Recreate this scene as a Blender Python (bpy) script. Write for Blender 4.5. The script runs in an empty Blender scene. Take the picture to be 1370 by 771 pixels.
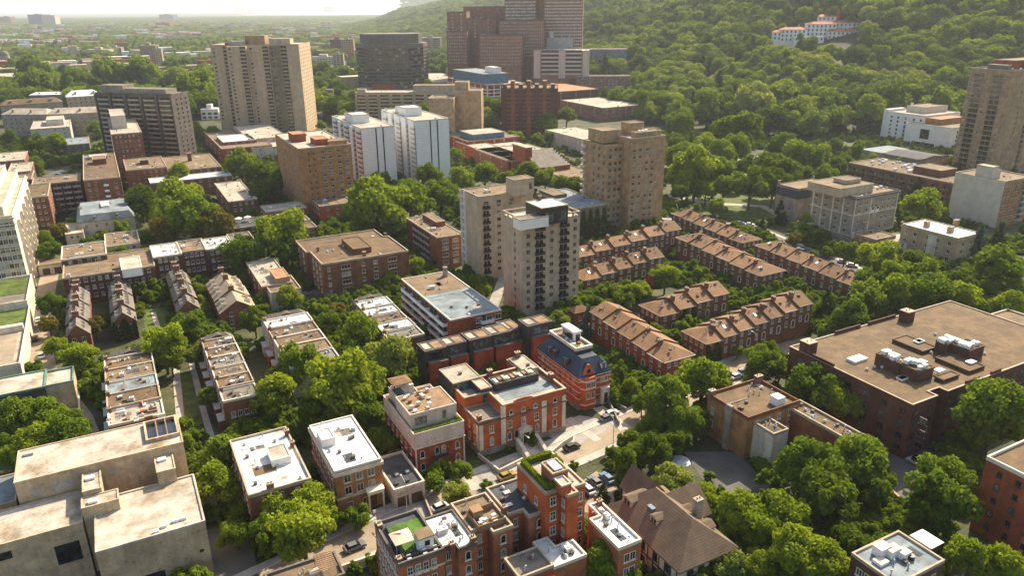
import bpy, bmesh, math, random
import numpy as np
from mathutils import Vector, Matrix
random.seed(7)
S = bpy.context.scene
COL = S.collection
rad = math.radians

# ------------------------------------------------------------------ camera
FPX, CAM_H, HORIZON, ROLL = 1010.0, 100.0, 7.5, rad(0.5)
PW, PH = 1370.0, 771.0
_p = math.atan((PH / 2 - HORIZON) / FPX)
_fw = Vector((0, math.cos(_p), -math.sin(_p)))
_rt0 = Vector((1, 0, 0))
_up0 = _rt0.cross(_fw)
RT = _rt0 * math.cos(ROLL) - _up0 * math.sin(ROLL)
UP = _up0 * math.cos(ROLL) + _rt0 * math.sin(ROLL)
cam_d = bpy.data.cameras.new("camera")
cam = bpy.data.objects.new("camera", cam_d)
COL.objects.link(cam)
cam_d.sensor_width = 36.0
cam_d.lens = 36.0 * FPX / PW
cam_d.clip_start = 1.0
cam_d.clip_end = 60000.0
cam.matrix_world = Matrix(((RT.x, UP.x, -_fw.x, 0), (RT.y, UP.y, -_fw.y, 0), (RT.z, UP.z, -_fw.z, CAM_H), (0, 0, 0, 1)))
S.camera = cam

# ------------------------------------------------------------------ light
HAZE = 0.000068
SUN_AZ, SUN_EL = 57.0, 42.0          # azimuth counted from +x towards +y
w = bpy.data.worlds.new("World")
S.world = w
w.use_nodes = True
nt = w.node_tree
sky = nt.nodes.new("ShaderNodeTexSky")
sky.sky_type = 'NISHITA'
sky.sun_disc = False
sky.sun_elevation = rad(SUN_EL)
sky.sun_rotation = rad(90 - SUN_AZ)
sky.altitude = 100
sky.air_density = 1.0
sky.dust_density = 2.5
sky.ozone_density = 1.0
bg = nt.nodes["Background"]
warm = nt.nodes.new("ShaderNodeMix"); warm.data_type = 'RGBA'; warm.blend_type = 'MULTIPLY'   # a hazy summer sky is whiter than the clear one
warm.inputs[0].default_value = 1.0; warm.inputs[7].default_value = (1.0, .935, .84, 1)
nt.links.new(sky.outputs[0], warm.inputs[6]); nt.links.new(warm.outputs[2], bg.inputs[0])
bg.inputs[1].default_value = 0.148
sl = bpy.data.lights.new("sun", 'SUN')
sl.energy = 5.0
sl.angle = rad(0.53)
sl.color = (1.0, 0.87, 0.66)
so = bpy.data.objects.new("sun", sl)
COL.objects.link(so)
so.rotation_euler = (rad(90 - SUN_EL), 0, rad(SUN_AZ + 90))
so.location = (0, 300, 400)
S.view_settings.view_transform = 'Standard'
S.view_settings.look = 'None'
S.view_settings.exposure = 1.05
S.view_settings.gamma = 1.0
S.cycles.max_bounces = 6
S.cycles.diffuse_bounces = 3
S.cycles.glossy_bounces = 2
S.cycles.transmission_bounces = 2
S.cycles.transparent_max_bounces = 4
S.cycles.volume_bounces = 0
S.cycles.use_denoising = True

# ------------------------------------------------------------------ measuring on the ground
def ray(u, v):
    return RT * ((u - PW / 2) / FPX) - UP * ((v - PH / 2) / FPX) + _fw
def P(px, z=0.0):
    d = ray(*px)
    t = (z - CAM_H) / d.z
    return (d.x * t, d.y * t)
def dist_px(px, z=0.0):
    x, y = P(px, z)
    return math.sqrt(x * x + y * y + (CAM_H - z) ** 2)
def hpx(u, vb, vt, z0=0.0):
    """height of the thing whose foot is seen at row vb and whose top at row vt"""
    x, y = P((u, vb), z0); d = ray(u, vt); return CAM_H + d.z * math.hypot(x, y) / math.hypot(d.x, d.y) - z0
def tile(x0, y0, k):
    return lambda x, y: (x0 + x / k, y0 + y / k)
K = 1349 / 350.0
T = [tile((0, 340, 680, 1020)[i % 4], (0, 190, 380, 571)[i // 4], K) for i in range(16)]
(t1, t2, t3, t4, t5, t6, t7, t8, t9, t10, t11, t12, t13, t14, t15, t16) = T
r1, r2, r3, r4, r5 = (tile(a, b, 5.505) for a, b in ((760, 260), (880, 270), (1000, 290), (760, 380), (900, 370)))
def px(x, y):
    return (x, y)

# ------------------------------------------------------------------ hill
HILL_LINE = [(900, 200), (620, 400), (420, 560), (300, 600), (190, 600), (155, 660), (118, 780), (20, 960), (-50, 1200), (-290, 2000), (-640, 3000), (-900, 4200), (-1000, 7000)]
def hill_d(x, y):
    """distance behind the foot of the hill, negative on the city side"""
    best, sgn = 1e18, 1
    for (ax, ay), (bx, by) in zip(HILL_LINE, HILL_LINE[1:]):
        dx, dy = bx - ax, by - ay
        t = max(0, min(1, ((x - ax) * dx + (y - ay) * dy) / (dx * dx + dy * dy)))
        qx, qy = ax + dx * t, ay + dy * t
        d2 = (x - qx) ** 2 + (y - qy) ** 2
        if d2 < best:
            best = d2
            sgn = 1 if (dx * (y - ay) - dy * (x - ax)) < 0 else -1
    return sgn * math.sqrt(best)
HP = [(-1e9, -3), (0, -1), (60, 8), (150, 26), (300, 78), (480, 135), (700, 185), (1000, 215), (1e9, 225)]
def hill_z(x, y):
    d = hill_d(x, y)
    z = 0
    for (a, za), (b, zb) in zip(HP, HP[1:]):
        if a <= d <= b:
            t = (d - a) / (b - a)
            z = za + (zb - za) * t
            break
    if d > 60:
        k = min(1, (d - 60) / 200)
        z += k * (10 * math.sin(x * .011 + 1.3) * math.cos(y * .009) + 6 * math.sin(x * .023 + y * .017))
        z *= 1.0 - 0.25 * min(1, max(0, (y - 1500) / 1500))
    return z
def ground_z(x, y):
    return max(0.0, hill_z(x, y))
def G(pxl):
    """where the line of sight through a pixel meets the land"""
    d = ray(*pxl)
    t = 50.0
    while t < 9000:
        x, y, z = d.x * t, d.y * t, CAM_H + d.z * t
        if z <= ground_z(x, y):
            return (x, y, z)
        t += 4
    return (d.x * t, d.y * t, 0)
# ------------------------------------------------------------------ materials
MATS = {}
def mat(name, rgb, var=0.22, scale=0.35, rough=0.9, fine=6.0, bump=0.0, kind=None, second=None, spec=0.3, hue=0.0, stain=(.36, .64)):
    """procedural material: base colour broken by broad patches, fine grain and optional courses"""
    if name in MATS:
        return MATS[name]
    m = bpy.data.materials.new(name)
    m.use_nodes = True
    n, L = m.node_tree.nodes, m.node_tree.links
    b = n["Principled BSDF"]
    b.inputs["Roughness"].default_value = rough
    b.inputs["Specular IOR Level"].default_value = spec
    tc = n.new("ShaderNodeTexCoord")
    oi = n.new("ShaderNodeObjectInfo")
    off = n.new("ShaderNodeVectorMath"); off.operation = 'MULTIPLY_ADD'
    L.new(oi.outputs["Location"], off.inputs[0]); off.inputs[1].default_value = (0.37, 0.37, 0.37)
    L.new(tc.outputs["Object"], off.inputs[2])
    n1 = n.new("ShaderNodeTexNoise"); n1.inputs["Scale"].default_value = scale; n1.inputs["Detail"].default_value = 5; n1.inputs["Roughness"].default_value = .62
    n2 = n.new("ShaderNodeTexNoise"); n2.inputs["Scale"].default_value = fine; n2.inputs["Detail"].default_value = 2
    L.new(off.outputs[0], n1.inputs["Vector"]); L.new(off.outputs[0], n2.inputs["Vector"])
    rp = n.new("ShaderNodeValToRGB")
    c1 = [max(0, c * (1 - var * 1.3)) for c in rgb]; c2 = [c * (1 + var) for c in rgb]
    rp.color_ramp.elements[0].position = .36; rp.color_ramp.elements[1].position = .64
    if second: c1 = second; rp.color_ramp.elements[0].position, rp.color_ramp.elements[1].position = stain
    rp.color_ramp.elements[0].color = (*c1, 1); rp.color_ramp.elements[1].color = (*c2, 1)
    L.new(n1.outputs[0], rp.inputs[0])
    mx = n.new("ShaderNodeMix"); mx.data_type = 'RGBA'; mx.blend_type = 'MULTIPLY'
    mx.inputs[0].default_value = 0.75
    L.new(rp.outputs[0], mx.inputs[6])
    g = n.new("ShaderNodeMapRange"); g.inputs[1].default_value = .3; g.inputs[2].default_value = .7; g.inputs[3].default_value = 1 - var * 1.2; g.inputs[4].default_value = 1 + var * .6
    L.new(n2.outputs[0], g.inputs[0]); L.new(g.outputs[0], mx.inputs[7])
    out = mx.outputs[2]
    if kind in ('brick', 'panel', 'shingle', 'seam', 'lines'):
        wv = n.new("ShaderNodeTexWave"); wv.bands_direction = 'Z' if kind in ('brick',) else 'X'
        if kind in ('panel', 'lines'): wv.bands_direction = 'Z'
        if kind == 'shingle': wv.bands_direction = 'Z'
        wv.inputs["Scale"].default_value = {'brick': 1.2, 'panel': .33, 'shingle': .9, 'seam': .6, 'lines': .33}[kind]
        wv.inputs["Distortion"].default_value = {'brick': 1.5, 'panel': .4, 'shingle': 1.2, 'seam': .2, 'lines': .1}[kind]
        wv.inputs["Detail"].default_value = 2
        L.new(tc.outputs["Object"], wv.inputs["Vector"])
        g2 = n.new("ShaderNodeMapRange"); g2.inputs[3].default_value = .86; g2.inputs[4].default_value = 1.06
        L.new(wv.outputs[1], g2.inputs[0])
        m2 = n.new("ShaderNodeMix"); m2.data_type = 'RGBA'; m2.blend_type = 'MULTIPLY'; m2.inputs[0].default_value = 1
        L.new(out, m2.inputs[6]); L.new(g2.outputs[0], m2.inputs[7]); out = m2.outputs[2]
    # long streaks running down walls
    if kind in ('brick', 'panel', 'conc'):
        sp = n.new("ShaderNodeMapping"); sp.inputs["Scale"].default_value = (1.1, 1.1, .06)
        L.new(tc.outputs["Object"], sp.inputs["Vector"])
        n3 = n.new("ShaderNodeTexNoise"); n3.inputs["Scale"].default_value = .8; n3.inputs["Detail"].default_value = 4
        L.new(sp.outputs[0], n3.inputs["Vector"])
        g3 = n.new("ShaderNodeMapRange"); g3.inputs[1].default_value = .3; g3.inputs[2].default_value = .65; g3.inputs[3].default_value = .8; g3.inputs[4].default_value = 1.05
        L.new(n3.outputs[0], g3.inputs[0])
        m3 = n.new("ShaderNodeMix"); m3.data_type = 'RGBA'; m3.blend_type = 'MULTIPLY'; m3.inputs[0].default_value = .9
        L.new(out, m3.inputs[6]); L.new(g3.outputs[0], m3.inputs[7]); out = m3.outputs[2]
    if kind == 'roof':   # dirt ponds on a flat roof
        n4 = n.new("ShaderNodeTexNoise"); n4.inputs["Scale"].default_value = .13; n4.inputs["Detail"].default_value = 6; n4.inputs["Distortion"].default_value = .8
        L.new(off.outputs[0], n4.inputs["Vector"])
        g4 = n.new("ShaderNodeMapRange"); g4.inputs[1].default_value = .4; g4.inputs[2].default_value = .62; g4.inputs[3].default_value = 1.04; g4.inputs[4].default_value = .68
        L.new(n4.outputs[0], g4.inputs[0])
        m4 = n.new("ShaderNodeMix"); m4.data_type = 'RGBA'; m4.blend_type = 'MULTIPLY'; m4.inputs[0].default_value = .85
        L.new(out, m4.inputs[6]); L.new(g4.outputs[0], m4.inputs[7]); out = m4.outputs[2]
    if kind in ('roof', 'conc'):   # sheet seams and grime spots
        bt = n.new("ShaderNodeTexBrick"); bt.inputs["Scale"].default_value = 1.0; bt.inputs["Brick Width"].default_value = 4.0; bt.inputs["Row Height"].default_value = 1.1 if kind == 'roof' else 2.4
        bt.inputs["Mortar Size"].default_value = .035; bt.inputs["Color1"].default_value = (1, 1, 1, 1); bt.inputs["Color2"].default_value = (.93, .93, .93, 1); bt.inputs["Mortar"].default_value = (.8, .8, .8, 1)
        L.new(tc.outputs["Object"], bt.inputs["Vector"])
        m5 = n.new("ShaderNodeMix"); m5.data_type = 'RGBA'; m5.blend_type = 'MULTIPLY'; m5.inputs[0].default_value = .8
        L.new(out, m5.inputs[6]); L.new(bt.outputs[0], m5.inputs[7]); out = m5.outputs[2]
        n6 = n.new("ShaderNodeTexNoise"); n6.inputs["Scale"].default_value = 1.1; n6.inputs["Detail"].default_value = 3; L.new(off.outputs[0], n6.inputs["Vector"])
        g6 = n.new("ShaderNodeMapRange"); g6.inputs[1].default_value = .58; g6.inputs[2].default_value = .7; g6.inputs[3].default_value = 1; g6.inputs[4].default_value = .72
        L.new(n6.outputs[0], g6.inputs[0]); m6 = n.new("ShaderNodeMix"); m6.data_type = 'RGBA'; m6.blend_type = 'MULTIPLY'; m6.inputs[0].default_value = 1
        L.new(out, m6.inputs[6]); L.new(g6.outputs[0], m6.inputs[7]); out = m6.outputs[2]
    if hue:
        hs = n.new("ShaderNodeHueSaturation")
        mr = n.new("ShaderNodeMapRange"); mr.inputs[3].default_value = 1 - hue; mr.inputs[4].default_value = 1 + hue
        L.new(oi.outputs["Random"], mr.inputs[0]); L.new(mr.outputs[0], hs.inputs["Value"])
        L.new(out, hs.inputs["Color"]); out = hs.outputs[0]
    L.new(out, b.inputs["Base Color"])
    if bump:
        bp = n.new("ShaderNodeBump"); bp.inputs["Strength"].default_value = bump; bp.inputs["Distance"].default_value = .05
        L.new(n2.outputs[0], bp.inputs["Height"]); L.new(bp.outputs[0], b.inputs["Normal"])
    MATS[name] = m
    return m
def glass(name, rgb, rough=.12, spec=.6):
    m = mat(name, rgb, var=.5, scale=.6, rough=rough, fine=1.2, spec=spec)
    return m
def leafmat(name, a, b, trans=.28):
    m = bpy.data.materials.new(name); m.use_nodes = True
    n, L = m.node_tree.nodes, m.node_tree.links
    n.remove(n["Principled BSDF"])
    out = n["Material Output"]
    tc = n.new("ShaderNodeTexCoord"); oi = n.new("ShaderNodeObjectInfo"); ge = n.new("ShaderNodeNewGeometry")
    ns = n.new("ShaderNodeTexNoise"); ns.inputs["Scale"].default_value = 2.6; ns.inputs["Detail"].default_value = 2
    L.new(tc.outputs["Object"], ns.inputs["Vector"])
    ad = n.new("ShaderNodeMath"); ad.operation = 'MULTIPLY_ADD'; L.new(oi.outputs["Random"], ad.inputs[0]); ad.inputs[1].default_value = .8
    L.new(ns.outputs[0], ad.inputs[2])
    ad2 = n.new("ShaderNodeMath"); ad2.operation = 'MULTIPLY_ADD'; L.new(ge.outputs["Random Per Island"], ad2.inputs[0]); ad2.inputs[1].default_value = .35
    L.new(ad.outputs[0], ad2.inputs[2])
    mr = n.new("ShaderNodeMapRange"); mr.inputs[1].default_value = .45; mr.inputs[2].default_value = 1.45
    L.new(ad2.outputs[0], mr.inputs[0])
    mx = n.new("ShaderNodeMix"); mx.data_type = 'RGBA'; mx.inputs[6].default_value = (*a, 1); mx.inputs[7].default_value = (*b, 1)
    L.new(mr.outputs[0], mx.inputs[0])
    d = n.new("ShaderNodeBsdfDiffuse"); t = n.new("ShaderNodeBsdfTranslucent"); ms = n.new("ShaderNodeMixShader"); ms.inputs[0].default_value = trans
    L.new(mx.outputs[2], d.inputs[0])
    tr = n.new("ShaderNodeMix"); tr.data_type = 'RGBA'; tr.blend_type = 'MULTIPLY'; tr.inputs[0].default_value = 1; tr.inputs[7].default_value = (1.25, 1.15, .5, 1)
    L.new(mx.outputs[2], tr.inputs[6]); L.new(tr.outputs[2], t.inputs[0])
    L.new(d.outputs[0], ms.inputs[1]); L.new(t.outputs[0], ms.inputs[2]); L.new(ms.outputs[0], out.inputs[0])
    MATS[name] = m
    return m

mat('brick_orange', (.45, .10, .028), kind='brick'); mat('brick_front', (.34, .115, .05), kind='brick'); mat('brick_red', (.32, .075, .03), kind='brick')
mat('brick_brown', (.19, .082, .04), kind='brick'); mat('brick_dark', (.11, .048, .03), kind='brick')
mat('brick_mid', (.225, .085, .042), kind='brick'); mat('brick_tan', (.40, .26, .135), kind='brick')
mat('brick_ochre', (.38, .185, .07), kind='brick'); mat('brick_purple', (.28, .135, .085), kind='brick')
mat('stone_beige', (.47, .37, .25), kind='brick', var=.12); mat('stone_tan', (.42, .31, .19), kind='brick', var=.12)
mat('stone_grey', (.31, .26, .20), kind='brick', var=.2); mat('stone_dark', (.19, .155, .12), kind='brick')
mat('stone_pale', (.52, .47, .39), kind='panel', var=.12); mat('limestone', (.68, .59, .45), kind='conc', var=.12)
mat('concrete', (.42, .37, .30), kind='conc', var=.2); mat('concrete_warm', (.50, .375, .235), kind='conc', var=.18)
mat('concrete_pale', (.52, .455, .37), var=.1)
mat('stucco_white', (.72, .69, .63), var=.06); mat('panel_white', (.72, .71, .69), kind='lines', var=.04)
mat('stucco_cream', (.60, .53, .43), kind='conc', var=.1); mat('stucco_pink', (.58, .46, .37), kind='conc', var=.08)
mat('cladding_dark', (.05, .047, .045), kind='seam', rough=.6); mat('metal_black', (.03, .03, .03), rough=.5)
mat('beige_warm', (.50, .375, .235), kind='brick', var=.1); mat('bronze', (.15, .125, .10), kind='conc', rough=.6); mat('metal_grey', (.35, .35, .34), rough=.5, var=.15); mat('metal_white', (.74, .73, .70), rough=.5, var=.06)
mat('galvanised', (.45, .45, .44), rough=.4, var=.2); mat('blue_metal', (.08, .14, .21), rough=.5, kind='seam')
mat('roof_gravel', (.138, .088, .043), kind='roof', var=.16, fine=3); mat('roof_tan', (.19, .132, .076), kind='roof', var=.16, fine=3)
mat('roof_grey', (.18, .155, .125), kind='roof', var=.18, fine=3); mat('roof_pale', (.40, .345, .27), kind='roof', var=.14, fine=2)
mat('roof_white', (.68, .67, .64), kind='roof', var=.08, fine=2); mat('roof_dark', (.065, .07, .075), kind='roof', var=.25)
mat('roof_blue', (.20, .235, .25), kind='roof', var=.18); mat('roof_slate', (.155, .135, .11), kind='shingle', var=.2)
mat('roof_concrete', (.41, .37, .305), kind='roof', var=.12, fine=2, scale=.13, second=(.215, .155, .09), stain=(.34, .52)); mat('roof_stained', (.60, .59, .56), kind='roof', var=.06, fine=2, scale=.2, second=(.36, .27, .17), stain=(.32, .44)); glass('glass_pale', (.52, .48, .42), .5)
mat('shingle_brown', (.19, .106, .052), kind='shingle', var=.14, hue=.22); mat('shingle_tan', (.30, .235, .16), kind='shingle', var=.14)
mat('shingle_dark', (.145, .10, .064), kind='shingle', var=.16); mat('slate_blue', (.021, .036, .064), kind='shingle', rough=.45, var=.3)
mat('tile_red', (.45, .16, .08), kind='shingle'); mat('copper', (.10, .20, .155), var=.25); mat('paint_red', (.5, .03, .02), var=.1)
mat('chimney_brick', (.22, .095, .06), kind='brick'); mat('coping', (.36, .295, .21), var=.16)
mat('coping_white', (.55, .50, .42), var=.08); mat('coping_dark', (.12, .10, .085), var=.2); mat('timber', (.24, .15, .085), kind='seam')
mat('frame_white', (.56, .52, .44), var=.05, rough=.6); mat('frame_dark', (.05, .045, .04), var=.2, rough=.5); mat('frame_tan', (.42, .35, .26), var=.1)
glass('glass_dark', (.018, .022, .026)); glass('glass_mid', (.10, .11, .11), .2); glass('glass_blind', (.27, .25, .21), .45); glass('glass_green', (.07, .12, .11), .15)
mat('door_brown', (.10, .05, .03), rough=.6); mat('awning_grey', (.35, .34, .33)); mat('umbrella_cream', (.62, .50, .36), var=.06)
mat('turf', (.065, .14, .014), var=.4, fine=9); mat('hedge_base', (.04, .06, .015)); mat('trunk', (.10, .075, .05), var=.3, fine=4)
mat('asphalt', (.10, .095, .09), var=.2, scale=.12, fine=5); mat('asphalt_pale', (.27, .215, .15), var=.16, scale=.2, fine=4)
mat('sidewalk', (.36, .33, .285), var=.14, fine=2); mat('paving', (.28, .26, .235), var=.16); mat('kerb', (.42, .39, .34), var=.12)
mat('earth', (.055, .058, .022), var=.5, scale=.09, fine=1.5, second=(.022, .032, .009)); mat('lawn', (.075, .11, .014), var=.35, scale=.3, fine=3)
mat('hillside', (.025, .035, .009), var=.4, scale=.02); mat('water_far', (.35, .38, .40), rough=.3, scale=.0005)
mat('paint_white', (.75, .74, .70), var=.08); mat('tarp', (.55, .60, .63), var=.12)
leafmat('leaf_mid', (.070, .128, .014), (.175, .24, .024), .42); leafmat('leaf_dark', (.040, .082, .009), (.13, .18, .016), .38)
leafmat('leaf_bright', (.12, .19, .014), (.235, .29, .026), .45); leafmat('leaf_pale', (.12, .17, .035), (.25, .29, .06), .42)
leafmat('leaf_conifer', (.018, .038, .014), (.05, .075, .028), .12); leafmat('leaf_blue', (.05, .085, .06), (.10, .14, .09), .12)
leafmat('leaf_copper', (.085, .075, .016), (.17, .15, .03)); leafmat('leaf_red', (.16, .03, .02), (.28, .07, .05)); leafmat('leaf_ivy', (.025, .045, .010), (.07, .10, .018), .15)
leafmat('leaf_far', (.055, .08, .016), (.125, .15, .03))

# ------------------------------------------------------------------ mesh helpers
class MB:
    def __init__(self):
        self.v, self.f, self.m = [], [], []
    def add(self, vs, fs, mi=0):
        o = len(self.v)
        self.v += [tuple(p) for p in vs]
        for f in fs:
            self.f.append([i + o for i in f]); self.m.append(mi)
        return self
    def box(self, x0, x1, y0, y1, z0, z1, mi=0):
        return self.add([(x0, y0, z0), (x1, y0, z0), (x1, y1, z0), (x0, y1, z0), (x0, y0, z1), (x1, y0, z1), (x1, y1, z1), (x0, y1, z1)],
                        [(0, 3, 2, 1), (4, 5, 6, 7), (0, 1, 5, 4), (1, 2, 6, 5), (2, 3, 7, 6), (3, 0, 4, 7)], mi)
    def prism(self, poly, z0, z1, mi=0, top=True, bottom=True):
        n = len(poly)
        vs = [(x, y, z0) for x, y in poly] + [(x, y, z1) for x, y in poly]
        fs = [(i, (i + 1) % n, n + (i + 1) % n, n + i) for i in range(n)]
        if top: fs.append(tuple(range(n, 2 * n)))
        if bottom: fs.append(tuple(range(n - 1, -1, -1)))
        return self.add(vs, fs, mi)
    def cyl(self, x, y, r0, r1, z0, z1, n=8, mi=0):
        a = [(x + r0 * math.cos(2 * math.pi * i / n), y + r0 * math.sin(2 * math.pi * i / n), z0) for i in range(n)]
        b = [(x + r1 * math.cos(2 * math.pi * i / n), y + r1 * math.sin(2 * math.pi * i / n), z1) for i in range(n)]
        return self.add(a + b, [(i, (i + 1) % n, n + (i + 1) % n, n + i) for i in range(n)] + [tuple(range(n, 2 * n)), tuple(range(n - 1, -1, -1))], mi)
    def tube(self, pts, r0, r1=None, n=6, mi=0):
        r1 = r0 if r1 is None else r1
        rings = []
        for i, p in enumerate(pts):
            p = Vector(p)
            d = (Vector(pts[min(i + 1, len(pts) - 1)]) - Vector(pts[max(i - 1, 0)])).normalized()
            a = d.cross(Vector((0.31, .87, .2))).normalized(); b = d.cross(a)
            r = r0 + (r1 - r0) * i / max(1, len(pts) - 1)
            rings.append([p + a * r * math.cos(2 * math.pi * k / n) + b * r * math.sin(2 * math.pi * k / n) for k in range(n)])
        vs = [q for ring in rings for q in ring]
        fs = [(i * n + k, i * n + (k + 1) % n, (i + 1) * n + (k + 1) % n, (i + 1) * n + k) for i in range(len(pts) - 1) for k in range(n)]
        fs += [tuple(range(n - 1, -1, -1)), tuple(range((len(pts) - 1) * n, len(pts) * n))]
        return self.add(vs, fs, mi)
    def ring(self, poly, out, inn, z0, z1, mi=0):
        a, b = offset(poly, out), offset(poly, -inn)
        n = len(poly)
        vs = [(x, y, z) for z in (z0, z1) for p in (a, b) for x, y in p]
        fs = []
        for i in range(n):
            j = (i + 1) % n
            fs += [(i, j, 2 * n + j, 2 * n + i), (n + j, n + i, 3 * n + i, 3 * n + j), (2 * n + i, 2 * n + j, 3 * n + j, 3 * n + i), (j, i, n + i, n + j)]
        return self.add(vs, fs, mi)
    def mesh(self, name, mats):
        me = bpy.data.meshes.new(name)
        me.from_pydata(self.v, [], self.f)
        for k in mats:
            me.materials.append(MATS[k] if isinstance(k, str) else k)
        if len(mats) > 1:
            me.polygons.foreach_set("material_index", self.m)
        return me
    def obj(self, name, mats, parent=None, loc=None, rotz=0):
        if isinstance(mats, str): mats = [mats]
        return link(name, self.mesh(name, mats), parent, loc, rotz)
def offset(poly, d):
    """polygon (counter-clockwise) grown by d, mitred"""
    n, out = len(poly), []
    for i in range(n):
        p, q, r = poly[i - 1], poly[i], poly[(i + 1) % n]
        a = Vector((q[0] - p[0], q[1] - p[1])).normalized(); b = Vector((r[0] - q[0], r[1] - q[1])).normalized()
        na, nb = Vector((a.y, -a.x)), Vector((b.y, -b.x))
        m = na + nb
        k = d * 2 / max(m.length_squared, .3)
        out.append((q[0] + m.x * k, q[1] + m.y * k))
    return out
def link(name, mesh, parent=None, loc=None, rotz=0):
    o = bpy.data.objects.new(name, mesh)
    COL.objects.link(o)
    if parent is not None: o.parent = parent
    if loc is not None: o.location = loc
    if rotz: o.rotation_euler = (0, 0, rotz)
    return o
def empty(name, loc, rotz=0, label=None, cat=None, group=None):
    o = bpy.data.objects.new(name, None)
    o.empty_display_size = 0.5
    COL.objects.link(o)
    o.location = loc; o.rotation_euler = (0, 0, rotz)
    return tag(o, label, cat, group)
def tag(o, label=None, cat=None, group=None, kind=None):
    if label: o["label"] = label
    if cat: o["category"] = cat
    if group: o["group"] = group
    if kind: o["kind"] = kind
    return o
_cache = {}
def shared(key, make):
    if key not in _cache: _cache[key] = make()
    return _cache[key]
# ------------------------------------------------------------------ building kit
E1A = 28.0
SITES = []                    # footprints, for planting between the buildings
LANDMARKS = []                # (x, y, phrase) used to tell trees apart
def win_frame(w, h, arch=False, sill=True, bars=1, fw=.11, cross=False):
    b = MB()
    if arch:
        n = 8
        o = [(-w / 2, 0), (w / 2, 0)] + [(w / 2 * math.cos(math.pi * i / n), h - w / 2 + w / 2 * math.sin(math.pi * i / n)) for i in range(n + 1)]
        f = w / 2 - fw
        inn = [(-f, fw), (f, fw)] + [(f * math.cos(math.pi * i / n), h - w / 2 + f * math.sin(math.pi * i / n)) for i in range(n + 1)]
        k = len(o)
        vs = [(x, y, z) for y in (.02, -.1) for ring in (o, inn) for x, z in ring]
        fs = []
        for i in range(k):
            j = (i + 1) % k
            fs += [(i, j, 2 * k + j, 2 * k + i), (k + j, k + i, 3 * k + i, 3 * k + j), (2 * k + i, 2 * k + j, 3 * k + j, 3 * k + i)]
        b.add(vs, fs)
    else:
        b.box(-w / 2, -w / 2 + fw, -.1, .02, 0, h); b.box(w / 2 - fw, w / 2, -.1, .02, 0, h)
        b.box(-w / 2 + fw, w / 2 - fw, -.1, .02, 0, fw); b.box(-w / 2 + fw, w / 2 - fw, -.1, .02, h - fw, h)
        for i in range(1, bars + 1):
            x = -w / 2 + w * i / (bars + 1)
            b.box(x - .04, x + .04, -.08, .01, fw, h - fw)
        if cross: b.box(-w / 2 + fw, w / 2 - fw, -.085, .012, h * .55 - .04, h * .55 + .04)
    if sill: b.box(-w / 2 - .12, w / 2 + .12, -.2, .02, -.16, -.003)
    return b
def win_pane(w, h, arch=False, fw=.1):
    if arch:
        n = 8; f = w / 2 - fw
        o = [(-f, fw), (f, fw)] + [(f * math.cos(math.pi * i / n), h - w / 2 + f * math.sin(math.pi * i / n)) for i in range(n + 1)]
        return MB().add([(x, -.025, z) for x, z in o], [tuple(range(len(o)))])
    return MB().add([(-w / 2 + fw, -.025, fw), (w / 2 - fw, -.025, fw), (w / 2 - fw, -.025, h - fw), (-w / 2 + fw, -.025, h - fw)], [(0, 1, 2, 3)])
def hash_pick(seq, *k):
    return seq[int(abs(math.sin(sum((i + 1) * 12.9898 * q for i, q in enumerate(k))) * 43758.5453) * 997) % len(seq)]

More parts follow.
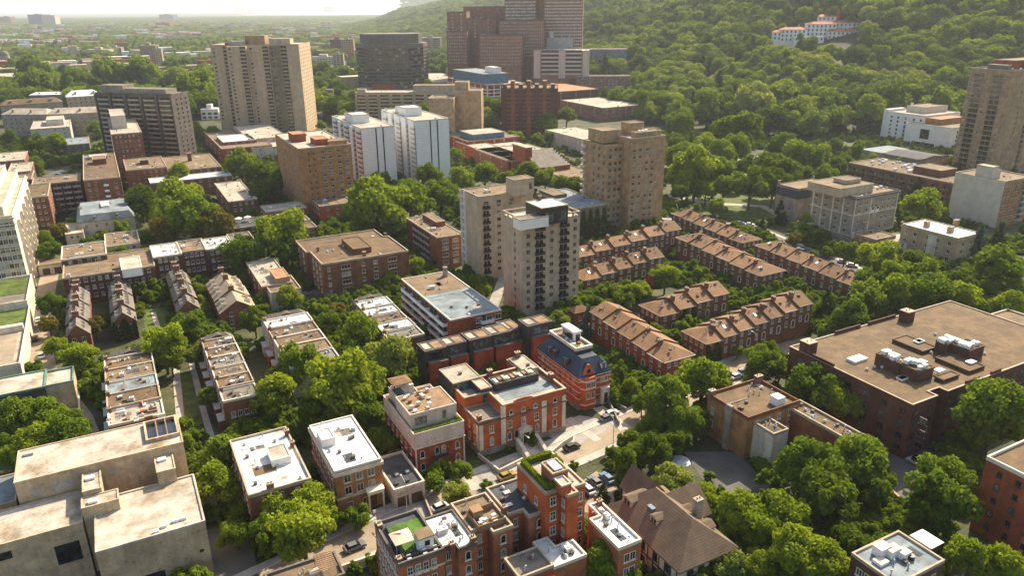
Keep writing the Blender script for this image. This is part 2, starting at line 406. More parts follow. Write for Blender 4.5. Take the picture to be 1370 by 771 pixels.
class Bld:
    def __init__(s, name, label, cat, pts, h, wall='brick_brown', roof='roof_gravel', par=.5, cop='coping', foot=None, z0=0.0,
                 group=None, ang=E1A, short=None, walls=True, dep=None, base=None):
        if base:      # far block: (u0, u1, row of its foot, row of its roof) of the face that looks at us
            A, B = Vector(P((base[0], base[2]), z0)), Vector(P((base[1], base[2]), z0))
            ang = math.degrees(math.atan2((B - A).y, (B - A).x)); md = (A + B) / 2
            r_ = ray((base[0] + base[1]) / 2, base[3]); h = CAM_H + r_.z * md.length / math.hypot(r_.x, r_.y) - z0
        a = rad(ang)
        s.e1, s.e2 = Vector((math.cos(a), math.sin(a))), Vector((-math.sin(a), math.cos(a)))
        s.ang, s.h, s.wall, s.z0 = a, h, wall, z0
        q = [A, B, B + s.e2 * dep] if base else [Vector(p[:2]) if len(p) == 3 else Vector(P(p, z0 + h)) for p in pts]
        u = [v.dot(s.e1) for v in q]; t = [v.dot(s.e2) for v in q]
        s.w, s.d = max(u) - min(u), max(t) - min(t)
        o = s.e1 * min(u) + s.e2 * min(t)
        s.o = o
        s.e = empty(name, (o.x, o.y, z0), a, label, cat, group)
        s.poly = foot(s.w, s.d) if foot else [(0, 0), (s.w, 0), (s.w, s.d), (0, s.d)]
        s.foundation = -3.0 if z0 == 0 else -12.0
        SITES.append((o.x, o.y, s.w, s.d, a))
        c = s.world(s.w / 2, s.d / 2)
        LANDMARKS.append((c[0], c[1], max(s.w, s.d) / 2, short or name.replace('_', ' ')))
        if walls:
            MB().prism(s.poly, s.foundation, h - .2, top=False, bottom=False).obj('wall', wall, s.e)
            if roof: MB().prism(offset(s.poly, -.15), h - .35, h).obj('roof', roof, s.e)
            if par is not None and cop:
                MB().ring(s.poly, .05, .32, h - .25, h + par).obj('parapet', cop, s.e)
    def world(s, x, y):
        v = s.o + s.e1 * x + s.e2 * y
        return (v.x, v.y)
    def loc(s, p, z):
        v = Vector(P(p, s.z0 + z)) - s.o
        return v.dot(s.e1), v.dot(s.e2)
    def rect(s, pts, z):
        q = [s.loc(p, z) for p in pts]
        return min(a for a, b in q), max(a for a, b in q), min(b for a, b in q), max(b for a, b in q)
    def face(s, f):
        i = {'F': 0, 'R': 1, 'B': 2, 'L': 3}[f] if isinstance(f, str) else f
        p, q = Vector(s.poly[i]), Vector(s.poly[(i + 1) % len(s.poly)])
        return p, (q - p).normalized(), (q - p).length
    def win(s, f, xs, zs, w=1.3, h=1.6, frame='frame_white', glass=('glass_dark', 'glass_dark', 'glass_mid', 'glass_blind'), near=False, arch=False,
            sill=True, bars=1, m0=1.2, m1=None, name='window', cross=False, every=None, parent=None):
        p, d, ln = s.face(f)
        a = math.atan2(d.y, d.x)
        if isinstance(xs, int):
            m1 = m0 if m1 is None else m1
            span = ln - m0 - m1
            xs = [m0 + span * (i + .5) / xs for i in range(xs)]
        for i, x in enumerate(xs):
            if x < 0: x += ln
            for j, z in enumerate(zs):
                if every and not every(i, j): continue
                g = hash_pick(glass, x + s.o.x, z, s.o.y + a)
                q = p + d * x
                if near:
                    me = shared(('wf', round(w, 2), round(h, 2), frame, arch, sill, bars, cross), lambda: win_frame(w, h, arch, sill, bars, cross=cross).mesh('window_frame', [frame]))
                    o = link(name, me, s.e, (q.x, q.y, z), a)
                    link('pane', shared(('wp', round(w, 2), round(h, 2), g, arch), lambda: win_pane(w, h, arch).mesh('pane', [g])), o)
                else:
                    def mk():
                        b = win_frame(w, h, arch, sill, bars, cross=cross); pb = win_pane(w, h, arch)
                        b.add(pb.v, pb.f, 1)
                        return b.mesh('window', [frame, g])
                    me = shared(('w1', round(w, 2), round(h, 2), frame, g, arch, sill, bars, cross), mk)
                    o = link(name, me, s.e, (q.x, q.y, z), a)
        return s
    def winj(s, specs, frame='frame_tan', glass='glass_dark', name='window'):
        """windows too small to tell apart, still real geometry: [(face, n, zs, w, h, m0)]"""
        b = MB()
        for f, n, zs, w, h, m0 in specs:
            p, d, ln = s.face(f)
            nv = Vector((d.y, -d.x))
            for i in range(n):
                x = m0 + (ln - 2 * m0) * (i + .5) / n
                c = p + d * x
                for z in zs:
                    for (ww, zz0, zz1, out, mi) in ((w / 2 + .15, z - .15, z, .16, 0), (w / 2, z, z + h, .05, 1)):
                        A, B_ = c - d * ww + nv * out, c + d * ww + nv * out
                        C_, D_ = c + d * ww, c - d * ww
                        b.add([(A.x, A.y, zz0), (B_.x, B_.y, zz0), (C_.x, C_.y, zz0), (D_.x, D_.y, zz0), (A.x, A.y, zz1), (B_.x, B_.y, zz1), (C_.x, C_.y, zz1), (D_.x, D_.y, zz1)],
                              [(4, 5, 6, 7), (0, 1, 5, 4), (1, 2, 6, 5), (3, 0, 4, 7), (0, 3, 2, 1)], mi)
        tag(b.obj(name, [frame, glass], s.e), kind='stuff')
        return s
    def balcony(s, f, xs, zs, w=3.0, dep=1.3, slab='concrete', rail='metal_grey', solid=True, glassdoor=True, rh=1.0, stuff=False):
        p, d, ln = s.face(f)
        a = math.atan2(d.y, d.x)
        if isinstance(xs, int): xs = [ln * (i + .5) / xs for i in range(xs)]
        def mk():
            b = MB()
            b.box(-w / 2, w / 2, -dep, .03, -.2, 0)
            if solid:
                b.box(-w / 2, w / 2, -dep + .02, -dep + .1, .003, rh, 1); b.box(-w / 2, -w / 2 + .08, -dep + .1, .02, .003, rh, 1); b.box(w / 2 - .08, w / 2, -dep + .1, .02, .003, rh, 1)
            else:
                b.box(-w / 2, w / 2, -dep + .02, -dep + .1, rh - .08, rh, 1)
                k = max(3, int(w / .5))
                for i in range(k + 1):
                    x = -w / 2 + (w - .06) * i / k
                    b.box(x, x + .06, -dep + .03, -dep + .09, .003, rh - .08, 1)
                for x in (-w / 2, w / 2 - .06):
                    b.box(x, x + .06, -dep + .1, .02, rh - .08, rh, 1)
            if glassdoor:
                b.add([(-w * .42, -.03, .003), (w * .42, -.03, .003), (w * .42, -.03, 2.2), (-w * .42, -.03, 2.2)], [(0, 1, 2, 3)], 2)
                b.box(-.06, .06, -.08, .02, .003, 2.2, 3)
            return b
        mats = [slab, rail, 'glass_dark', 'frame_tan']
        if stuff:
            big = MB()
        for x in xs:
            if x < 0: x += ln
            q = p + d * x
            for z in zs:
                if stuff:
                    b = mk(); c_, s_ = math.cos(a), math.sin(a)
                    vs = [(q.x + X * c_ - Y * s_, q.y + X * s_ + Y * c_, z + Z) for X, Y, Z in b.v]
                    o = len(big.v); big.v += vs
                    big.f += [[i + o for i in fc] for fc in b.f]; big.m += b.m
                else:
                    link('balcony', shared(('bal', round(w, 2), round(dep, 2), slab, rail, solid, glassdoor, rh), lambda: mk().mesh('balcony', mats)), s.e, (q.x, q.y, z), a)
        if stuff: tag(big.obj('balcony', mats, s.e), kind='stuff')
        return s
    def band(s, z0, z1, out=.12, m='limestone', name='cornice', inn=.05):
        MB().ring(s.poly, out, inn, z0, z1).obj(name, m, s.e)
        return s
    def part_box(s, name, pts, z0, z1, m, roofm=None, grow=0, label=None):
        """box part whose top corners are seen at the pixels pts"""
        x0, x1, y0, y1 = s.rect(pts, z1) if not isinstance(pts[0], (int, float)) else pts
        if x1 - x0 < .4: x1 = x0 + 1.2
        if y1 - y0 < .4: y1 = y0 + 1.2
        b = MB().box(x0, x1, y0, y1, z0, z1)
        if roofm:
            b.box(x0 + .25, x1 - .25, y0 + .25, y1 - .25, z1 - .05, z1 + .06, 1)
        o = b.obj(name, [m] + ([roofm] if roofm else []), s.e)
        if label: o["label"] = label
        return o
    def pent(s, pts, z1, m='brick_brown', roofm='roof_gravel', name='penthouse', z0=None, cop=None):
        x0, x1, y0, y1 = s.rect(pts, z1) if not isinstance(pts[0], (int, float)) else pts
        z0 = s.h + .004 if z0 is None else z0
        poly = [(x0, y0), (x1, y0), (x1, y1), (x0, y1)]
        b = MB().prism(poly, z0, z1 - .1, top=False)
        b.prism(offset(poly, -.1), z1 - .2, z1, 1)
        b.ring(poly, .06, .2, z1 - .15, z1 + .2, 2)
        b.obj(name, [m, roofm, cop or ('coping' if name == 'penthouse' else m)], s.e)
        return (x0, x1, y0, y1)
    def chim(s, p, hh=1.6, w=.9, d=.7, m='chimney_brick', z=None, cap='coping'):
        x, y = s.loc(p, s.h if z is None else z) if isinstance(p, tuple) and max(p) > 0 and isinstance(p[0], float) or isinstance(p, tuple) else p
        return s.chim_at(x, y, hh, w, d, m, z, cap)
    def chim_at(s, x, y, hh=1.6, w=.9, d=.7, m='chimney_brick', z=None, cap='coping', z0=None):
        def mk():
            b = MB().box(-w / 2, w / 2, -d / 2, d / 2, -1.0, hh)
            b.box(-w / 2 - .08, w / 2 + .08, -d / 2 - .08, d / 2 + .08, hh - .15, hh + .06, 1)
            for k in (-1, 1):
                b.cyl(k * w * .22, 0, .13, .11, hh + .06, hh + .42, 7, 2)
            return b.mesh('chimney', [m, cap, 'chimney_brick'])
        return link('chimney', shared(('ch', round(hh, 1), round(w, 2), round(d, 2), m, cap), mk), s.e, (x, y, (s.h if z is None else z)))
    def clutter(s, n, seed=0, sky=0, ac=0, area=None, z=None):
        """small things on a flat roof: pipes, mushroom vents, hatches, skylights, air handlers"""
        r = random.Random(seed * 31 + 5)
        z = s.h if z is None else z
        x0, x1, y0, y1 = area or (1.2, s.w - 1.2, 1.2, s.d - 1.2)
        kinds = {
            'roof_vent': [shared(('v', i), lambda i=i: vent_mesh(i)) for i in range(4)],
            'skylight': [shared('skyl', sky_mesh)],
            'air_handler': [shared(('ac', i), lambda i=i: ac_mesh(i)) for i in range(2)]}
        if n >= 3:
            for i in range(1 + n // 4):
                pw, pd = r.uniform(1.2, min(5, s.w * .4)), r.uniform(1.0, min(4, s.d * .35))
                px0, py0 = r.uniform(x0, max(x0, x1 - pw)), r.uniform(y0, max(y0, y1 - pd))
                if all(inside(q, offset(s.poly, -.4)) for q in ((px0, py0), (px0 + pw, py0), (px0 + pw, py0 + pd), (px0, py0 + pd))):
                    MB().box(px0, px0 + pw, py0, py0 + pd, z - .02, z + .018 + .006 * i).obj('roof_patch', r.choice(('roof_grey', 'roof_pale', 'roof_gravel', 'roof_dark')), s.e)
            if n >= 5:
                yy = r.uniform(y0, y1); MB().tube([(x0 + .3, yy, z + .22), (x0 + (x1 - x0) * r.uniform(.4, .8), yy, z + .22)], .1, n=6).obj('roof_pipe', 'galvanised', s.e)
        n = int(n * 1.5)
        for nm, c in (('roof_vent', n), ('skylight', sky), ('air_handler', ac)):
            for i in range(c):
                for _ in range(20):
                    x, y = r.uniform(x0, x1), r.uniform(y0, y1)
                    if inside((x, y), offset(s.poly, -.8)): break
                else: continue
                link(nm, r.choice(kinds[nm]), s.e, (x, y, z), r.choice((0, 0, math.pi / 2)))
        return s
def inside(p, poly):
    c, n = False, len(poly)
    for i in range(n):
        (x1, y1), (x2, y2) = poly[i], poly[(i + 1) % n]
        if (y1 > p[1]) != (y2 > p[1]) and p[0] < (x2 - x1) * (p[1] - y1) / (y2 - y1) + x1: c = not c
    return c
def vent_mesh(i):
    b = MB()
    if i == 0: b.cyl(0, 0, .12, .12, 0, .9, 7).cyl(0, 0, .24, .1, .75, 1.0, 8)
    elif i == 1: b.box(-.35, .35, -.3, .3, 0, .5).box(-.42, .42, -.37, .37, .5, .58)
    elif i == 2: b.cyl(0, 0, .3, .3, 0, .35, 9).cyl(0, 0, .45, .15, .35, .7, 9)
    else: b.tube([(0, 0, 0), (0, 0, .8), (.15, 0, 1.05), (.45, 0, 1.05)], .13)
    return b.mesh('roof_vent', [('metal_grey', 'coping_dark', 'galvanised', 'galvanised')[i]])
def sky_mesh():
    b = MB().box(-.7, .7, -.55, .55, 0, .22)
    b.add([(-.62, -.47, .22), (.62, -.47, .22), (.62, .47, .22), (-.62, .47, .22), (-.3, -.2, .42), (.3, -.2, .42), (.3, .2, .42), (-.3, .2, .42)], [(0, 1, 5, 4), (1, 2, 6, 5), (2, 3, 7, 6), (3, 0, 4, 7), (4, 5, 6, 7)], 1)
    return b.mesh('skylight', ['coping_dark', 'metal_white'])
def ac_mesh(i):
    w, d, h = ((1.1, .9, 1.0), (1.9, 1.2, 1.1))[i]
    b = MB().box(-w / 2, w / 2, -d / 2, d / 2, .12, h)
    for k in (-1, 1): b.box(-w / 2 + .06, w / 2 - .06, k * d / 3 - .06, k * d / 3 + .06, 0, .118, 1)
    for k in range(i + 1):
        b.cyl((k - i / 2) * .9, 0, .36, .36, h + .001, h + .09, 10, 1)
    for k in range(4): b.box(-w / 2 + .08, w / 2 - .08, -d / 2 - .025, -d / 2 - .002, .25 + k * .18, .34 + k * .18, 1)
    return b.mesh('air_handler', ['metal_white', 'metal_grey'])
def gable(b, x0, x1, y0, y1, z, rise, axis='x', over=.35, hip0=0.0, hip1=0.0, mi=0, gmi=None, th=.16):
    """pitched roof, ridge along axis; hip0/hip1 pull the ridge ends in. Thickness th, gable walls filled with gmi"""
    X0, X1, Y0, Y1 = x0 - over, x1 + over, y0 - over, y1 + over
    if axis == 'x':
        m = (y0 + y1) / 2
        lo = [(X0, Y0), (X1, Y0), (X1, Y1), (X0, Y1)]; ra, rb = (X0 + hip0, m), (X1 - hip1, m)
    else:
        m = (x0 + x1) / 2
        lo = [(X1, Y0), (X1, Y1), (X0, Y1), (X0, Y0)]; ra, rb = (m, Y0 + hip0), (m, Y1 - hip1)
    vs = [(x, y, z) for x, y in lo] + [(*ra, z + rise), (*rb, z + rise)]
    vs += [(x, y, q - th) for x, y, q in vs]
    fs = [(0, 1, 5, 4), (2, 3, 4, 5), (6, 10, 11, 7), (8, 11, 10, 9)]
    fs += [(0, 6, 7, 1), (2, 8, 9, 3)]
    if hip0 > 0: fs += [(3, 0, 4), (9, 10, 6), (3, 9, 6, 0)]
    else: fs += [(0, 4, 10, 6), (4, 3, 9, 10)]
    if hip1 > 0: fs += [(1, 2, 5), (7, 11, 8), (1, 7, 8, 2)]
    else: fs += [(1, 7, 11, 5), (5, 11, 8, 2)]
    b.add(vs, fs, mi)
    if gmi is not None:
        k = over / max(.01, ((y1 - y0) if axis == 'x' else (x1 - x0)) / 2 + over) * rise
        zt = z + rise - th
        if axis == 'x':
            if not hip0: b.add([(x0, y0, z - .4), (x0, y1, z - .4), (x0, y1, z + k - th), (x0, m, zt), (x0, y0, z + k - th)], [(0, 4, 3, 2, 1)], gmi)
            if not hip1: b.add([(x1, y0, z - .4), (x1, y1, z - .4), (x1, y1, z + k - th), (x1, m, zt), (x1, y0, z + k - th)], [(0, 1, 2, 3, 4)], gmi)
        else:
            if not hip0: b.add([(x0, y0, z - .4), (x1, y0, z - .4), (x1, y0, z + k - th), (m, y0, zt), (x0, y0, z + k - th)], [(0, 1, 2, 3, 4)], gmi)
            if not hip1: b.add([(x0, y1, z - .4), (x1, y1, z - .4), (x1, y1, z + k - th), (m, y1, zt), (x0, y1, z + k - th)], [(0, 4, 3, 2, 1)], gmi)
    return b
def fl(z0, n, fh=3.0):
    return [z0 + fh * i for i in range(n)]
# ------------------------------------------------------------------ trees
def crown_mesh(name, seed, m, n_leaf=5200, clumps=34, hh=.95, leaf=.062, shape='round', core=True):
    """crown of unit radius from z=0 to about 2*hh: leaf faces over many clumps spread through an uneven volume"""
    r = np.random.RandomState(seed)
    C, Rr = [], []
    tries = 0
    while len(C) < clumps and tries < 4000:
        tries += 1
        d = r.normal(size=3); d /= np.linalg.norm(d)
        k = r.uniform(.45, .86) if r.rand() < .85 else r.uniform(0, .4)
        if shape == 'cone':
            z = r.rand() ** 1.25
            a = r.uniform(0, 6.283); rad_ = (1 - z) * r.uniform(.55, .95) + .03
            p = np.array([rad_ * math.cos(a), rad_ * math.sin(a), z * 2 * hh]); cr = .14 + .17 * (1 - z)
        elif shape == 'column':
            z = r.rand(); a = r.uniform(0, 6.283); rad_ = .62 * math.sin(math.pi * min(1, .12 + z * .88)) ** .6 * r.uniform(.4, 1)
            p = np.array([rad_ * math.cos(a), rad_ * math.sin(a), .15 + z * 1.75 * hh]); cr = r.uniform(.2, .32)
        else:
            if d[2] < -.55: continue
            p = np.array([d[0] * k, d[1] * k, hh * (.92 + d[2] * k * (1.0 if d[2] > 0 else .8))]); cr = r.uniform(.20, .36)
            p[:2] *= 1 + .10 * math.sin(3 * math.atan2(d[1], d[0]) + seed)
        if C and shape == 'round' and min(np.linalg.norm(p - c) for c in C) < .16: continue
        C.append(p); Rr.append(cr)
    C, Rr = np.array(C), np.array(Rr)
    wgt = Rr ** 2 / (Rr ** 2).sum()
    idx = r.choice(len(C), n_leaf, p=wgt)
    d = r.normal(size=(n_leaf, 3)); d /= np.linalg.norm(d, axis=1)[:, None]
    rr = Rr[idx] * (1 - .38 * r.rand(n_leaf) ** 2) * r.uniform(.9, 1.14, n_leaf)
    pos = C[idx] + d * rr[:, None] * np.array([1, 1, .82])
    ctr = np.array([0, 0, hh])
    nrm = d * .75 + r.normal(size=(n_leaf, 3)) * .55 + np.array([0, 0, .25])
    nrm /= np.linalg.norm(nrm, axis=1)[:, None]
    t = np.cross(nrm, r.normal(size=(n_leaf, 3))); t /= np.linalg.norm(t, axis=1)[:, None]
    b = np.cross(nrm, t)
    s = leaf * r.uniform(.6, 1.35, n_leaf)[:, None]
    v = np.stack([pos - t * s - b * s * .5, pos + t * s * .1 - b * s * .8, pos + t * s + b * s * .4, pos - t * s * .2 + b * s * .9], axis=1).reshape(-1, 3)
    nv = len(v)
    faces = np.arange(nv, dtype=np.int32)
    me = bpy.data.meshes.new(name)
    # dark leafy cores inside the clumps close the crown without smoothing its outline
    cv, cf = [], []
    if core:
        bm = bmesh.new(); bmesh.ops.create_icosphere(bm, subdivisions=1, radius=1)
        iv = np.array([q.co[:] for q in bm.verts]); ifc = [[q.index for q in f.verts] for f in bm.faces]; bm.free()
        for c, cr in zip(C, Rr):
            o = nv + len(cv)
            cv += [list(c * .93 + p * cr * np.array([.62, .62, .5]) * r.uniform(.8, 1.1)) for p in iv]
            cf += [[k + o for k in f] for f in ifc]
    allv = np.concatenate([v, np.array(cv)]) if cv else v
    me.vertices.add(len(allv)); me.vertices.foreach_set("co", allv.astype(np.float32).ravel())
    loops = np.concatenate([faces, np.array(cf, dtype=np.int32).ravel()]) if cf else faces
    npoly = n_leaf + len(cf)
    start = np.concatenate([np.arange(n_leaf) * 4, n_leaf * 4 + np.arange(len(cf)) * 3]).astype(np.int32)
    me.loops.add(len(loops)); me.loops.foreach_set("vertex_index", loops.astype(np.int32))
    me.polygons.add(npoly); me.polygons.foreach_set("loop_start", start)
    me.materials.append(MATS[m])
    me.update(calc_edges=True)
    me.validate()
    return me
def trunk_mesh(seed, conifer=False):
    r = random.Random(seed)
    b = MB()
    if conifer: return b.tube([(0, 0, -.3), (0, 0, .9), (.01, 0, 1.9)], .045, .01).mesh('trunk', ['trunk'])
    b.tube([(0, 0, -.5), (.01, .01, .15), (.03, -.02, .5), (.0, .02, 1.0), (.04, 0, 1.45)], .075, .02)
    for i in range(6):
        a = i * 1.05 + r.uniform(-.3, .3); z = .12 + .1 * i
        b.tube([(.02, 0, z), (.28 * math.cos(a), .28 * math.sin(a), z + .28), (.62 * math.cos(a), .62 * math.sin(a), z + .52)], .032, .008, 5)
    return b.mesh('trunk', ['trunk'])
CROWNS = {}
def crown(kind, i):
    spec = {'mid': ('leaf_mid', 6), 'dark': ('leaf_dark', 4), 'bright': ('leaf_bright', 3), 'pale': ('leaf_pale', 3), 'copper': ('leaf_copper', 1), 'red': ('leaf_red', 1),
            'conifer': ('leaf_conifer', 3), 'blue': ('leaf_blue', 1), 'column': ('leaf_mid', 2), 'bush': ('leaf_mid', 3), 'ivy': ('leaf_ivy', 1)}[kind]
    i = i % spec[1]
    def mk():
        sd = 11 * i + len(kind) * 7 + ord(kind[0])
        if kind in ('conifer', 'blue'): return crown_mesh('crown', sd, spec[0], 4200, 60, 1.25, .055, 'cone')
        if kind == 'column': return crown_mesh('crown', sd, spec[0], 3600, 30, 1.2, .062, 'column')
        if kind in ('bush',): return crown_mesh('crown', sd, spec[0], 2200, 18, .75, .085)
        return crown_mesh('crown', sd, spec[0], 6000, 30 + 5 * (i % 3), .82 + .08 * (i % 3), .056)
    return shared(('crown', kind, i), mk)
TREES = []
def tree(x, y, R, kind='mid', zscale=1.0, z=0.0, trunk_h=None, name=None, label=None, group=None, look=None, seed=None, cat='tree'):
    """broadleaf or conifer standing at x, y with crown radius R"""
    k = len(TREES) if seed is None else seed
    names = {'conifer': 'conifer_tree', 'blue': 'spruce_tree', 'column': 'columnar_tree', 'bush': 'shrub', 'copper': 'copper_tree', 'red': 'red_maple'}
    th = (.0 if kind in ('bush', 'conifer', 'blue', 'column') else max(1.0, R * .38)) if trunk_h is None else trunk_h
    e = empty(name or names.get(kind, 'broadleaf_tree'), (x, y, z), (k * 2.39996) % 6.283, label, cat if kind != 'bush' else 'shrub', group)
    sz = R * zscale
    c = link('crown', crown(kind, k), e, (0, 0, th)); c.scale = (R, R, sz)
    if kind != 'bush':
        tk = link('trunk', shared(('trunk', k % 4, kind in ('conifer', 'blue')), lambda: trunk_mesh(k % 4, kind in ('conifer', 'blue'))), e, (0, 0, th)); tk.scale = (R, R, max(sz, 0.1))
        if th > R * .45: tk.scale = (R, R, max(sz, th * 2))
    TREES.append(dict(o=e, x=x, y=y, R=R, kind=kind, label=label, look=look))
    return e
def tree_px(p, wpx, kind='mid', zscale=1.0, z=0.0, **kw):
    """tree whose crown is seen centred on pixel p and wpx pixels wide"""
    hh = {'conifer': 1.25, 'blue': 1.25, 'column': 1.2, 'bush': .6}.get(kind, .9)
    R = 4.0
    for _ in range(6):
        th = 0 if kind in ('bush', 'conifer', 'blue', 'column') else max(1.0, R * .38)
        zc = th + hh * R * zscale
        d = ray(*p); t = (z + zc - CAM_H) / d.z
        R = max(.7, wpx / FPX * t / 2 * 1.02)
    x, y = P(p, z + zc)
    return tree(x, y, R, kind, zscale, z, **kw)
# ================================================================== foreground buildings
# --- long terrace at the bottom of the picture, one house after another
b = Bld('brick_house', 'brown brick house with green turf, cream parasol and white cabin on its roof', 'house', [t14(630, 505), t14(745, 725), t14(975, 637)], 13.6,
        'brick_front', 'roof_dark', .55, 'coping_dark', short='the brick house with turf on its roof')
b.win('L', 6, fl(1.5, 4, 3.1), .95, 1.9, near=True, cross=True); b.win('F', 4, fl(1.5, 4, 3.1), 1.0, 2.0, near=True, cross=True)
b.band(10.9, 11.2, .1, 'limestone')
x0, x1, y0, y1 = b.rect([t14(700, 520), t14(770, 660), t14(870, 480)], 13.6)
MB().box(x0, x1, y0, y1, 13.605, 13.68).obj('turf', 'turf', b.e)
MB().box(x0 - .5, x0 - .3, y0 - 1.5, y1, 13.605, 14.3).box(x0 - .3, x1, y0 - 1.7, y0 - 1.5, 13.605, 14.3).obj('planter', 'cladding_dark', b.e)
cx, cy = b.loc(t14(760, 560), 16)
m = MB(); gable(m, cx - 1.6, cx + 1.6, cy - 1.6, cy + 1.6, 15.6, .9, hip0=1.9, hip1=1.9, over=.15, th=.08)
for i in (-1, 1):
    for j in (-1, 1): m.box(cx + i * 1.5 - .05, cx + i * 1.5 + .05, cy + j * 1.5 - .05, cy + j * 1.5 + .05, 13.69, 15.6, 1)
tag(m.obj('canopy_parasol', ['umbrella_cream', 'metal_grey'], None, (b.o.x, b.o.y, 0), b.ang), 'square cream garden canopy on a turfed brick roof', 'canopy')
cb = b.rect([t14(830, 545), t14(850, 580), t14(930, 545)], 16.2)
m = MB().box(cb[0], cb[0] + 2.6, cb[2], cb[2] + 2.4, 13.605, 15.9); m.obj('roof_cabin', 'stucco_white', b.e)
MB().box(cb[0] - .15, cb[0] + 2.75, cb[2] - .15, cb[2] + 2.55, 15.905, 16.1).obj('cabin_roof', 'roof_tan', b.e)
MB().box(cb[0] + 1.0, cb[0] + 1.9, cb[2] - .06, cb[2] - .005, 14.3, 15.3).obj('cabin_window', 'glass_dark', b.e)
for q in ((850, 625), (880, 650), (935, 630), (800, 680)):
    fx, fy = b.loc(t14(*q), 14)
    MB().box(fx - .35, fx + .35, fy - .35, fy + .35, 13.605, 14.05).box(fx - .35, fx + .35, fy + .25, fy + .33, 14.055, 14.5).obj('roof_chair', 'metal_white', b.e)
b.chim_at(.5, b.d - 1.2, 1.0, .8, 1.4); b.chim_at(.5, 1.0, 1.0, .7, .9)
m = MB()
for i in range(14): m.box(-.07 + 0, .0, .6 + i * .9, .68 + i * .9, 13.6, 14.5)
b2 = Bld('brick_house', 'orange brick house with a bright white membrane roof, beside the turfed roof', 'house', [t14(868, 492), t14(1010, 438), t14(1150, 605)], 13.2, 'brick_front', 'roof_white', .35, 'coping_dark',
         foot=lambda w, d: [(0, 1.6), (w * .42, 1.6), (w * .42, 0), (w, 0), (w, d), (0, d)], short='the white roofed house of the front terrace')
b2.clutter(7, 2, ac=2); b2.win(2, 1, fl(1.5, 4, 3), 1.1, 1.9, near=True, arch=True); b2.win(0, 1, fl(1.5, 4, 3), .9, 1.8, near=True); b2.win(3, 2, fl(1.5, 4, 3), 1, 1.8)
b2.chim_at(b2.w - .5, .7, 1.2, .9, .9); b2.chim_at(1.8, 1.0, 1.2, .9, .9)
b3 = Bld('brick_house', 'orange brick house with tan roof and cluttered sunken roof terrace', 'house', [t14(1015, 410), t14(1190, 350), t14(1335, 520)], 13.2, 'brick_front', 'roof_tan', .5, 'coping',
         foot=lambda w, d: [(0, 2.2), (w * .45, 2.2), (w * .45, 0), (w, 0), (w, d), (0, d)], short='the house with the cluttered roof terrace')
b3.win(2, 1, fl(1.5, 4, 3), 1.1, 1.9, near=True, arch=True); b3.win(0, 1, fl(1.5, 4, 3), .9, 1.8, near=True)
x0, x1, y0, y1 = b3.rect([t14(1100, 470), t14(1200, 430), t14(1300, 500)], 13.2)
m = MB()
for (ax, ay, bx, by) in ((x0, y0, x1, y0 + .12), (x0, y1 - .12, x1, y1), (x0, y0 + .13, x0 + .12, y1 - .13)): m.box(ax, bx, ay, by, 13.21, 14.5)
m.obj('terrace_screen', 'timber', b3.e)
MB().box(x0 + .4, x0 + 2.2, y1 - 2.2, y1 - .3, 13.21, 15.2).box(x0 + .3, x0 + 2.3, y1 - 2.3, y1 - .2, 15.205, 15.35).obj('roof_hut', 'timber', b3.e)
rr = random.Random(4)
for i in range(9):
    fx, fy = rr.uniform(x0 + .8, x1 - .8), rr.uniform(y0 + .5, y1 - 2.6)
    MB().box(fx - .4, fx + .4, fy - .3, fy + .3, 13.21, 13.6 + rr.random() * .5).obj('terrace_furniture', rr.choice(['timber', 'metal_white', 'stucco_pink']), b3.e)
b3.clutter(2, 5, area=(.5, b3.w - .5, b3.d * .6, b3.d - .6))
b4 = Bld('brick_house', 'orange brick house with a shaded blue-black roof below the hedge-topped tower house', 'house', [px(650, 655.3), px(691, 642.5), px(735.8, 683)], 13.4, 'brick_front', 'roof_dark', .4, 'coping',
         foot=lambda w, d: [(0, 2.2), (w * .4, 2.2), (w * .4, 0), (w, 0), (w, d), (0, d)], short='the house with the blue-black roof')
b4.clutter(2, 1, sky=2); b4.win(2, 1, fl(1.5, 4, 3), 1.1, 1.9, near=True, arch=True); b4.win(0, 1, fl(1.5, 4, 3), .9, 1.8, near=True)
b4.chim_at(-.3, 3.2, 1.6, .9, .9)
# --- tall hedge-topped house
b = Bld('brick_tower_house', 'tall orange brick house with a clipped green hedge round its roof terrace', 'house', [t15(45, 197), t15(170, 312), t15(385, 287)], 18.6, 'brick_orange', 'roof_pale', .35, 'coping',
        foot=lambda w, d: [(0, 0), (w * .38, 0), (w * .38, -2.4), (w * .68, -2.4), (w * .68, -.8), (w, -.8), (w, d), (0, d)], short='the hedge-topped tall brick house')
b.win(0, 1, fl(6.2, 4, 3.2), 1.25, 1.9, near=True, cross=True, bars=1); b.win(4, 1, fl(2.6, 5, 3.2), 1.3, 1.9, near=True, cross=True); b.win(1, 1, fl(6.2, 4, 3.2), .9, 1.7, near=True, m0=.3)
b.win(7, 2, [14.5], 1.0, 1.6, near=True)
b.pent(b.rect([t15(245, 285), t15(325, 300), t15(265, 265)], 20.4), 20.6, 'brick_orange', 'roof_pale', 'stair_tower', None, 'coping_white')
x0, x1, y0, y1 = b.rect([t15(170, 190), t15(240, 245), t15(300, 215)], 21.4)
b.pent((x0, x1, y0, y1), 21.4, 'brick_front', 'shingle_brown')
MB().box((x0 + x1) / 2 - .8, (x0 + x1) / 2 + .8, (y0 + y1) / 2 - 1.4, (y0 + y1) / 2 + 1.4, 21.42, 21.75).obj('skylight', 'metal_white', b.e)
MB().box(b.w * .5, b.w - 1.5, .8, b.d * .4, 18.61, 18.9).obj('deck', 'timber', b.e)
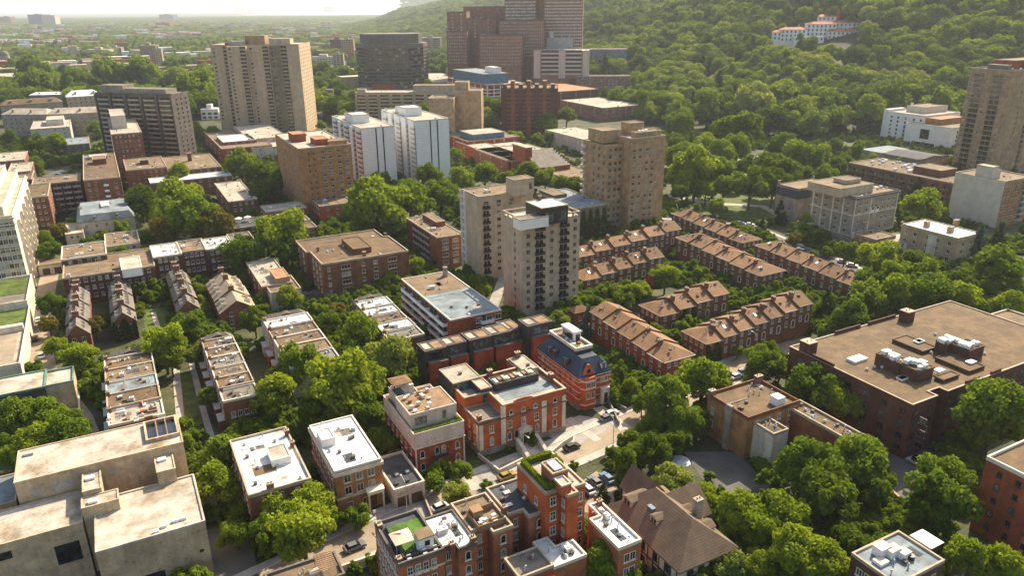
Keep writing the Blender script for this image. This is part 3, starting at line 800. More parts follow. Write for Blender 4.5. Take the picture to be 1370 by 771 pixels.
def hedge_mesh(segs, seed=3, wd=.8, ht=1.2, dens=230):
    r = np.random.RandomState(seed); vs, fs = [], []
    for (ax, ay, bx, by) in segs:
        L = math.hypot(bx - ax, by - ay); n = int(L * dens)
        t = r.rand(n); q = r.uniform(-.5, .5, (n, 3))
        k = r.randint(0, 3, n)
        q[np.arange(n), np.where(k == 0, 0, np.where(k == 1, 1, 2))] = np.where(k == 2, .5, np.sign(q[np.arange(n), np.where(k == 0, 0, np.where(k == 1, 1, 2))]) * .5)
        ux, uy = (bx - ax) / L, (by - ay) / L
        X = ax + (bx - ax) * t - uy * q[:, 1] * wd; Y = ay + (by - ay) * t + ux * q[:, 1] * wd; Z = (q[:, 2] + .5) * ht + r.normal(0, .05, n)
        d1 = r.normal(size=(n, 3)); d1 /= np.linalg.norm(d1, axis=1)[:, None]; d2 = np.cross(d1, r.normal(size=(n, 3))); d2 /= np.linalg.norm(d2, axis=1)[:, None]
        c = np.stack([X, Y, Z], 1); s = .17
        for A in np.stack([c - d1 * s, c + d2 * s, c + d1 * s, c - d2 * s], 1): 
            o = len(vs); vs += [tuple(p) for p in A]; fs.append((o, o + 1, o + 2, o + 3))
        o = len(vs); w2 = wd * .42
        cs = [(ax + uy * w2, ay - ux * w2), (bx + uy * w2, by - ux * w2), (bx - uy * w2, by + ux * w2), (ax - uy * w2, ay + ux * w2)]
        vs += [(x, y, 0) for x, y in cs] + [(x, y, ht * .92) for x, y in cs]
        fs += [(o, o + 1, o + 5, o + 4), (o + 1, o + 2, o + 6, o + 5), (o + 2, o + 3, o + 7, o + 6), (o + 3, o, o + 4, o + 7), (o + 4, o + 5, o + 6, o + 7)]
    me = bpy.data.meshes.new('hedge'); me.from_pydata(vs, [], fs); me.materials.append(MATS['leaf_bright']); return me
W, D = b.w, b.d
tag(link('clipped_hedge', hedge_mesh([(.8, .8, .8, D - .8), (.8, D - .8, W - .9, D - .8), (1.2, .9, 3.0, .9), (W - .9, D - 2.0, W - .9, D * .55)]), None, (b.o.x, b.o.y, 18.6), b.ang), 'clipped bright green hedge edging the roof of the tall brick house', 'hedge')
# --- low white roofs in front
b = Bld('flat_roofed_house', 'brick house with white membrane roof and grey cornice, skylight frame on top', 'house', [t15(365, 432), t15(475, 390), t15(685, 592)], 11.5, 'brick_front', 'roof_white', .45, 'coping_white',
        foot=lambda w, d: [(0, 0), (w, 0), (w, d), (2.2, d), (2.2, d * .72), (0, d * .72)], short='the white roofed house beside the big dark roof')
b.clutter(5, 3, sky=1, ac=1); b.win('F', 2, fl(2, 3, 3.1), 1.2, 1.8, near=True); b.chim_at(b.w - .7, b.d - .7, 1.2)
b = Bld('flat_roofed_house', 'small house with stepped white roof at the bottom edge by a bright green tree', 'house', [t15(140, 622), t15(222, 570), t15(405, 668)], 9.5, 'brick_front', 'roof_white', .4, 'coping_white',
        foot=lambda w, d: [(0, 0), (w, 0), (w, d * .62), (w * .45, d * .62), (w * .45, d), (0, d)], short='the small stepped white roof')
b.clutter(4, 4, ac=1)
b = Bld('flat_roofed_house', 'low house with plain olive grey roof and red awning at the bottom edge', 'house', [t15(-20, 690), t15(140, 628), t15(235, 722)], 10, 'brick_mid', 'roof_grey', .35, 'coping', short='the olive grey roof with red awning')
b.clutter(2, 6); MB().box(b.w * .4, b.w * .95, -1.0, -.06, 8.4, 8.7).obj('awning', 'paint_red', b.e); b.win('F', 2, [2, 5], 1.2, 1.8)
# --- big house with the dark shingle roof
def VW(u, t): return (math.cos(rad(E1A)) * u - math.sin(rad(E1A)) * t, math.sin(rad(E1A)) * u + math.cos(rad(E1A)) * t, 0)
b = Bld('shingle_roofed_villa', 'large villa with steep dark brown shingle roof, dormers and stone chimney', 'house', [VW(75.6, 80.5), VW(88.2, 101)], 7.0, 'stucco_cream', None, None, short='the villa with the big dark roof')
m = MB(); gable(m, 0, b.w, 0, b.d, 7.0, 5.6, 'y', .7, hip0=5.2, hip1=6.0, mi=0, gmi=1, th=.3)
m.obj('roof', ['shingle_dark', 'stucco_cream'], b.e)
W, D = b.w, b.d
m = MB(); gable(m, W * .5, W + 2.5, D * .46, D * .86, 7.2, 4.6, 'x', .5, mi=0, gmi=1, th=.25); m.obj('wing_roof', ['shingle_dark', 'stucco_cream'], b.e)
MB().box(W - .1, W + 2.3, D * .48, D * .84, -2, 7.1).obj('wing_wall', 'stucco_cream', b.e)
m = MB(); gable(m, W * .42, W * .85, D - 5.0, D + 4.0, 7.4, 4.4, 'y', .4, mi=0, gmi=1, th=.25); m.obj('rear_roof', ['shingle_dark', 'stucco_cream'], b.e); MB().box(W * .42 + .2, W * .85 - .2, D - .2, D + 3.8, -2, 7.3).obj('rear_wall', 'stucco_cream', b.e)
def dormer(B, x, y, z, w, dep, h, ax='L', rm='shingle_dark', wm='stucco_cream', rise=.7):
    """dormer whose face looks out of side ax; x, y is the middle of its face"""
    a = {'L': math.pi / 2 * 3, 'F': 0, 'R': math.pi / 2, 'B': math.pi}[ax]
    mm = MB().box(-w / 2, w / 2, 0, dep, z - 1.2, z + h)
    gable(mm, -w / 2, w / 2, 0, dep, z + h + .01, rise, 'y', .18, mi=1, gmi=0, th=.1)
    o = mm.obj('dormer', [wm, rm], B.e, (x, y, 0), a)
    MB().add([(-w * .33, -.03, z + .15), (w * .33, -.03, z + .15), (w * .33, -.03, z + h - .15), (-w * .33, -.03, z + h - .15)], [(0, 1, 2, 3)]).box(-.04, .04, -.06, -.031, z + .15, z + h - .15, 1).obj('window', ['glass_dark', 'frame_white'], o)
    return o
dx, dy = b.loc(t15(760, 510), 11)
dormer(b, W * .17, D * .50, 9.0, 2.0, 3.6, 1.3, 'L'); dormer(b, W * .12, D * .86, 8.4, 2.6, 4.5, 1.6, 'L')
MB().box(W * .28 - .5, W * .28 + .5, D * .58, D * .58 + 1.6, 10.3, 10.75).obj('skylight', 'blue_metal', b.e)
dormer(b, W * .86, D * .22, 8.4, 2.4, 4.0, 1.6, 'R'); dormer(b, W * .84, D * .48, 8.6, 2.0, 4.0, 1.5, 'R')
b.chim_at(W * .8, D * .36, 4.6, 1.5, 1.2, 'stone_grey', 9.0)
b.win('L', 5, [1, 4.2], 1.3, 1.7, frame='frame_dark', near=True); b.win('F', 4, [1, 4.2], 1.4, 1.7, frame='frame_dark', near=True)
m = MB()
for i in range(12): m.box(-.12, -.03, .5 + i * (D - 1) / 12, .72 + i * (D - 1) / 12, 2.6, 7.0)
m.box(-.13, -.03, .2, D - .2, 3.3, 3.6).box(.2, W - .2, -.13, -.03, 3.3, 3.6); m.obj('timber_framing', 'frame_dark', b.e)
# --- flat roof with machines and pergola at the lower right
b = Bld('flat_roofed_block', 'dark brick block with grey roof carrying pale air handling boxes', 'building', [t16(470, 668), t16(700, 545), t16(935, 700)], 10.5, 'brick_dark', 'roof_blue', .4, 'coping', short='the roof with pale air handlers')
x0, x1, y0, y1 = b.rect([t16(600, 640), t16(690, 590), t16(800, 660)], 12)
for k, (fx, fy, sx, sy, hz) in enumerate(((0.0, .8, 2.6, 1.8, 1.7), (.28, .55, 2.6, 1.7, 1.5), (.62, .25, 1.9, 1.6, 1.2), (-.35, .45, 2.0, 1.7, .5))):
    ax, ay = x0 + fx * (x1 - x0), y0 + fy * (y1 - y0)
    MB().box(ax, ax + sx, ay, ay + sy, 10.51, 10.5 + hz).box(ax - .05, ax + sx + .05, ay - .05, ay + sy + .05, 10.505 + hz, 10.6 + hz, 1).obj('air_handler', ['metal_white', 'stucco_cream'], b.e)
m = MB().cyl(x0 + (x1 - x0) * .95, y0 + .8, .6, .6, 10.51, 11.3, 12, 1); m.obj('round_fan', ['metal_grey', 'metal_black'], b.e)
b.clutter(3, 2); b.win('L', 4, [1.5, 4.6, 7.4], 1.2, 1.5); b.win('F', 4, [1.5, 4.6, 7.4], 1.2, 1.5)
ox, oy = P(t16(775, 560), 9.5)
b = Bld('pergola', 'open black pergola with pale slatted top beside the machine roof', 'pergola', [t16(760, 565), t16(825, 530), t16(940, 600)], 10.6, 'metal_black', None, None, walls=False, short='the black pergola')
W, D = b.w, b.d
m = MB()
for i in (.1, W - .1):
    for j in (.1, D - .1): m.box(i - .08, i + .08, j - .08, j + .08, 0, 10.3)
m.box(0, W, 0, .15, 10.3, 10.6).box(0, W, D - .15, D, 10.3, 10.6).box(0, .15, .16, D - .16, 10.3, 10.6).box(W - .15, W, .16, D - .16, 10.3, 10.6)
m.obj('pergola_frame', 'metal_black', b.e)
for i in range(12): link('slat', shared(('pslat', round(D, 1)), lambda: MB().box(0, .35, .05, D - .05, 0, .05).mesh('slat', ['galvanised'])), b.e, (.2 + i * (W - .7) / 11, 0, 10.61))
# --- red brick slab cut by the right edge
b = Bld('brick_apartment_block', 'plain orange brick block with small square windows by the right edge', 'building', [t16(1180, 178), t16(1420, 290), t16(1480, 20)], 16.5, 'brick_red', 'roof_gravel', .6, 'coping_white', short='the plain orange brick block')
b.win('F', [8.2, 12.0, 16], fl(2.0, 5, 3), 1.0, 1.0, frame='frame_dark', near=True); b.win('L', [3, 6.5, 10, 14, 18], fl(2.0, 5, 3), 1.0, 1.2, frame='frame_dark')
# --- bottom left flat roof with pergola
b = Bld('flat_roofed_house', 'low brown roof with pale slatted pergola at the bottom edge by the street', 'house', [t14(60, 790), t14(410, 655), t14(470, 770)], 10, 'brick_dark', 'roof_tan', .5, 'coping_dark', short='the slatted roof at the bottom edge')
x0, x1, y0, y1 = b.rect([t14(310, 720), t14(400, 690), t14(440, 771)], 10)
for i in range(9): link('slat', shared('bslat', lambda: MB().box(0, 3.0, 0, .35, 0, .08).mesh('slat', ['timber'])), b.e, (x0, y0 + .5 * i, 12.2))
m = MB()
for i in (x0 + .1, x0 + 2.9):
    for j in (y0, y0 + 4.2): m.box(i - .06, i + .06, j - .06, j + .06, 10.01, 12.19)
m.obj('pergola_frame', 'timber', b.e); b.clutter(3, 8)
# --- stone coping wall by the street
# ================================================================== white roofed pair and garage
b = Bld('flat_roofed_house', 'brick house with stained white roof, two brick chimneys and a square roof box', 'house', [t13(1265, 60), t13(1270, 330), t14(295, 275)], 10, 'brick_mid', 'roof_stained', .5, 'coping', short='the stained white roof with a square box')
b.pent(b.rect([t14(90, 180), t14(185, 145), t14(150, 90)], 11.6), 11.6, 'stucco_white', 'roof_pale', 'roof_box')
b.clutter(8, 9); b.chim_at(b.w - .5, b.d * .62, 1.4, .9, .9); b.chim_at(b.w - .5, b.d * .85, 1.5, .9, .9); b.chim_at(b.w * .35, .5, 1.6, 1.4, .8)
b.win('F', 3, fl(1.5, 3, 3), 1.1, 1.7, near=True); b.win('L', 5, fl(1.5, 3, 3), 1.0, 1.6)
b = Bld('flat_roofed_house', 'ochre brick house with clean white roof and pillared stone porch', 'house', [t14(415, 238), px(418, 570), t14(655, 168)], 11, 'brick_ochre', 'roof_white', .3, 'coping_white', short='the ochre brick house with clean white roof')
b.pent(b.rect([t14(330, 20), t14(350, 75), t14(410, 45)], 12.8), 12.8, 'stucco_white', 'roof_white', 'roof_box'); b.clutter(9, 3)
b.band(9.9, 10.6, .35, 'limestone', 'cornice'); b.band(4.1, 4.5, .12, 'limestone')
b.win('F', 3, fl(4.9, 2, 2.9), 1.5, 1.9, frame='limestone', near=True); b.win('L', 7, fl(2, 3, 2.9), 1.2, 1.8, frame='frame_white'); b.win('F', [2.5, 6], [1.0], 1.4, 2, frame='limestone', near=True)
m = MB().box(b.w - 4, b.w - .5, -2.0, -.06, 4.4, 4.9, 0)
for q in (b.w - 3.8, b.w - .7):
    m.cyl(q, -1.7, .22, .2, 0, 4.4, 8, 0)
m.box(b.w - 4.1, b.w - .4, -2.1, -.05, 4.91, 5.25); m.obj('porch', 'limestone', b.e); MB().box(b.w - 2.9, b.w - 1.6, -.09, -.005, 0.6, 3.2).obj('door', 'door_brown', b.e)
m = MB()
for i in range(5): m.box(b.w - 3.4, b.w - 1.0, -2.4 - .35 * i, -2.06 - .35 * i, -.2, .7 - .14 * i)
m.obj('step', 'sidewalk', b.e)
b = Bld('garage', 'pale double garage with dark doors and a roof terrace', 'garage', [t14(680, 160), t14(722, 340), t14(872, 282)], 4.2, 'stucco_cream', 'roof_dark', .6, 'stucco_cream', short='the double garage')
W = b.w
for k in (.27, .73):
    m = MB().box(W * k - 1.25, W * k + 1.25, -.08, -.005, 0, 2.5)
    for i in range(4): m.box(W * k - 1.2, W * k + 1.2, -.11, -.081, .1 + .6 * i, .6 + .6 * i)
    m.obj('garage_door', 'door_brown', b.e)
for i in range(4):
    MB().box(1 + i * 1.2, 1.8 + i * 1.2, 2 + (i % 2) * 3, 2.8 + (i % 2) * 3, 4.21, 4.7).obj('terrace_furniture', ['cladding_dark', 'metal_grey'][i % 2], b.e)
# ================================================================== beige house with roof decks
b = Bld('deck_topped_house', 'red brick house with beige plastered upper floors and planted roof decks', 'house', [t10(1068, 705), t10(825, 790), t10(700, 580)], 10.4, 'brick_red', 'roof_grey', None, None, short='the beige house with roof decks')
W, D = b.w, b.d
b.band(7.2, 10.9, .06, 'stucco_pink', 'plaster_storey', .3); b.band(7.05, 7.3, .2, 'limestone', 'cornice'); b.band(10.91, 11.1, .12, 'limestone', 'coping')
MB().box(.4, W - .4, .4, D - .4, 10.3, 10.419).obj('deck', 'timber', b.e)
MB().box(.5, W - .5, .45, 3.0, 10.425, 10.5).obj('turf', 'turf', b.e)
b.pent((.5, W - .3, 3.2, D * .62), 14.0, 'stucco_pink', 'roof_pale', 'upper_storey', 10.43)
b.pent((1.2, W * .55, D * .62 + .02, D - .6), 13.2, 'stucco_pink', 'roof_dark', 'upper_storey', 10.43)
MB().box(.9, W - .7, 3.5, D * .6, 14.005, 14.03).obj('deck', 'timber', b.e)
x0 = 1.2
m = MB()
for i in (x0 + .2, x0 + 4.3):
    for j in (D - 4.6, D - .9): m.box(i - .1, i + .1, j - .1, j + .1, 13.4, 15.6)
m.obj('pavilion_post', 'metal_black', b.e)
m = MB(); gable(m, x0, x0 + 4.5, D - 4.8, D - .7, 15.6, .5, 'x', .2, hip0=1.5, hip1=1.5); m.obj('pavilion_roof', 'shingle_brown', b.e)
MB().box(W * .34, W * .34 + 1, D * .62, D * .62 + .8, 14.0, 16.4).obj('chimney', 'stucco_pink', b.e)
rr = random.Random(8)
for i in range(14):
    fx, fy = rr.uniform(1, W - 1), rr.uniform(3.6, D * .6); MB().box(fx - .4, fx + .4, fy - .35, fy + .35, 14.23, 14.5 + rr.random() * .5).obj('deck_furniture', rr.choice(['metal_white', 'stucco_cream', 'timber', 'paint_red' if i == 3 else 'stucco_pink']), b.e)
m = MB()
for i, (xa, ya) in enumerate(((W * .12, 3.14), (W * .3, 3.14), (W * .68, 3.14))):
    m.box(xa, xa + [2.2, .8, .9][i], ya - .02, ya + .04, 11.0, 13.2)
m.obj('glass_door', 'glass_blind', b.e)
rail = MB()
for i in range(int(W / .6)): rail.box(.3 + i * .6, .36 + i * .6, .2, .26, 11.1, 12.0)
rail.box(.2, W - .2, .2, .27, 12.001, 12.08); rail.obj('railing', 'metal_black', b.e)
b.win('F', [1.7, W / 2 - .8, W / 2 + .8, W - 1.8], [4.4], 1.1, 1.9, near=True, arch=True); b.win('F', [1.7, W - 1.8], [1.2], 1.1, 1.9, near=True, arch=True)
b.win('F', [1.7, W / 2 - .5, W / 2 + .5, W - 1.8], [8.1], .85, 1.1, near=True); b.win('L', 6, [1.2, 4.4], 1.0, 1.8, near=True, arch=True); b.win('L', 5, [8.1], .9, 1.2)
MB().box(W / 2 - .6, W / 2 + .6, -.1, -.005, .3, 2.9).obj('door', 'frame_white', b.e); b.balcony('F', [W / 2], [4.1], 3.6, 1.1, 'metal_black', 'metal_black', False, False)
for xq in (.16, W - .16): MB().box(xq - .18, xq + .18, -.14, -.06, -1, 7).obj('quoin', 'limestone', b.e)
link('planting', hedge_mesh([(.4, .55, W - .4, .55), (W - .5, .8, W - .5, 3)], 5, .5, .6, 160), b.e, (0, 0, 10.5))
# ================================================================== large red brick institution
zz = tile(580, 460, 4.817)
def wpt(u, t): return (math.cos(rad(E1A)) * u - math.sin(rad(E1A)) * t, math.sin(rad(E1A)) * u + math.cos(rad(E1A)) * t, 0)
MW = 23.8
b = Bld('brick_mansion_block', 'large orange-red brick mansion with stone quoins, curved parapet and entrance stairs', 'building', [wpt(64.9, 139.2), wpt(64.9 + MW, 139.2 + 21)], 11.0, 'brick_orange', 'roof_pale', None, None, short='the orange-red brick mansion',
        foot=lambda w, d: [(w * .27, 0), (w, 0), (w, d), (w * .78, d), (w * .78, 16), (0, 16), (0, d * .36), (w * .27, d * .36)])
W, D = b.w, b.d
b.band(10.4, 11.9, .05, 'brick_orange', 'parapet', .35); b.band(11.9, 12.15, .14, 'coping', 'coping', .42)
b.pent((0, W * .27 - .01, 0, D * .36 - .01), 9.2, 'brick_orange', 'roof_grey', 'front_bay', -3, 'coping')
b.poly = [(0, 0), (W, 0), (W, D), (0, D)]
b.band(8.45, 8.8, .32, 'coping_dark', 'cornice'); b.band(-.5, 1.6, .14, 'stone_grey', 'plinth')
for xq, ww, zt_ in ((.55, 1.0, 8.4), (W * .27, 1.3, 11.8), (W * .74, 1.3, 10.3), (W - .55, 1.0, 10.3)): MB().box(xq - ww / 2, xq + ww / 2, -.2, -.03, 1.6, zt_).obj('quoin', 'limestone', b.e)
MB().box(-.2, -.03, .1, 1.0, 1.6, 8.4).obj('quoin', 'limestone', b.e)
pts = [(W * .50 + W * .12 * math.cos(math.pi * i / 10), 11.9 + .75 * math.sin(math.pi * i / 10)) for i in range(11)]
MB().add([(x, -.12, z) for x, z in pts] + [(x, .3, z) for x, z in pts], [tuple(range(11)), tuple(range(21, 10, -1))] + [(i, i + 11, i + 12, i + 1) for i in range(10)]).obj('gable', 'brick_red', b.e)
F = 'F'
b.win(F, [W * .14, W * .34, W * .42, W * .58, W * .66, W * .87], [2.2], 1.15, 2.3, near=True, arch=True, frame='limestone'); b.win(F, [W * .14, W * .345, W * .50, W * .655, W * .87], [5.5], 1.2, 2.0, near=True, frame='limestone', cross=True)
b.win(F, [W * .36, W * .50, W * .64, W * .87], [9.0], 1.05, 1.25, near=True, frame='limestone', arch=True); b.win(F, [W * .14, W * .87], [.1], 1.6, 1.2, near=True, frame='frame_white', bars=2)
b.win('L', [-2.2, -5.2], [2.2, 5.5], 1.0, 1.9, near=True, frame='limestone'); b.win('R', 8, [2.2, 5.5], 1.1, 2.0, frame='limestone')
XM = W * .50
m = MB().box(XM - 1.5, XM + 1.5, -1.3, -.1, 1.3, 4.2); pts = [(XM + 1.7 * math.cos(math.pi * i / 8), 4.2 + 1.0 * math.sin(math.pi * i / 8)) for i in range(9)]
m.add([(x, -1.4, z) for x, z in pts] + [(x, -.1, z) for x, z in pts], [tuple(range(8, -1, -1)), tuple(range(9, 18))] + [(i, i + 1, i + 10, i + 9) for i in range(8)]); m.obj('portal', 'limestone', b.e)
MB().box(XM - .8, XM + .8, -1.38, -1.305, 1.35, 3.7).obj('door', 'door_brown', b.e)
for i in range(8): MB().box(XM - 2.0, XM + 2.0, -1.42 - .6 * (i + 1), -1.425 - .6 * i, -.3, 1.3 - .16 * i).obj('step', 'concrete_pale', b.e)
for sx in (-1, 1):
    xx = XM + sx * 2.5
    pr = [(-1.5, -.3), (-7.0, -.3), (-7.0, .9), (-6.5, 1.3), (-3.3, 2.6), (-2.2, 2.9), (-1.5, 2.9)]
    MB().add([(xx - .45, y, z) for y, z in pr] + [(xx + .45, y, z) for y, z in pr], [tuple(range(7)), tuple(range(13, 6, -1))] + [(i, i + 7, (i + 1) % 7 + 7, (i + 1) % 7) for i in range(7)]).obj('stair_cheek', 'concrete_pale', b.e)
b.pent((-.5, 7.0, 13, 21.7), 13.4, 'cladding_dark', 'roof_pale', 'roof_pavilion', -3, 'coping'); b.pent((4.4, 7.4, 7.6, 12.95), 13.1, 'cladding_dark', 'roof_pale', 'roof_pavilion', 9.3, 'coping')
b.pent((8.7, 21.0, 8.4, 12.3), 12.9, 'cladding_dark', 'roof_tan', 'roof_screen')
b.pent((W * .79, W - .4, 12.4, D - .4), 12.4, 'stone_beige', 'roof_pale', 'roof_storey', cop='coping'); MB().box(8.7, W - .6, 3.2, 8.3, 11.003, 11.06).obj('roof_sheet', 'roof_blue', b.e)
MB().box(4.9, 6.0, 7.5, 7.59, 9.4, 12.2).box(.6, 3.4, 12.9, 12.99, 11.1, 13.0).obj('glass_door', 'glass_green', b.e)
for q in ((3.2, 17, 13.4), (W * .9, D * .7, 12.4), (W * .45, 14.2, 11.0), (W * .6, 14.5, 11)): link('roof_vent', shared(('v', 1), lambda: vent_mesh(1)), b.e, q)
for i in range(10): MB().box(9.2 + 1.15 * i, 10.0 + 1.15 * i, 9.0 + .5 * (i % 2), 11.2, 12.91, 13.2 + .2 * (i % 3)).obj('roof_plant', ['galvanised', 'timber', 'coping'][i % 3], b.e)
b.chim_at(.6, .9, 1.3, 1.0, 1.0, z=9.3); b.chim_at(W - .5, D * .3, 1.6, 1.0, 1.4, z=11.9); b.chim_at(W * .45, 15.5, 1.7, 1.2, 1, z=11.8); b.chim_at(W * .9, D - .6, 1.7, 1.4, 1, z=12.3)
MANS = b
# ================================================================== blue slate roof house
zb = tile(700, 430, 5.48)
b = Bld('slate_roofed_mansion', 'orange-red brick mansion with deep blue slate roof and white roof terrace', 'house', [zb(125, 190), zb(400, 408), zb(640, 352)], 9.6, 'brick_orange', None, None, short='the blue slate roofed mansion')
W, D = b.w, b.d
ins = 2.3
def mansard(B, W, D, z, rise, ins, m, name='roof', over=.35):
    lo = [(-over, -over), (W + over, -over), (W + over, D + over), (-over, D + over)]; hi = [(ins, ins), (W - ins, ins), (W - ins, D - ins), (ins, D - ins)]
    mm = MB().add([(x, y, z) for x, y in lo] + [(x, y, z + rise) for x, y in hi] + [(x, y, z - .25) for x, y in lo],
             [(0, 1, 5, 4), (1, 2, 6, 5), (2, 3, 7, 6), (3, 0, 4, 7), (4, 5, 6, 7), (0, 8, 9, 1), (1, 9, 10, 2), (2, 10, 11, 3), (3, 11, 8, 0), (8, 11, 10, 9)])
    return mm.obj(name, m, B.e)
mansard(b, W, D, 9.6, 3.7, 2.6, 'slate_blue')
b.band(9.0, 9.34, .22, 'limestone', 'cornice'); b.band(-.5, 1.5, .12, 'stone_grey', 'plinth'); 
for z in (3.0, 5.0, 6.6, 8.0): b.band(z, z + .22, .07, 'limestone', 'string_course')
x0, x1, y0, y1 = W * .28, W - 2.0, D * .28, D - 1.6
MB().prism([(x0, y0), (x1, y0), (x1, y1), (x0, y1)], 12.2, 14.2).obj('terrace_base', 'cladding_dark', b.e); MB().ring([(x0, y0), (x1, y0), (x1, y1), (x0, y1)], .15, .35, 14.0, 14.9).obj('terrace_parapet', 'coping_white', b.e)
MB().box(x0 + .4, x1 - .4, y0 + .4, y1 - .4, 14.205, 14.25).obj('terrace_floor', 'timber', b.e)
px0, px1, py0, py1 = x0 + (x1 - x0) * .45, x1 - .6, y0 + (y1 - y0) * .35, y0 + (y1 - y0) * .82
MB().box(px0, px1, py0, py1, 14.26, 17.0).obj('roof_cabin', 'stucco_white', b.e); MB().box(px0 - .15, px1 + .15, py0 - .15, py1 + .15, 17.003, 17.2).obj('cabin_roof', 'roof_white', b.e)
MB().box(px0 + .6, px0 + 1.9, py0 - .06, py0 - .005, 14.3, 16.4).box(px0 - .06, px0 - .005, py0 + .6, py1 - .8, 14.6, 16.4).obj('glass_door', 'glass_dark', b.e)
rr = random.Random(5)
for i in range(10):
    fx, fy = rr.uniform(x0 + .7, px0 - .4) if i % 2 else rr.uniform(x0 + 1, x1 - 1), rr.uniform(y0 + .6, py0 - .6) if not i % 2 else rr.uniform(y0 + 1, y1 - 1)
    MB().box(fx - .35, fx + .35, fy - .3, fy + .3, 14.255, 14.6 + .3 * rr.random()).obj('terrace_furniture', rr.choice(['stucco_white', 'turf', 'timber']), b.e)
for fy in (.35, .62, .74): dormer(b, .15, D * fy, 10.4, 1.5, 2.6, 1.5, 'L', 'slate_blue', 'brick_brown', .35)
dormer(b, W * .80, .3, 10.3, 1.5, 2.4, 1.6, 'F', 'slate_blue', 'stucco_white', .6)
gx = W * .30
MB().add([(gx - 2.2, -.1, 9.4), (gx + 2.2, -.1, 9.4), (gx + .3, -.1, 12.6), (gx - .3, -.1, 12.6), (gx - 2.2, .5, 9.4), (gx + 2.2, .5, 9.4), (gx + .3, .5, 12.6), (gx - .3, .5, 12.6)], [(0, 1, 2, 3), (7, 6, 5, 4), (1, 5, 6, 2), (0, 3, 7, 4), (3, 2, 6, 7)]).obj('gable', 'brick_orange', b.e)
m = MB().add([(gx - 2.3, .5, 9.9), (gx + 2.3, .5, 9.9), (gx, .5, 12.5), (gx, 2.8, 12.5)], [(1, 3, 2), (0, 2, 3)]); m.obj('gable_roof', 'slate_blue', b.e)
MB().box(gx - .5, gx + .5, -.16, -.11, 10.2, 11.3).obj('window', 'glass_dark', b.e)
bay = [(gx - 2.4, -.02), (gx - 1.5, -1.2), (gx + 1.5, -1.2), (gx + 2.4, -.02)]
MB().prism(bay, -.5, 9.3).obj('bay', 'brick_orange', b.e); MB().prism(offset(bay, .15), 8.2, 8.6).prism(offset(bay, .12), 6.0, 6.3).prism(offset(bay, .12), 1.4, 1.7).obj('bay_cornice', 'limestone', b.e)
for z, h in ((6.5, 1.6), (3.3, 1.9)):
    for xo in (-.8, .8): 
        o = link('window', shared(('w1', 'bay', h), lambda h=h: win_frame(1.1, h).add(win_pane(1.1, h).v, win_pane(1.1, h).f, 1).mesh('window', ['limestone', 'glass_dark'])), b.e, (gx + xo, -1.2, z))
b.win('F', [W * .74, W * .86], [6.6], 1.0, 1.7, near=True, frame='limestone'); b.win('L', 7, [3.3, 6.7], 1.0, 1.6, near=True, frame='limestone'); b.win('L', 5, [.3], .9, .9)
m = MB().box(W * .68, W * .94, -1.0, -.06, 0.3, 5.0); m.obj('porch', 'limestone', b.e); MB().box(W * .76, W * .86, -1.1, -1.005, .6, 3.6).obj('door', 'frame_dark', b.e)
b.win('R', 6, [3.3, 6.7], 1.0, 1.6, frame='limestone')
# ================================================================== modern brick terraces
zc = t10
MOD = []
def modern(pts, h, label, n):
    b = Bld('modern_terrace_house', label, 'house', pts, h, 'cladding_dark', 'roof_dark', .15, 'coping_dark', group='modern brick terrace houses', short='the modern brick terrace')
    W, D = b.w, b.d
    m = MB().box(W * .12, W - .15, -1.6, -.06, -1, h - 3.2); m.obj('brick_panel', 'brick_red', b.e)
    MB().box(W * .12 - .05, W - .1, -1.65, -.05, h - 3.195, h - 3.05).obj('panel_coping', 'coping_dark', b.e)
    b.win('F', [W * .5], [h - 2.9], W * .7, 2.3, frame='frame_dark', near=True, glass=('glass_mid', 'glass_dark'), sill=False, bars=2)
    b.win('F', [W * .05 + .25], [1, 4, 7], .5, 2.2, frame='frame_dark', sill=False, bars=0); b.win('L', 3, [2, 5.5], 1.2, 2, frame='frame_dark')
    MB().box(W * .08, W * .36, D * .15, D * .8, h + .01, h + .25).obj('skylight', 'roof_pale', b.e)
    MB().box(W * .5, W * .92, D * .12, D * .85, h + .01, h + .12).obj('roof_deck', 'timber', b.e)
    return b
a0, a1 = zc(880, 350), zc(1349, 235)
names = ['first modern brick terrace house, nearest the deck-topped house', 'second modern brick terrace house along from the tree-shaded end', 'third modern brick terrace house, pale skylight in the row middle', 'fourth modern brick terrace house, next to the stepped gap', 'fifth modern brick terrace house, behind the red mansion', 'sixth modern brick terrace house, beside the blue roofed mansion']
segs = [((838, 310), (880, 352), (985, 322)), ((950, 285), (990, 322), (1090, 292)), ((1070, 255), (1110, 295), (1220, 268)), ((1180, 225), (1222, 268), (1320, 240))]
for i, sg in enumerate(segs): modern([zc(*q) for q in sg], 12.0 + .4 * (i >= 2), names[i], i)
modern([t11(-45, 195), t11(-5, 245), t11(62, 222)], 12.0, names[4], 5)
b = modern([t11(55, 185), t11(100, 222), t11(222, 188)], 14.2, names[5], 6)
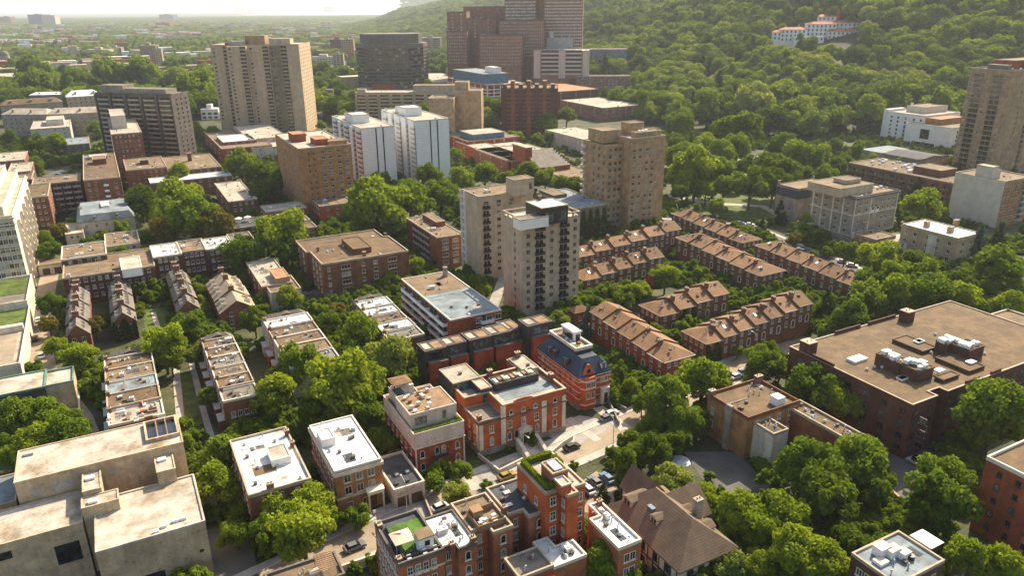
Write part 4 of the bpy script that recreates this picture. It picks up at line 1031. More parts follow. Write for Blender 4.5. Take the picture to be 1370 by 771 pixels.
# ================================================================== house on the right with the bare gable wall
b = Bld('brick_house', 'weathered brick house with bare patched side wall and brown roof', 'house', [t11(1030, 575), t11(1275, 690), px(1062, 535)], 10.5, 'brick_ochre', 'roof_gravel', .7, 'brick_brown', short='the house with the patched side wall')
W, D = b.w, b.d
b.win('L', [W * .0 + 2, D * .6], [3, 6.4], 1.0, 1.7, near=True); b.win('F', 4, [2, 5.2, 8], 1.1, 1.6, near=True); b.clutter(8, 12)
MB().box(-.9, -.05, D * .35, D * .35 + 1.8, -1, 11.8).obj('chimney', 'stone_grey', b.e); b.chim_at(.6, D - .6, 1.6, 1.6, 1.1); b.chim_at(W - 1, D - 1, 2.0, 2, 1.1)
MB().box(W * .62, W * .62 + 2.4, 1.0, 3.6, 10.51, 12.6).obj('roof_hut', 'stucco_white', b.e)
b = Bld('flat_roofed_house', 'low house with pale end wall and brown roof behind the patched brick house', 'house', [t11(1265, 720), t16(75, 40), t16(135, 20)], 9.0, 'stucco_cream', 'roof_gravel', .5, 'coping', short='the low pale-walled house')
b.clutter(3, 3)
b = Bld('flat_roofed_house', 'long low brown-roofed house squeezed beside the big brown apartment block', 'house', [t12(150, 620), t12(310, 740), t16(420, 10), t16(570, 75)], 9.4, 'brick_brown', 'roof_gravel', .5, 'coping', short='the long low brown roof')
b.clutter(9, 7); b.win('F', 4, [2, 5], 1.2, 1.5)
# ================================================================== big brown apartment block
b = Bld('brick_apartment_block', 'huge dark brown brick apartment block with flat gravel roof and two machine rooms', 'apartment block', [t12(775, 628), t12(145, 325), px(1372, 482)], 14.2, 'brick_dark', 'roof_gravel', None, None,
        foot=lambda w, d: [(0, 0), (14, 0), (14, 3), (18.5, 3), (18.5, -.2), (w + 40 - 8, -.2), (w + 32, d * .35), (w + 32, d), (0, d)] if False else [(0, 0), (9, 0), (9, 2.4), (13, 2.4), (13, .2), (w + 22, .2), (w + 22, d), (0, d)], short='the huge brown apartment block')
W, D = b.w + 22, b.d
b.band(13.7, 14.35, .06, 'brick_dark', 'parapet', .3); b.band(14.352, 14.45, .1, 'coping', 'coping', .34)
for (xa, ya, xb, yb, h) in ((0, D * .62, .45, D * .82, .8), (0, D - 14, .45, D - 6, .9), (W * .25, D - .45, W * .4, D, .9), (W * .45, D - .45, W * .62, D, .8), (20, .2, 24, .65, .9), (30, .2, 34, .65, .9)):
    MB().box(xa + .01, xb + .02, ya + .01, yb + .01, 14.2, 14.9 + h * .3).obj('parapet_step', 'brick_dark', b.e)
b.chim_at(1.6, D - 4.5, 3.2, 3.2, 3.0, 'brick_dark'); 
cx, cy = b.loc(t12(740, 190), 14.2); b.chim_at(cx, cy, 3.2, 3.0, 2.8, 'brick_dark')
z3 = tile(1200, 420, 5.93); z2 = tile(1050, 400, 6.425)
def pbox(B, pts, z1, z0=None, m='brick_dark', nm='machine_room', rm='roof_gravel'):
    x0, x1, y0, y1 = B.rect(pts, z1); return B.pent((x0, x1, y0, y1), z1, m, rm, nm, z0, rm)
R1 = pbox(b, [z2(815, 460), z2(990, 560), z2(1060, 530)], 17.2); R2 = pbox(b, [z2(990, 560), z2(1200, 610), z2(1285, 590)], 17.0)
R3 = pbox(b, [z3(310, 210), z3(410, 245), z3(470, 215)], 17.4); R4 = pbox(b, [z3(430, 240), z3(600, 290), z3(650, 240)], 17.2)
pbox(b, [z2(925, 350), z2(1190, 455), z2(1285, 410)], 15.0, nm='roof_step'); pbox(b, [z3(305, 350), z3(575, 460), z3(695, 415)], 15.0, nm='roof_step'); pbox(b, [z3(300, 500), z3(375, 525), z3(495, 485)], 15.0, nm='roof_step')
rr = random.Random(11)
for R in (R1, R2, R3, R4):
    for i in range(8):
        x, y = rr.uniform(R[0] + .6, R[1] - .6), rr.uniform(R[2] + .6, R[3] - .6)
        link('air_handler', shared(('ac', i % 2), lambda i=i: ac_mesh(i % 2)), b.e, (x, y, 17.2), rr.choice((0, 1.57)))
    for i in range(3):
        link('roof_vent', shared(('v', 2), lambda: vent_mesh(2)), b.e, (rr.uniform(R[0] + .5, R[1] - .5), rr.uniform(R[2] + .5, R[3] - .5), 17.2))
for p, z in ((z2(1150, 372), 15.1), (z2(1010, 690), 14.2), (z3(175, 222), 15.1), (z3(585, 388), 15.1), (z3(335, 455), 15.1), (z3(40, 515), 14.2)):
    x, y = b.loc(p, z); MB().box(x - 1.2, x + 1.2, y - .8, y + .8, z, z + .4).obj('skylight', 'metal_white', b.e)
for p in (z2(620, 530),):
    x, y = b.loc(p, 14.2); MB().box(x - 2.4, x + 2.4, y - 1.3, y + 1.3, 14.2, 14.9).obj('skylight', 'metal_white', b.e)
for p in (z2(770, 585), z2(835, 590), z3(695, 320), z2(1030, 640), z2(705, 610), z3(270, 310), z3(305, 165)):
    x, y = b.loc(p, 14.4); link('roof_vent', shared(('v', 2), lambda: vent_mesh(2)), b.e, (x, y, 14.2))
b.win(0, [2.0], fl(1.6, 4, 3.1), 1.9, 1.6, near=True, frame='frame_dark', glass=('glass_mid', 'glass_green', 'glass_dark')); b.win(0, [7.0], fl(1.6, 4, 3.1), 1.6, 1.6, near=True, frame='frame_dark')
b.win(4, [1.5, 5, 10, 13, 17, 22, 27, 31], fl(1.6, 4, 3.1), 1.9, 1.6, near=True, frame='frame_dark', glass=('glass_mid', 'glass_green', 'glass_dark'))
b.win(7, [4, 9, 14, 19, 24, 29, 34, 39], fl(1.6, 4, 3.1), 1.8, 1.6, frame='frame_dark', glass=('glass_mid', 'glass_dark'))
BIGB = b
# ================================================================== stone house cut by the right edge
b = Bld('stone_house', 'grey stone house with cornice cut by the right edge beside dense trees', 'house', [t12(1240, 195), t12(1400, 240), t12(1262, 135)], 9, 'stone_grey', 'roof_tan', .5, 'limestone', short='the grey stone house at the edge')
b.band(6.2, 6.5, .25, 'limestone'); b.win('L', 4, [1.5, 4.3], 1.1, 1.6, near=True); b.win('F', 4, [1.5, 4.3], 1.1, 1.6, near=True); b.chim_at(2, 2)
# ================================================================== concrete building, lower left
b = Bld('concrete_building', 'large bare concrete building with stained flat roofs, stepped blocks and sunken skylight', 'building', [t13(493, 657), t13(1036, 497), t13(1000, 250)], 12, 'concrete_warm', 'roof_concrete', .3, 'concrete', short='the bare concrete building')
b.pent(b.rect([t13(-170, 660), t13(425, 497), t13(425, 330)], 12), 12, 'concrete_warm', 'roof_concrete', 'wing', -3)
U = b.rect([t13(75, 292), t13(945, 82), t13(95, 130)], 16.6); b.pent(U, 16.6, 'concrete_warm', 'roof_concrete', 'upper_storey', -3)
b.pent(b.rect([t13(-300, 330), t13(80, 380), t13(80, 260)], 12), 11.8, 'concrete_warm', 'roof_blue', 'wing', -3)
b.pent(b.rect([t13(425, 340), t13(522, 318), t13(425, 242)], 15.2), 15.2, 'concrete_warm', 'roof_concrete', 'stair_tower', 8)
b.pent(b.rect([t13(420, 412), t13(612, 377), t13(602, 325)], 14.2), 14.2, 'concrete_warm', 'roof_concrete', 'stair_tower', -3)
b.pent(b.rect([t13(812, 240), t13(905, 218), t13(795, 160)], 14.8), 14.8, 'concrete_warm', 'roof_concrete', 'stair_tower', 8)
sx0, sx1, sy0, sy1 = b.rect([t13(757, 85), t13(925, 45), t13(750, -10)], 16.7)
MB().box(sx0, sx1, sy0, sy1, 16.62, 16.66).obj('skylight', 'glass_dark', b.e); MB().ring([(sx0, sy0), (sx1, sy0), (sx1, sy1), (sx0, sy1)], .1, .3, 16.61, 17.4).obj('skylight_kerb', 'concrete_warm', b.e)
for k in (.36, .66): MB().box(sx0 + (sx1 - sx0) * k - .12, sx0 + (sx1 - sx0) * k + .12, sy0, sy1, 17.0, 17.38).obj('skylight_beam', 'timber', b.e)
for q, z in ((t13(835, 175), 14.85), (t13(465, 270), 15.3), (t13(480, 390), 14.3), (t13(150, 145), 16.65)):
    x, y = b.loc(q, z); MB().box(x - .8, x + .8, y - .5, y + .5, z, z + .45).obj('roof_hatch', 'metal_white' if z < 16 else 'metal_grey', b.e)
for q in ((845, 515), (905, 487), (945, 475), (805, 545)):
    x, y = b.loc(t13(*q), 12.2); MB().box(x - .5, x + .5, y - .3, y + .3, 12.02, 12.55).obj('roof_crate', 'metal_white', b.e)
W = b.w
MB().box(W * .3, W * .55, -.07, -.005, 1, 4.5).box(W * .9, W * .94, -.07, -.005, 5.8, 6.4).obj('window', 'glass_dark', b.e)
wx0, wx1, wy0, wy1 = b.rect([t13(-170, 660), t13(425, 497), t13(425, 330)], 12)
MB().box(wx1 - 5.2, wx1 - 1.2, wy0 - .08, wy0 - .005, 4.5, 8.6).box(wx1 - 16, wx1 - 11.5, wy0 - .08, wy0 - .005, 8.8, 10.4).obj('window', 'glass_dark', b.e)
MB().box(wx0, wx1 - 9, wy0 - .35, wy0 - .02, 10.6, 12.35).obj('parapet', 'concrete_warm', b.e)
for k, (xa, xb) in enumerate(((.07, .13), (.19, .33), (.52, .6))): MB().box(U[0] + (U[1] - U[0]) * xa, U[0] + (U[1] - U[0]) * xb, U[2] - .05, U[2] - .004, 13.0, 14.6).obj('wall_panel', 'concrete', b.e)
# ================================================================== row houses with brown roofs (right of the middle)
ORD = ['first', 'second', 'third', 'fourth', 'fifth', 'sixth', 'seventh', 'eighth']
def row_unit(o, e_along, e_depth, wid, dep, zb, eave, rise, label, group, front, hips=(0, 0), roof='shingle_brown', wall='brick_brown', chimney=True, ivy=False, k=0, door=True, nwin=2):
    """one house of a row: local x along the row, local y into the depth; the face at y=0 looks at the camera side"""
    a = math.atan2(e_along.y, e_along.x)
    e = empty('row_house', (o.x, o.y, zb), a, label, 'house', group)
    SITES.append((o.x, o.y, wid, dep, a))
    flip = e_along.x * e_depth.y - e_along.y * e_depth.x
    assert flip > 0
    MB().prism([(0, 0), (wid, 0), (wid, dep), (0, dep)], -3 - zb, eave - .05, top=False, bottom=False).obj('wall', wall, e)
    m = MB(); gable(m, .04, wid - .04, 0, dep, eave, rise, 'x', .45, hips[0], hips[1], 0, 1, .2)
    # trim the roof's overhang at party walls
    for i, (x, y, z) in enumerate(m.v):
        if x < .04 and not hips[0]: m.v[i] = (.03, y, z)
        if x > wid - .04 and not hips[1]: m.v[i] = (wid - .03, y, z)
    m.obj('roof', [roof, wall], e)
    b = MB().box(0 if hips[0] else .05, wid if hips[1] else wid - .05, -.55, -.43, eave - .22, eave + .02)
    if hips[0]: b.box(-.55, -.43, -.4, dep + .4, eave - .22, eave + .02)
    if hips[1]: b.box(wid + .43, wid + .55, -.4, dep + .4, eave - .22, eave + .02)
    b.obj('gutter', 'coping' if k % 3 else 'coping_white', e)
    def wn(x, y, z, w, h, ang, arch=False):
        g = hash_pick(('glass_dark', 'glass_mid', 'glass_blind'), x + o.x, z + o.y, y)
        def mk():
            q = win_frame(w, h, arch, True, 1, cross=True); pb = win_pane(w, h, arch); q.add(pb.v, pb.f, 1); return q.mesh('window', ['frame_white', g])
        link('window', shared(('rw', w, h, g, arch), mk), e, (x, y, z), ang)
    n = max(2, int(wid / 2.8))
    for i in range(n):
        x = wid * (i + .5) / n
        wn(x, 0, eave - 2.1, 1.05, 1.5, 0)
        if not (door and i == n // 2): wn(x, 0, eave - 5.3, 1.1, 1.9, 0)
    if door:
        x = wid * (n // 2 + .5) / n
        def mkd():
            q = win_frame(1.7, 2.9, True, False, 0, fw=.28); q.add([(-.58, -.03, 0), (.58, -.03, 0), (.58, -.03, 2.3), (-.58, -.03, 2.3)], [(0, 1, 2, 3)], 1); return q.mesh('door', ['frame_white', 'door_brown'])
        link('door', shared('rowdoor', mkd), e, (x, 0, eave - 6.2), 0)
    for side, h in ((0, hips[0]), (1, hips[1])):
        if h:
            for y in (dep * .17, dep * .4, dep * .63, dep * .85):
                for z in (eave - 2.1, eave - 5.3):
                    if side == 0: wn(0, y, z, 1.05, 1.6, -math.pi / 2)
                    else: wn(wid, y, z, 1.05, 1.6, math.pi / 2)
    if chimney:
        x = .5 if not hips[0] else wid - .6
        def mkc():
            q = MB().box(-.42, .42, -.65, .65, -2.5, 1.5); q.box(-.5, .5, -.73, .73, 1.36, 1.6, 1); q.cyl(0, -.3, .17, .14, 1.6, 2.05, 7, 1).cyl(0, .3, .17, .14, 1.6, 2.05, 7, 1); return q.mesh('chimney', ['chimney_brick', 'coping'])
        link('chimney', shared('rowchim', mkc), e, (x + .1, dep * (.36 if k % 2 else .5), eave + rise * .75))
    rr = random.Random(k * 7 + int(o.x * 3))
    for i in range(rr.choice((2, 3, 3))):
        y = rr.uniform(.18, .46) * dep
        link('roof_vent', shared(('v', i % 2), lambda i=i: vent_mesh(i % 2)), e, (wid * rr.uniform(.2, .85), y, eave + rise * (y / dep * 2) - .05))
    if rr.random() < .28:
        y = dep * .28; sl_ = math.atan2(rise, dep / 2 + .4)
        q = link('skylight', shared('rowsky', lambda: MB().box(-.45, .45, -.7, .7, .02, .16).mesh('skylight', ['metal_white'])), e, (wid * .5, y, eave + rise * (y + .45) / (dep / 2 + .45) - .02)); q.rotation_euler = (sl_, 0, 0)
    if ivy:
        iv = link('ivy', ivy_mesh(wid, eave - .5, 5 + k), e, (wid / 2, -.1, 0))
    return e
def ivy_mesh(w, h, seed, dens=26):
    def mk():
        r = np.random.RandomState(seed); n = int(w * h * dens)
        x = r.uniform(-w / 2, w / 2, n); z = h * r.rand(n) ** .8; keep = (np.sin(x * 1.7 + seed) * .25 + .85) * h > z; x, z = x[keep], z[keep]; n = len(x)
        y = -r.rand(n) * .35; c = np.stack([x, y, z], 1); d1 = r.normal(size=(n, 3)); d1 /= np.linalg.norm(d1, axis=1)[:, None]; d2 = np.cross(d1, r.normal(size=(n, 3))); d2 /= np.linalg.norm(d2, axis=1)[:, None]; s = .24
        v = np.stack([c - d1 * s, c + d2 * s, c + d1 * s, c - d2 * s], 1).reshape(-1, 3)
        me = bpy.data.meshes.new('ivy'); me.from_pydata(v.tolist(), [], np.arange(len(v)).reshape(-1, 4).tolist()); me.materials.append(MATS['leaf_ivy']); return me
    return shared(('ivy', round(w, 1), round(h, 1), seed), mk)
aa = rad(E1A); GE1, GE2 = Vector((math.cos(aa), math.sin(aa))), Vector((-math.sin(aa), math.cos(aa)))
def row(axis, p0, p1, n, dep, eave, step, phrase, group, hip=(0, 0), roof='shingle_brown', wall='brick_brown', rise=2.5, labels=None, ivy=(), jog=0.0, chim=None, wfrac=None):
    """row of n houses whose front eave is seen running from pixel p0 to p1; axis 1: front looks along -E2, axis 2: front looks along -E1"""
    A, B = Vector(P(p0, eave)), Vector(P(p1, eave + step * (n - 1)))
    LANDMARKS.append(((A.x + B.x) / 2, (A.y + B.y) / 2, (B - A).length / 3, 'the ' + group))
    if axis == 1:
        al, de = GE1, GE2
        L = (B - A).dot(al); orig = A
    else:
        al, de = -GE2, GE1
        L = (B - A).dot(al); orig = A
    if L < 0: orig, L = B, -L
    ws = wfrac or [1 / n] * n
    s = 0
    for i in range(n):
        wd = L * ws[i]
        o = orig + al * s + de * (jog * (i % 2))
        s += wd
        hp = ((dep * .5 if i == 0 and hip[0] else 0), (dep * .5 if i == n - 1 and hip[1] else 0))
        lab = labels[i] if labels else f'{ORD[i]} brown-roofed house {phrase}'
        zb_ = max(0.0, eave + step * i - 6.9); row_unit(o, al, de, wd, dep, zb_, eave + step * i - zb_, rise, lab, group, axis, hp, roof, wall, ivy=i in ivy, k=i + n, chimney=(chim is None or i in chim))
row(1, r1(122, 632), r1(790, 490), 5, 9.5, 6.4, .85, 'from the tan tower in the short row facing the red maple', 'short row facing the red maple', (1, 0), jog=.3)
row(1, r1(65, 462), r1(830, 252), 6, 10, 6.4, .8, 'from the tan tower in the row behind the short row', 'row behind the short row', jog=.4)
row(2, r2(140, 262), r2(735, 550), 6, 12.5, 9.4, -.5, 'counting from the tall brown tower in the long middle row with big chimneys', 'long middle row with big chimneys', (1, 1), jog=.3, wall='brick_brown')
row(2, r2(105, 85), r2(665, 292), 6, 11, 8.8, -.45, 'counting from the tall brown tower in the row along the park road', 'row along the park road', (1, 1))
row(2, r3(62, 210), r3(800, 512), 6, 11, 8.4, -.45, 'counting from the park end in the row below the grey mansion', 'row below the grey mansion', (1, 0))
row(1, r4(685, 236), px(977.4, 392.5), 4, 11, 6.6, .9, 'counting from the hipped corner in the row with the ivy wall', 'row with the ivy wall', (1, 0), ivy=(1,), wall='brick_brown')
row(1, r5(250, 495), px(1086, 405), 7, 10.5, 6.8, .75, 'counting from the street corner in the row near the dark conifers', 'row near the dark conifers', (1, 0), ivy=(0,), wall='brick_brown')
row(2, r4(165, 200), r4(597, 607), 5, 10.5, 9.2, -.55, 'counting from the tan tower in the row beside the blue slate roof', 'row beside the blue slate roof', (0, 1), wall='brick_red', chim=(1, 3, 4))
b = Bld('brick_annex', 'small brown hipped roof against the foot of the tan tower', 'house', [r4(15, 195), r4(60, 215), r4(112, 165)], 4.2, 'brick_mid', None, None, short='the small hipped annex')
m = MB(); gable(m, 0, b.w, 0, b.d, 4.2, 1.6, 'x', .4, hip0=b.d / 2, hip1=b.d / 2); m.obj('roof', 'shingle_brown', b.e); b.win('F', 2, [1.2], 1, 1.5)

# ================================================================== tan apartment tower in the middle
zt = tile(600, 230, 3.8556)
b = Bld('apartment_tower', 'tan brick apartment tower with balcony columns and black glass penthouse', 'apartment tower', [zt(383, 268), zt(300, 215), zt(668, 218)], 33.5, 'stone_beige', 'roof_pale', None, None, short='the tan balcony tower')
W, D = b.w, b.d
MB().ring(b.poly, .02, .3, 34.4, 34.9).obj('parapet_rail', 'stone_beige', b.e)
for i in range(9):
    for (x, y) in ((W * i / 8 - (.0 if i else 0), 0), (0, D * i / 8), (W, D * i / 8)):
        MB().box(min(max(x - .25, .0), W - .5), min(max(x - .25, 0), W - .5) + .5, max(0, min(y - .12, D - .3)), max(0, min(y - .12, D - .3)) + .3, 33.2, 34.397).obj('parapet_post', 'stone_beige', b.e) if (i % 2 == 0 or y == 0) else None
zs = fl(3.2, 11, 2.78)
b.win('F', [W * .09, W * .5, W * .915], zs, 1.45, 1.6, frame='frame_tan', near=True)
b.balcony('F', [W * .285, W * .71], [z - .6 for z in zs], 3.3, 1.25, 'concrete', 'metal_black', True)
b.win('L', [D * .62], zs, .5, 1.0, frame='frame_dark')
b.pent(b.rect([zt(340, 240), zt(400, 250), zt(478, 215)], 36.6), 36.8, 'stucco_white', 'roof_grey')
pr = b.rect([zt(480, 190), zt(432, 150), zt(580, 155)], 39.2); b.pent(pr, 39.2, 'metal_black', 'roof_white')
b2o = (pr[1] - pr[0])
for k in (.14, .62): MB().box(pr[0] + b2o * k, pr[0] + b2o * (k + .3), pr[2] - .05, pr[2] - .004, 34.5, 37.6).obj('window', 'glass_green', b.e)
b.chim_at((pr[0] + pr[1]) / 2, pr[3] - .6, 1.6, .9, .9, z=39.2)
TOWER = b
b = Bld('apartment_tower', 'broader tan apartment tower joined behind the balcony tower, plain side wall', 'apartment tower', [zt(155, 133), zt(70, 92), zt(330, 75), px(706, 252)], 33, 'stone_beige', 'roof_tan', .35, 'coping', short='the broad tan tower')
W, D = b.w, b.d
zs = fl(3, 10, 2.85)
xb = lambda v: b.loc(zt(v, 125), 33)[0]
b.balcony('F', [W * .13], [z - .4 for z in zs], 2.8, 1.1, 'concrete', 'metal_black', True)
b.win('F', [W * .36, W * .58], zs, 1.7, 1.5, frame='frame_tan', near=True); b.win('F', [W * .13, W * .36, W * .6], [3 + 28.4 - 1.6], 1.9, 1.5, frame='frame_tan', near=True)
m = MB()
for i in range(11): m.box(-.9, -.02, D * .80, D - .1, 2.2 + 2.85 * i, 2.5 + 2.85 * i)
m.box(-.95, -.02, D - .08, D + .1, 0, 33.2).box(-.95, -.02, D * .78 - .1, D * .78 + .1, 0, 33.2); m.obj('balcony_frame', 'stucco_white', b.e)
x, y = b.loc(zt(338, 45), 39); pr = (x, x + 8.6, y, y + 6.5); b.pent(pr, 39.0, 'stone_beige', 'roof_tan')
MB().box(pr[1] - 2.2, pr[1] - 1.0, pr[2] - .06, pr[2] - .005, 35, 37.5).obj('window', 'glass_mid', b.e)
b.clutter(4, 6, ac=1)
# --- grey roofed block in front of it
b = Bld('balcony_apartment_block', 'brick apartment block with grey tar roof and long white side balconies', 'apartment block', [t10(1020, 187), px(537, 374), t10(1275, 135)], 13, 'brick_red', 'roof_blue', .25, 'coping_white', short='the grey roofed balcony block')
W, D = b.w, b.d
b.balcony('L', [D * .16 + i * D * .175 for i in range(5)], [1.6, 4.6, 7.6, 10.3], D * .165, 1.5, 'concrete_pale', 'metal_white', True)
b.win('F', [W * .55, W * .75, W * .93], [1.5, 4.5, 7.5, 10.4], 2.0, 1.7, near=True); b.balcony('F', [W * .7], [4.3, 7.3, 10.2], 4.2, 1.3, 'concrete_pale', 'metal_white', True)
m = MB().box(.2, W - .2, D * .55, D - .2, 13.01, 13.03); m.obj('roof_patch', 'roof_tan', b.e)
x, y = b.loc(t6(985, 665), 15); b.chim_at(x, y, 3.4, 1.2, 1.4, 'stone_grey'); b.clutter(9, 4, sky=1, ac=1)
# --- U shaped mid brown block
zq = t6
b = Bld('brick_apartment_block', 'four storey brown brick block with broad gravel roof and a raised hatch', 'apartment block', [zq(345, 630), zq(240, 510), zq(790, 565), zq(655, 460)], 13.2, 'brick_brown', 'roof_gravel', .45, 'coping',
        foot=lambda w, d: [(0, 0), (w, 0), (w, d * .66), (w - 2, d * .66), (w - 2, d), (-1.5, d), (-1.5, d * .5), (0, d * .5)], short='the four storey brown block')
b.pent(b.rect([zq(500, 545), zq(520, 555), zq(565, 510), zq(490, 495)], 15.2), 15.2, 'brick_brown', 'roof_gravel', 'roof_hatch'); b.clutter(6, 5, sky=1)
b.chim_at(3, b.d * .5, 1.8); b.chim_at(b.w * .5, 2.5, 1.8, 1.1, .9); b.chim_at(b.w - .8, b.d * .7, 1.2)
zs = [1.6, 4.6, 7.6, 10.4]
b.win(0, [b.w * .26, b.w * .8], zs, 3.4, 1.6, near=True, bars=2, glass=('glass_mid', 'glass_blind', 'glass_dark')); b.win(0, [b.w * .46], zs, 1.2, 1.5, near=True); b.win(0, [b.w * .6], zs[:], 1.6, 1.6, near=True); b.win(0, [b.w * .07], zs, 1, 1.5)
b.win(7, 3, zs, 1.6, 1.5, near=True); b.win(5, 2, zs, 1.4, 1.5)
# --- brick block left of the broad tower
b = Bld('brick_apartment_block', 'brick block with recessed dark balconies tucked against the broad tan tower', 'apartment block', [zq(945, 497), zq(785, 395), zq(1048, 460)], 13, 'brick_mid', 'roof_tan', .35, 'coping', short='the brick block beside the broad tan tower')
b.win('F', 2, zs, 2.6, 1.7, near=True, bars=2, glass=('glass_mid', 'glass_blind')); b.balcony('L', [b.d * .32, b.d * .5, b.d * .68], [1.4, 4.3, 7.3, 10.2], b.d * .17, .5, 'brick_dark', 'metal_white', False); b.clutter(8, 9, ac=2)
b.pent((b.w * .55, b.w - 1, b.d * .45, b.d * .9), 15, 'brick_mid', 'roof_tan')
# --- flats behind, tiles 5/6
def simple(pts, h, label, wall, roof, short, n=(3, 3), cop='coping', w=1.2, hh=1.5, cl=6, par=.4, name='flat_roofed_house', cat='house', fr='frame_white', faces='FL', near=False, fh=3.0, **kw):
    b = Bld(name, label, cat, pts, h, wall, roof, par, cop, short=short, **kw)
    nz = max(1, int((h - .6) / fh))
    z = [h - fh * (k + 1) + .9 for k in range(nz)]
    for i, f in enumerate(faces): 
        if n[i]: b.win(f, n[i], z, w, hh, frame=fr, near=near)
    b.clutter(cl, len(SITES), ac=1 if cl > 4 else 0)
    return b
simple([zq(340, 335), zq(345, 290), zq(440, 320), zq(460, 275)], 9, 'orange brick house half hidden behind a large leafy tree, pink roof edge', 'brick_orange', 'roof_tan', 'the half hidden orange house', (3, 4))
simple([zq(60, 365), zq(50, 330), zq(270, 340), zq(230, 310)], 8.5, 'brick house with pale grey patched roof in the low L-shaped group', 'brick_mid', 'roof_pale', 'the pale grey patched roof', (4, 3), cl=8)
simple([zq(150, 405), zq(120, 375), zq(290, 405), zq(240, 360)], 8, 'brown house with a bordered tan roof below the pale patched roof', 'brick_brown', 'roof_tan', 'the bordered tan roof', (4, 2))
simple([zq(230, 450), zq(210, 425), zq(325, 440)], 8, 'little brown roofed annex beside the dark gap under trees', 'brick_brown', 'roof_gravel', 'the little brown annex', (3, 2), cl=2)
simple([t5(1200, 445), t5(1190, 405), t6(80, 425), t6(60, 385)], 7.5, 'low dark-edged roof terrace with two white parasols', 'brick_dark', 'roof_dark', 'the terrace with white parasols', (3, 2), cl=3)
for q in ((1228, 390), (1275, 383)):
    x, y = P(t5(*q), 10); e = empty('parasol', (x, y, 7.5), 0, 'white parasol ' + ('nearer the brick wall' if q[0] < 1250 else 'further along, beside the dark roof') + ' on the low roof terrace', 'parasol', 'parasols on the low terrace')
    MB().cyl(0, 0, 1.7, .05, 2.1, 2.8, 8).obj('canopy', 'stucco_white', e); MB().cyl(0, 0, .05, .05, .05, 2.09, 6).obj('pole', 'metal_grey', e)
b = simple([t5(1185, 305), t5(1105, 215), t5(1328, 295), t5(1240, 205)], 9, 'two storey brown house with pale cluttered roof among big trees', 'brick_brown', 'roof_pale', 'the pale cluttered roof', (4, 3), cl=10)
# --- long row at the left (tile 5)
simple([t5(365, 605), t5(320, 545), t5(550, 580), t5(535, 515)], 12.5, 'dark brick house with white edged roof at the street end of the dark row', 'brick_dark', 'roof_tan', 'the white edged street-end roof', (4, 3), 'coping_white', faces='FL')
b = simple([t5(365, 692), t5(330, 610), t5(800, 640), t5(780, 590)], 10.5, 'long dark brick row house with plain tan roof facing the gabled rows', 'brick_dark', 'roof_tan', 'the long dark brick row', (12, 3), cl=5)
b.pent(b.rect([t5(625, 650), t5(730, 640), t5(620, 595)], 14), 13.5, 'stucco_white', 'roof_pale', 'roof_cabin')
simple([t5(790, 600), t5(780, 540), t5(925, 570), t5(915, 520)], 12, 'dark brick row house with white roof and brown hatch', 'brick_dark', 'roof_white', 'the white roof of the dark row', (4, 0), 'coping_white')
b = simple([t5(928, 572), t5(915, 525), t5(1060, 555), t5(1040, 500)], 12, 'dark brick row house with sunken timber roof terrace', 'brick_dark', 'roof_tan', 'the sunken timber terrace', (4, 0))
MB().box(b.w * .1, b.w * .55, b.d * .2, b.d * .8, 12.01, 12.05).obj('deck', 'timber', b.e)
simple([t5(1060, 555), t5(1040, 515), t5(1200, 540), t5(1160, 490)], 12, 'dark brick row house with white roof at the tree end', 'brick_dark', 'roof_white', 'the white roof at the tree end', (4, 0), 'coping_white')
simple([t5(1200, 530), t5(1185, 490), t5(1310, 500), t5(1280, 465)], 11, 'grey roofed end house of the dark row partly under trees', 'brick_dark', 'roof_grey', 'the grey end house', (3, 0))
b = simple([t5(545, 545), t5(570, 490), t5(715, 490), t5(690, 460)], 7, 'small white edged flat roof behind the dark brick row', 'stucco_cream', 'roof_tan', 'the small white edged roof', (4, 2), 'coping_white')
b = Bld('mansard_house', 'grey stone house with blue-grey mansard roof and pale chimneys', 'house', [t5(425, 415), t5(400, 345), t5(690, 380), t5(650, 315)], 8, 'stone_pale', None, None, short='the mansard house')
mansard(b, b.w, b.d, 8, 3.0, 1.6, 'roof_blue'); b.win('F', 5, [1.5, 4.8], 1.2, 1.8, near=True); b.chim_at(2, b.d * .5, 4.0, 1.4, 1, 'stone_pale', 8); b.chim_at(b.w * .6, b.d * .6, 4, 1.4, 1, 'stone_pale', 8); b.chim_at(b.w - 2, b.d * .5, 4, 1.4, 1, 'stone_pale', 8)
for fx in (.3, .7): dormer(b, b.w * fx, .4, 8.6, 1.4, 1.6, 1.3, 'F', 'roof_blue', 'stone_pale', .5)
MB().prism([(b.w * .45, b.d * .4), (b.w * .6, b.d * .4), (b.w * .6, b.d * .7), (b.w * .45, b.d * .7)], 11.0, 12).obj('roof_lantern', 'stucco_white', b.e)
simple([t5(350, 480), t5(340, 425), t5(430, 470), t5(420, 415)], 5, 'pale stone entrance wing at the side of the mansard house', 'stone_pale', 'roof_pale', 'the pale entrance wing', (2, 0), cl=0)
b = simple([t5(205, 640), t5(200, 610), t5(330, 620)], 4, 'low row of tan garages with dark openings by the road', 'stucco_cream', 'roof_tan', 'the tan garages', (0, 0), cl=0, name='garage_row', cat='garage')
for k in (.28, .72): MB().box(b.w * k - 1.3, b.w * k + 1.3, -.07, -.005, 0, 2.6).obj('garage_door', 'frame_dark', b.e)
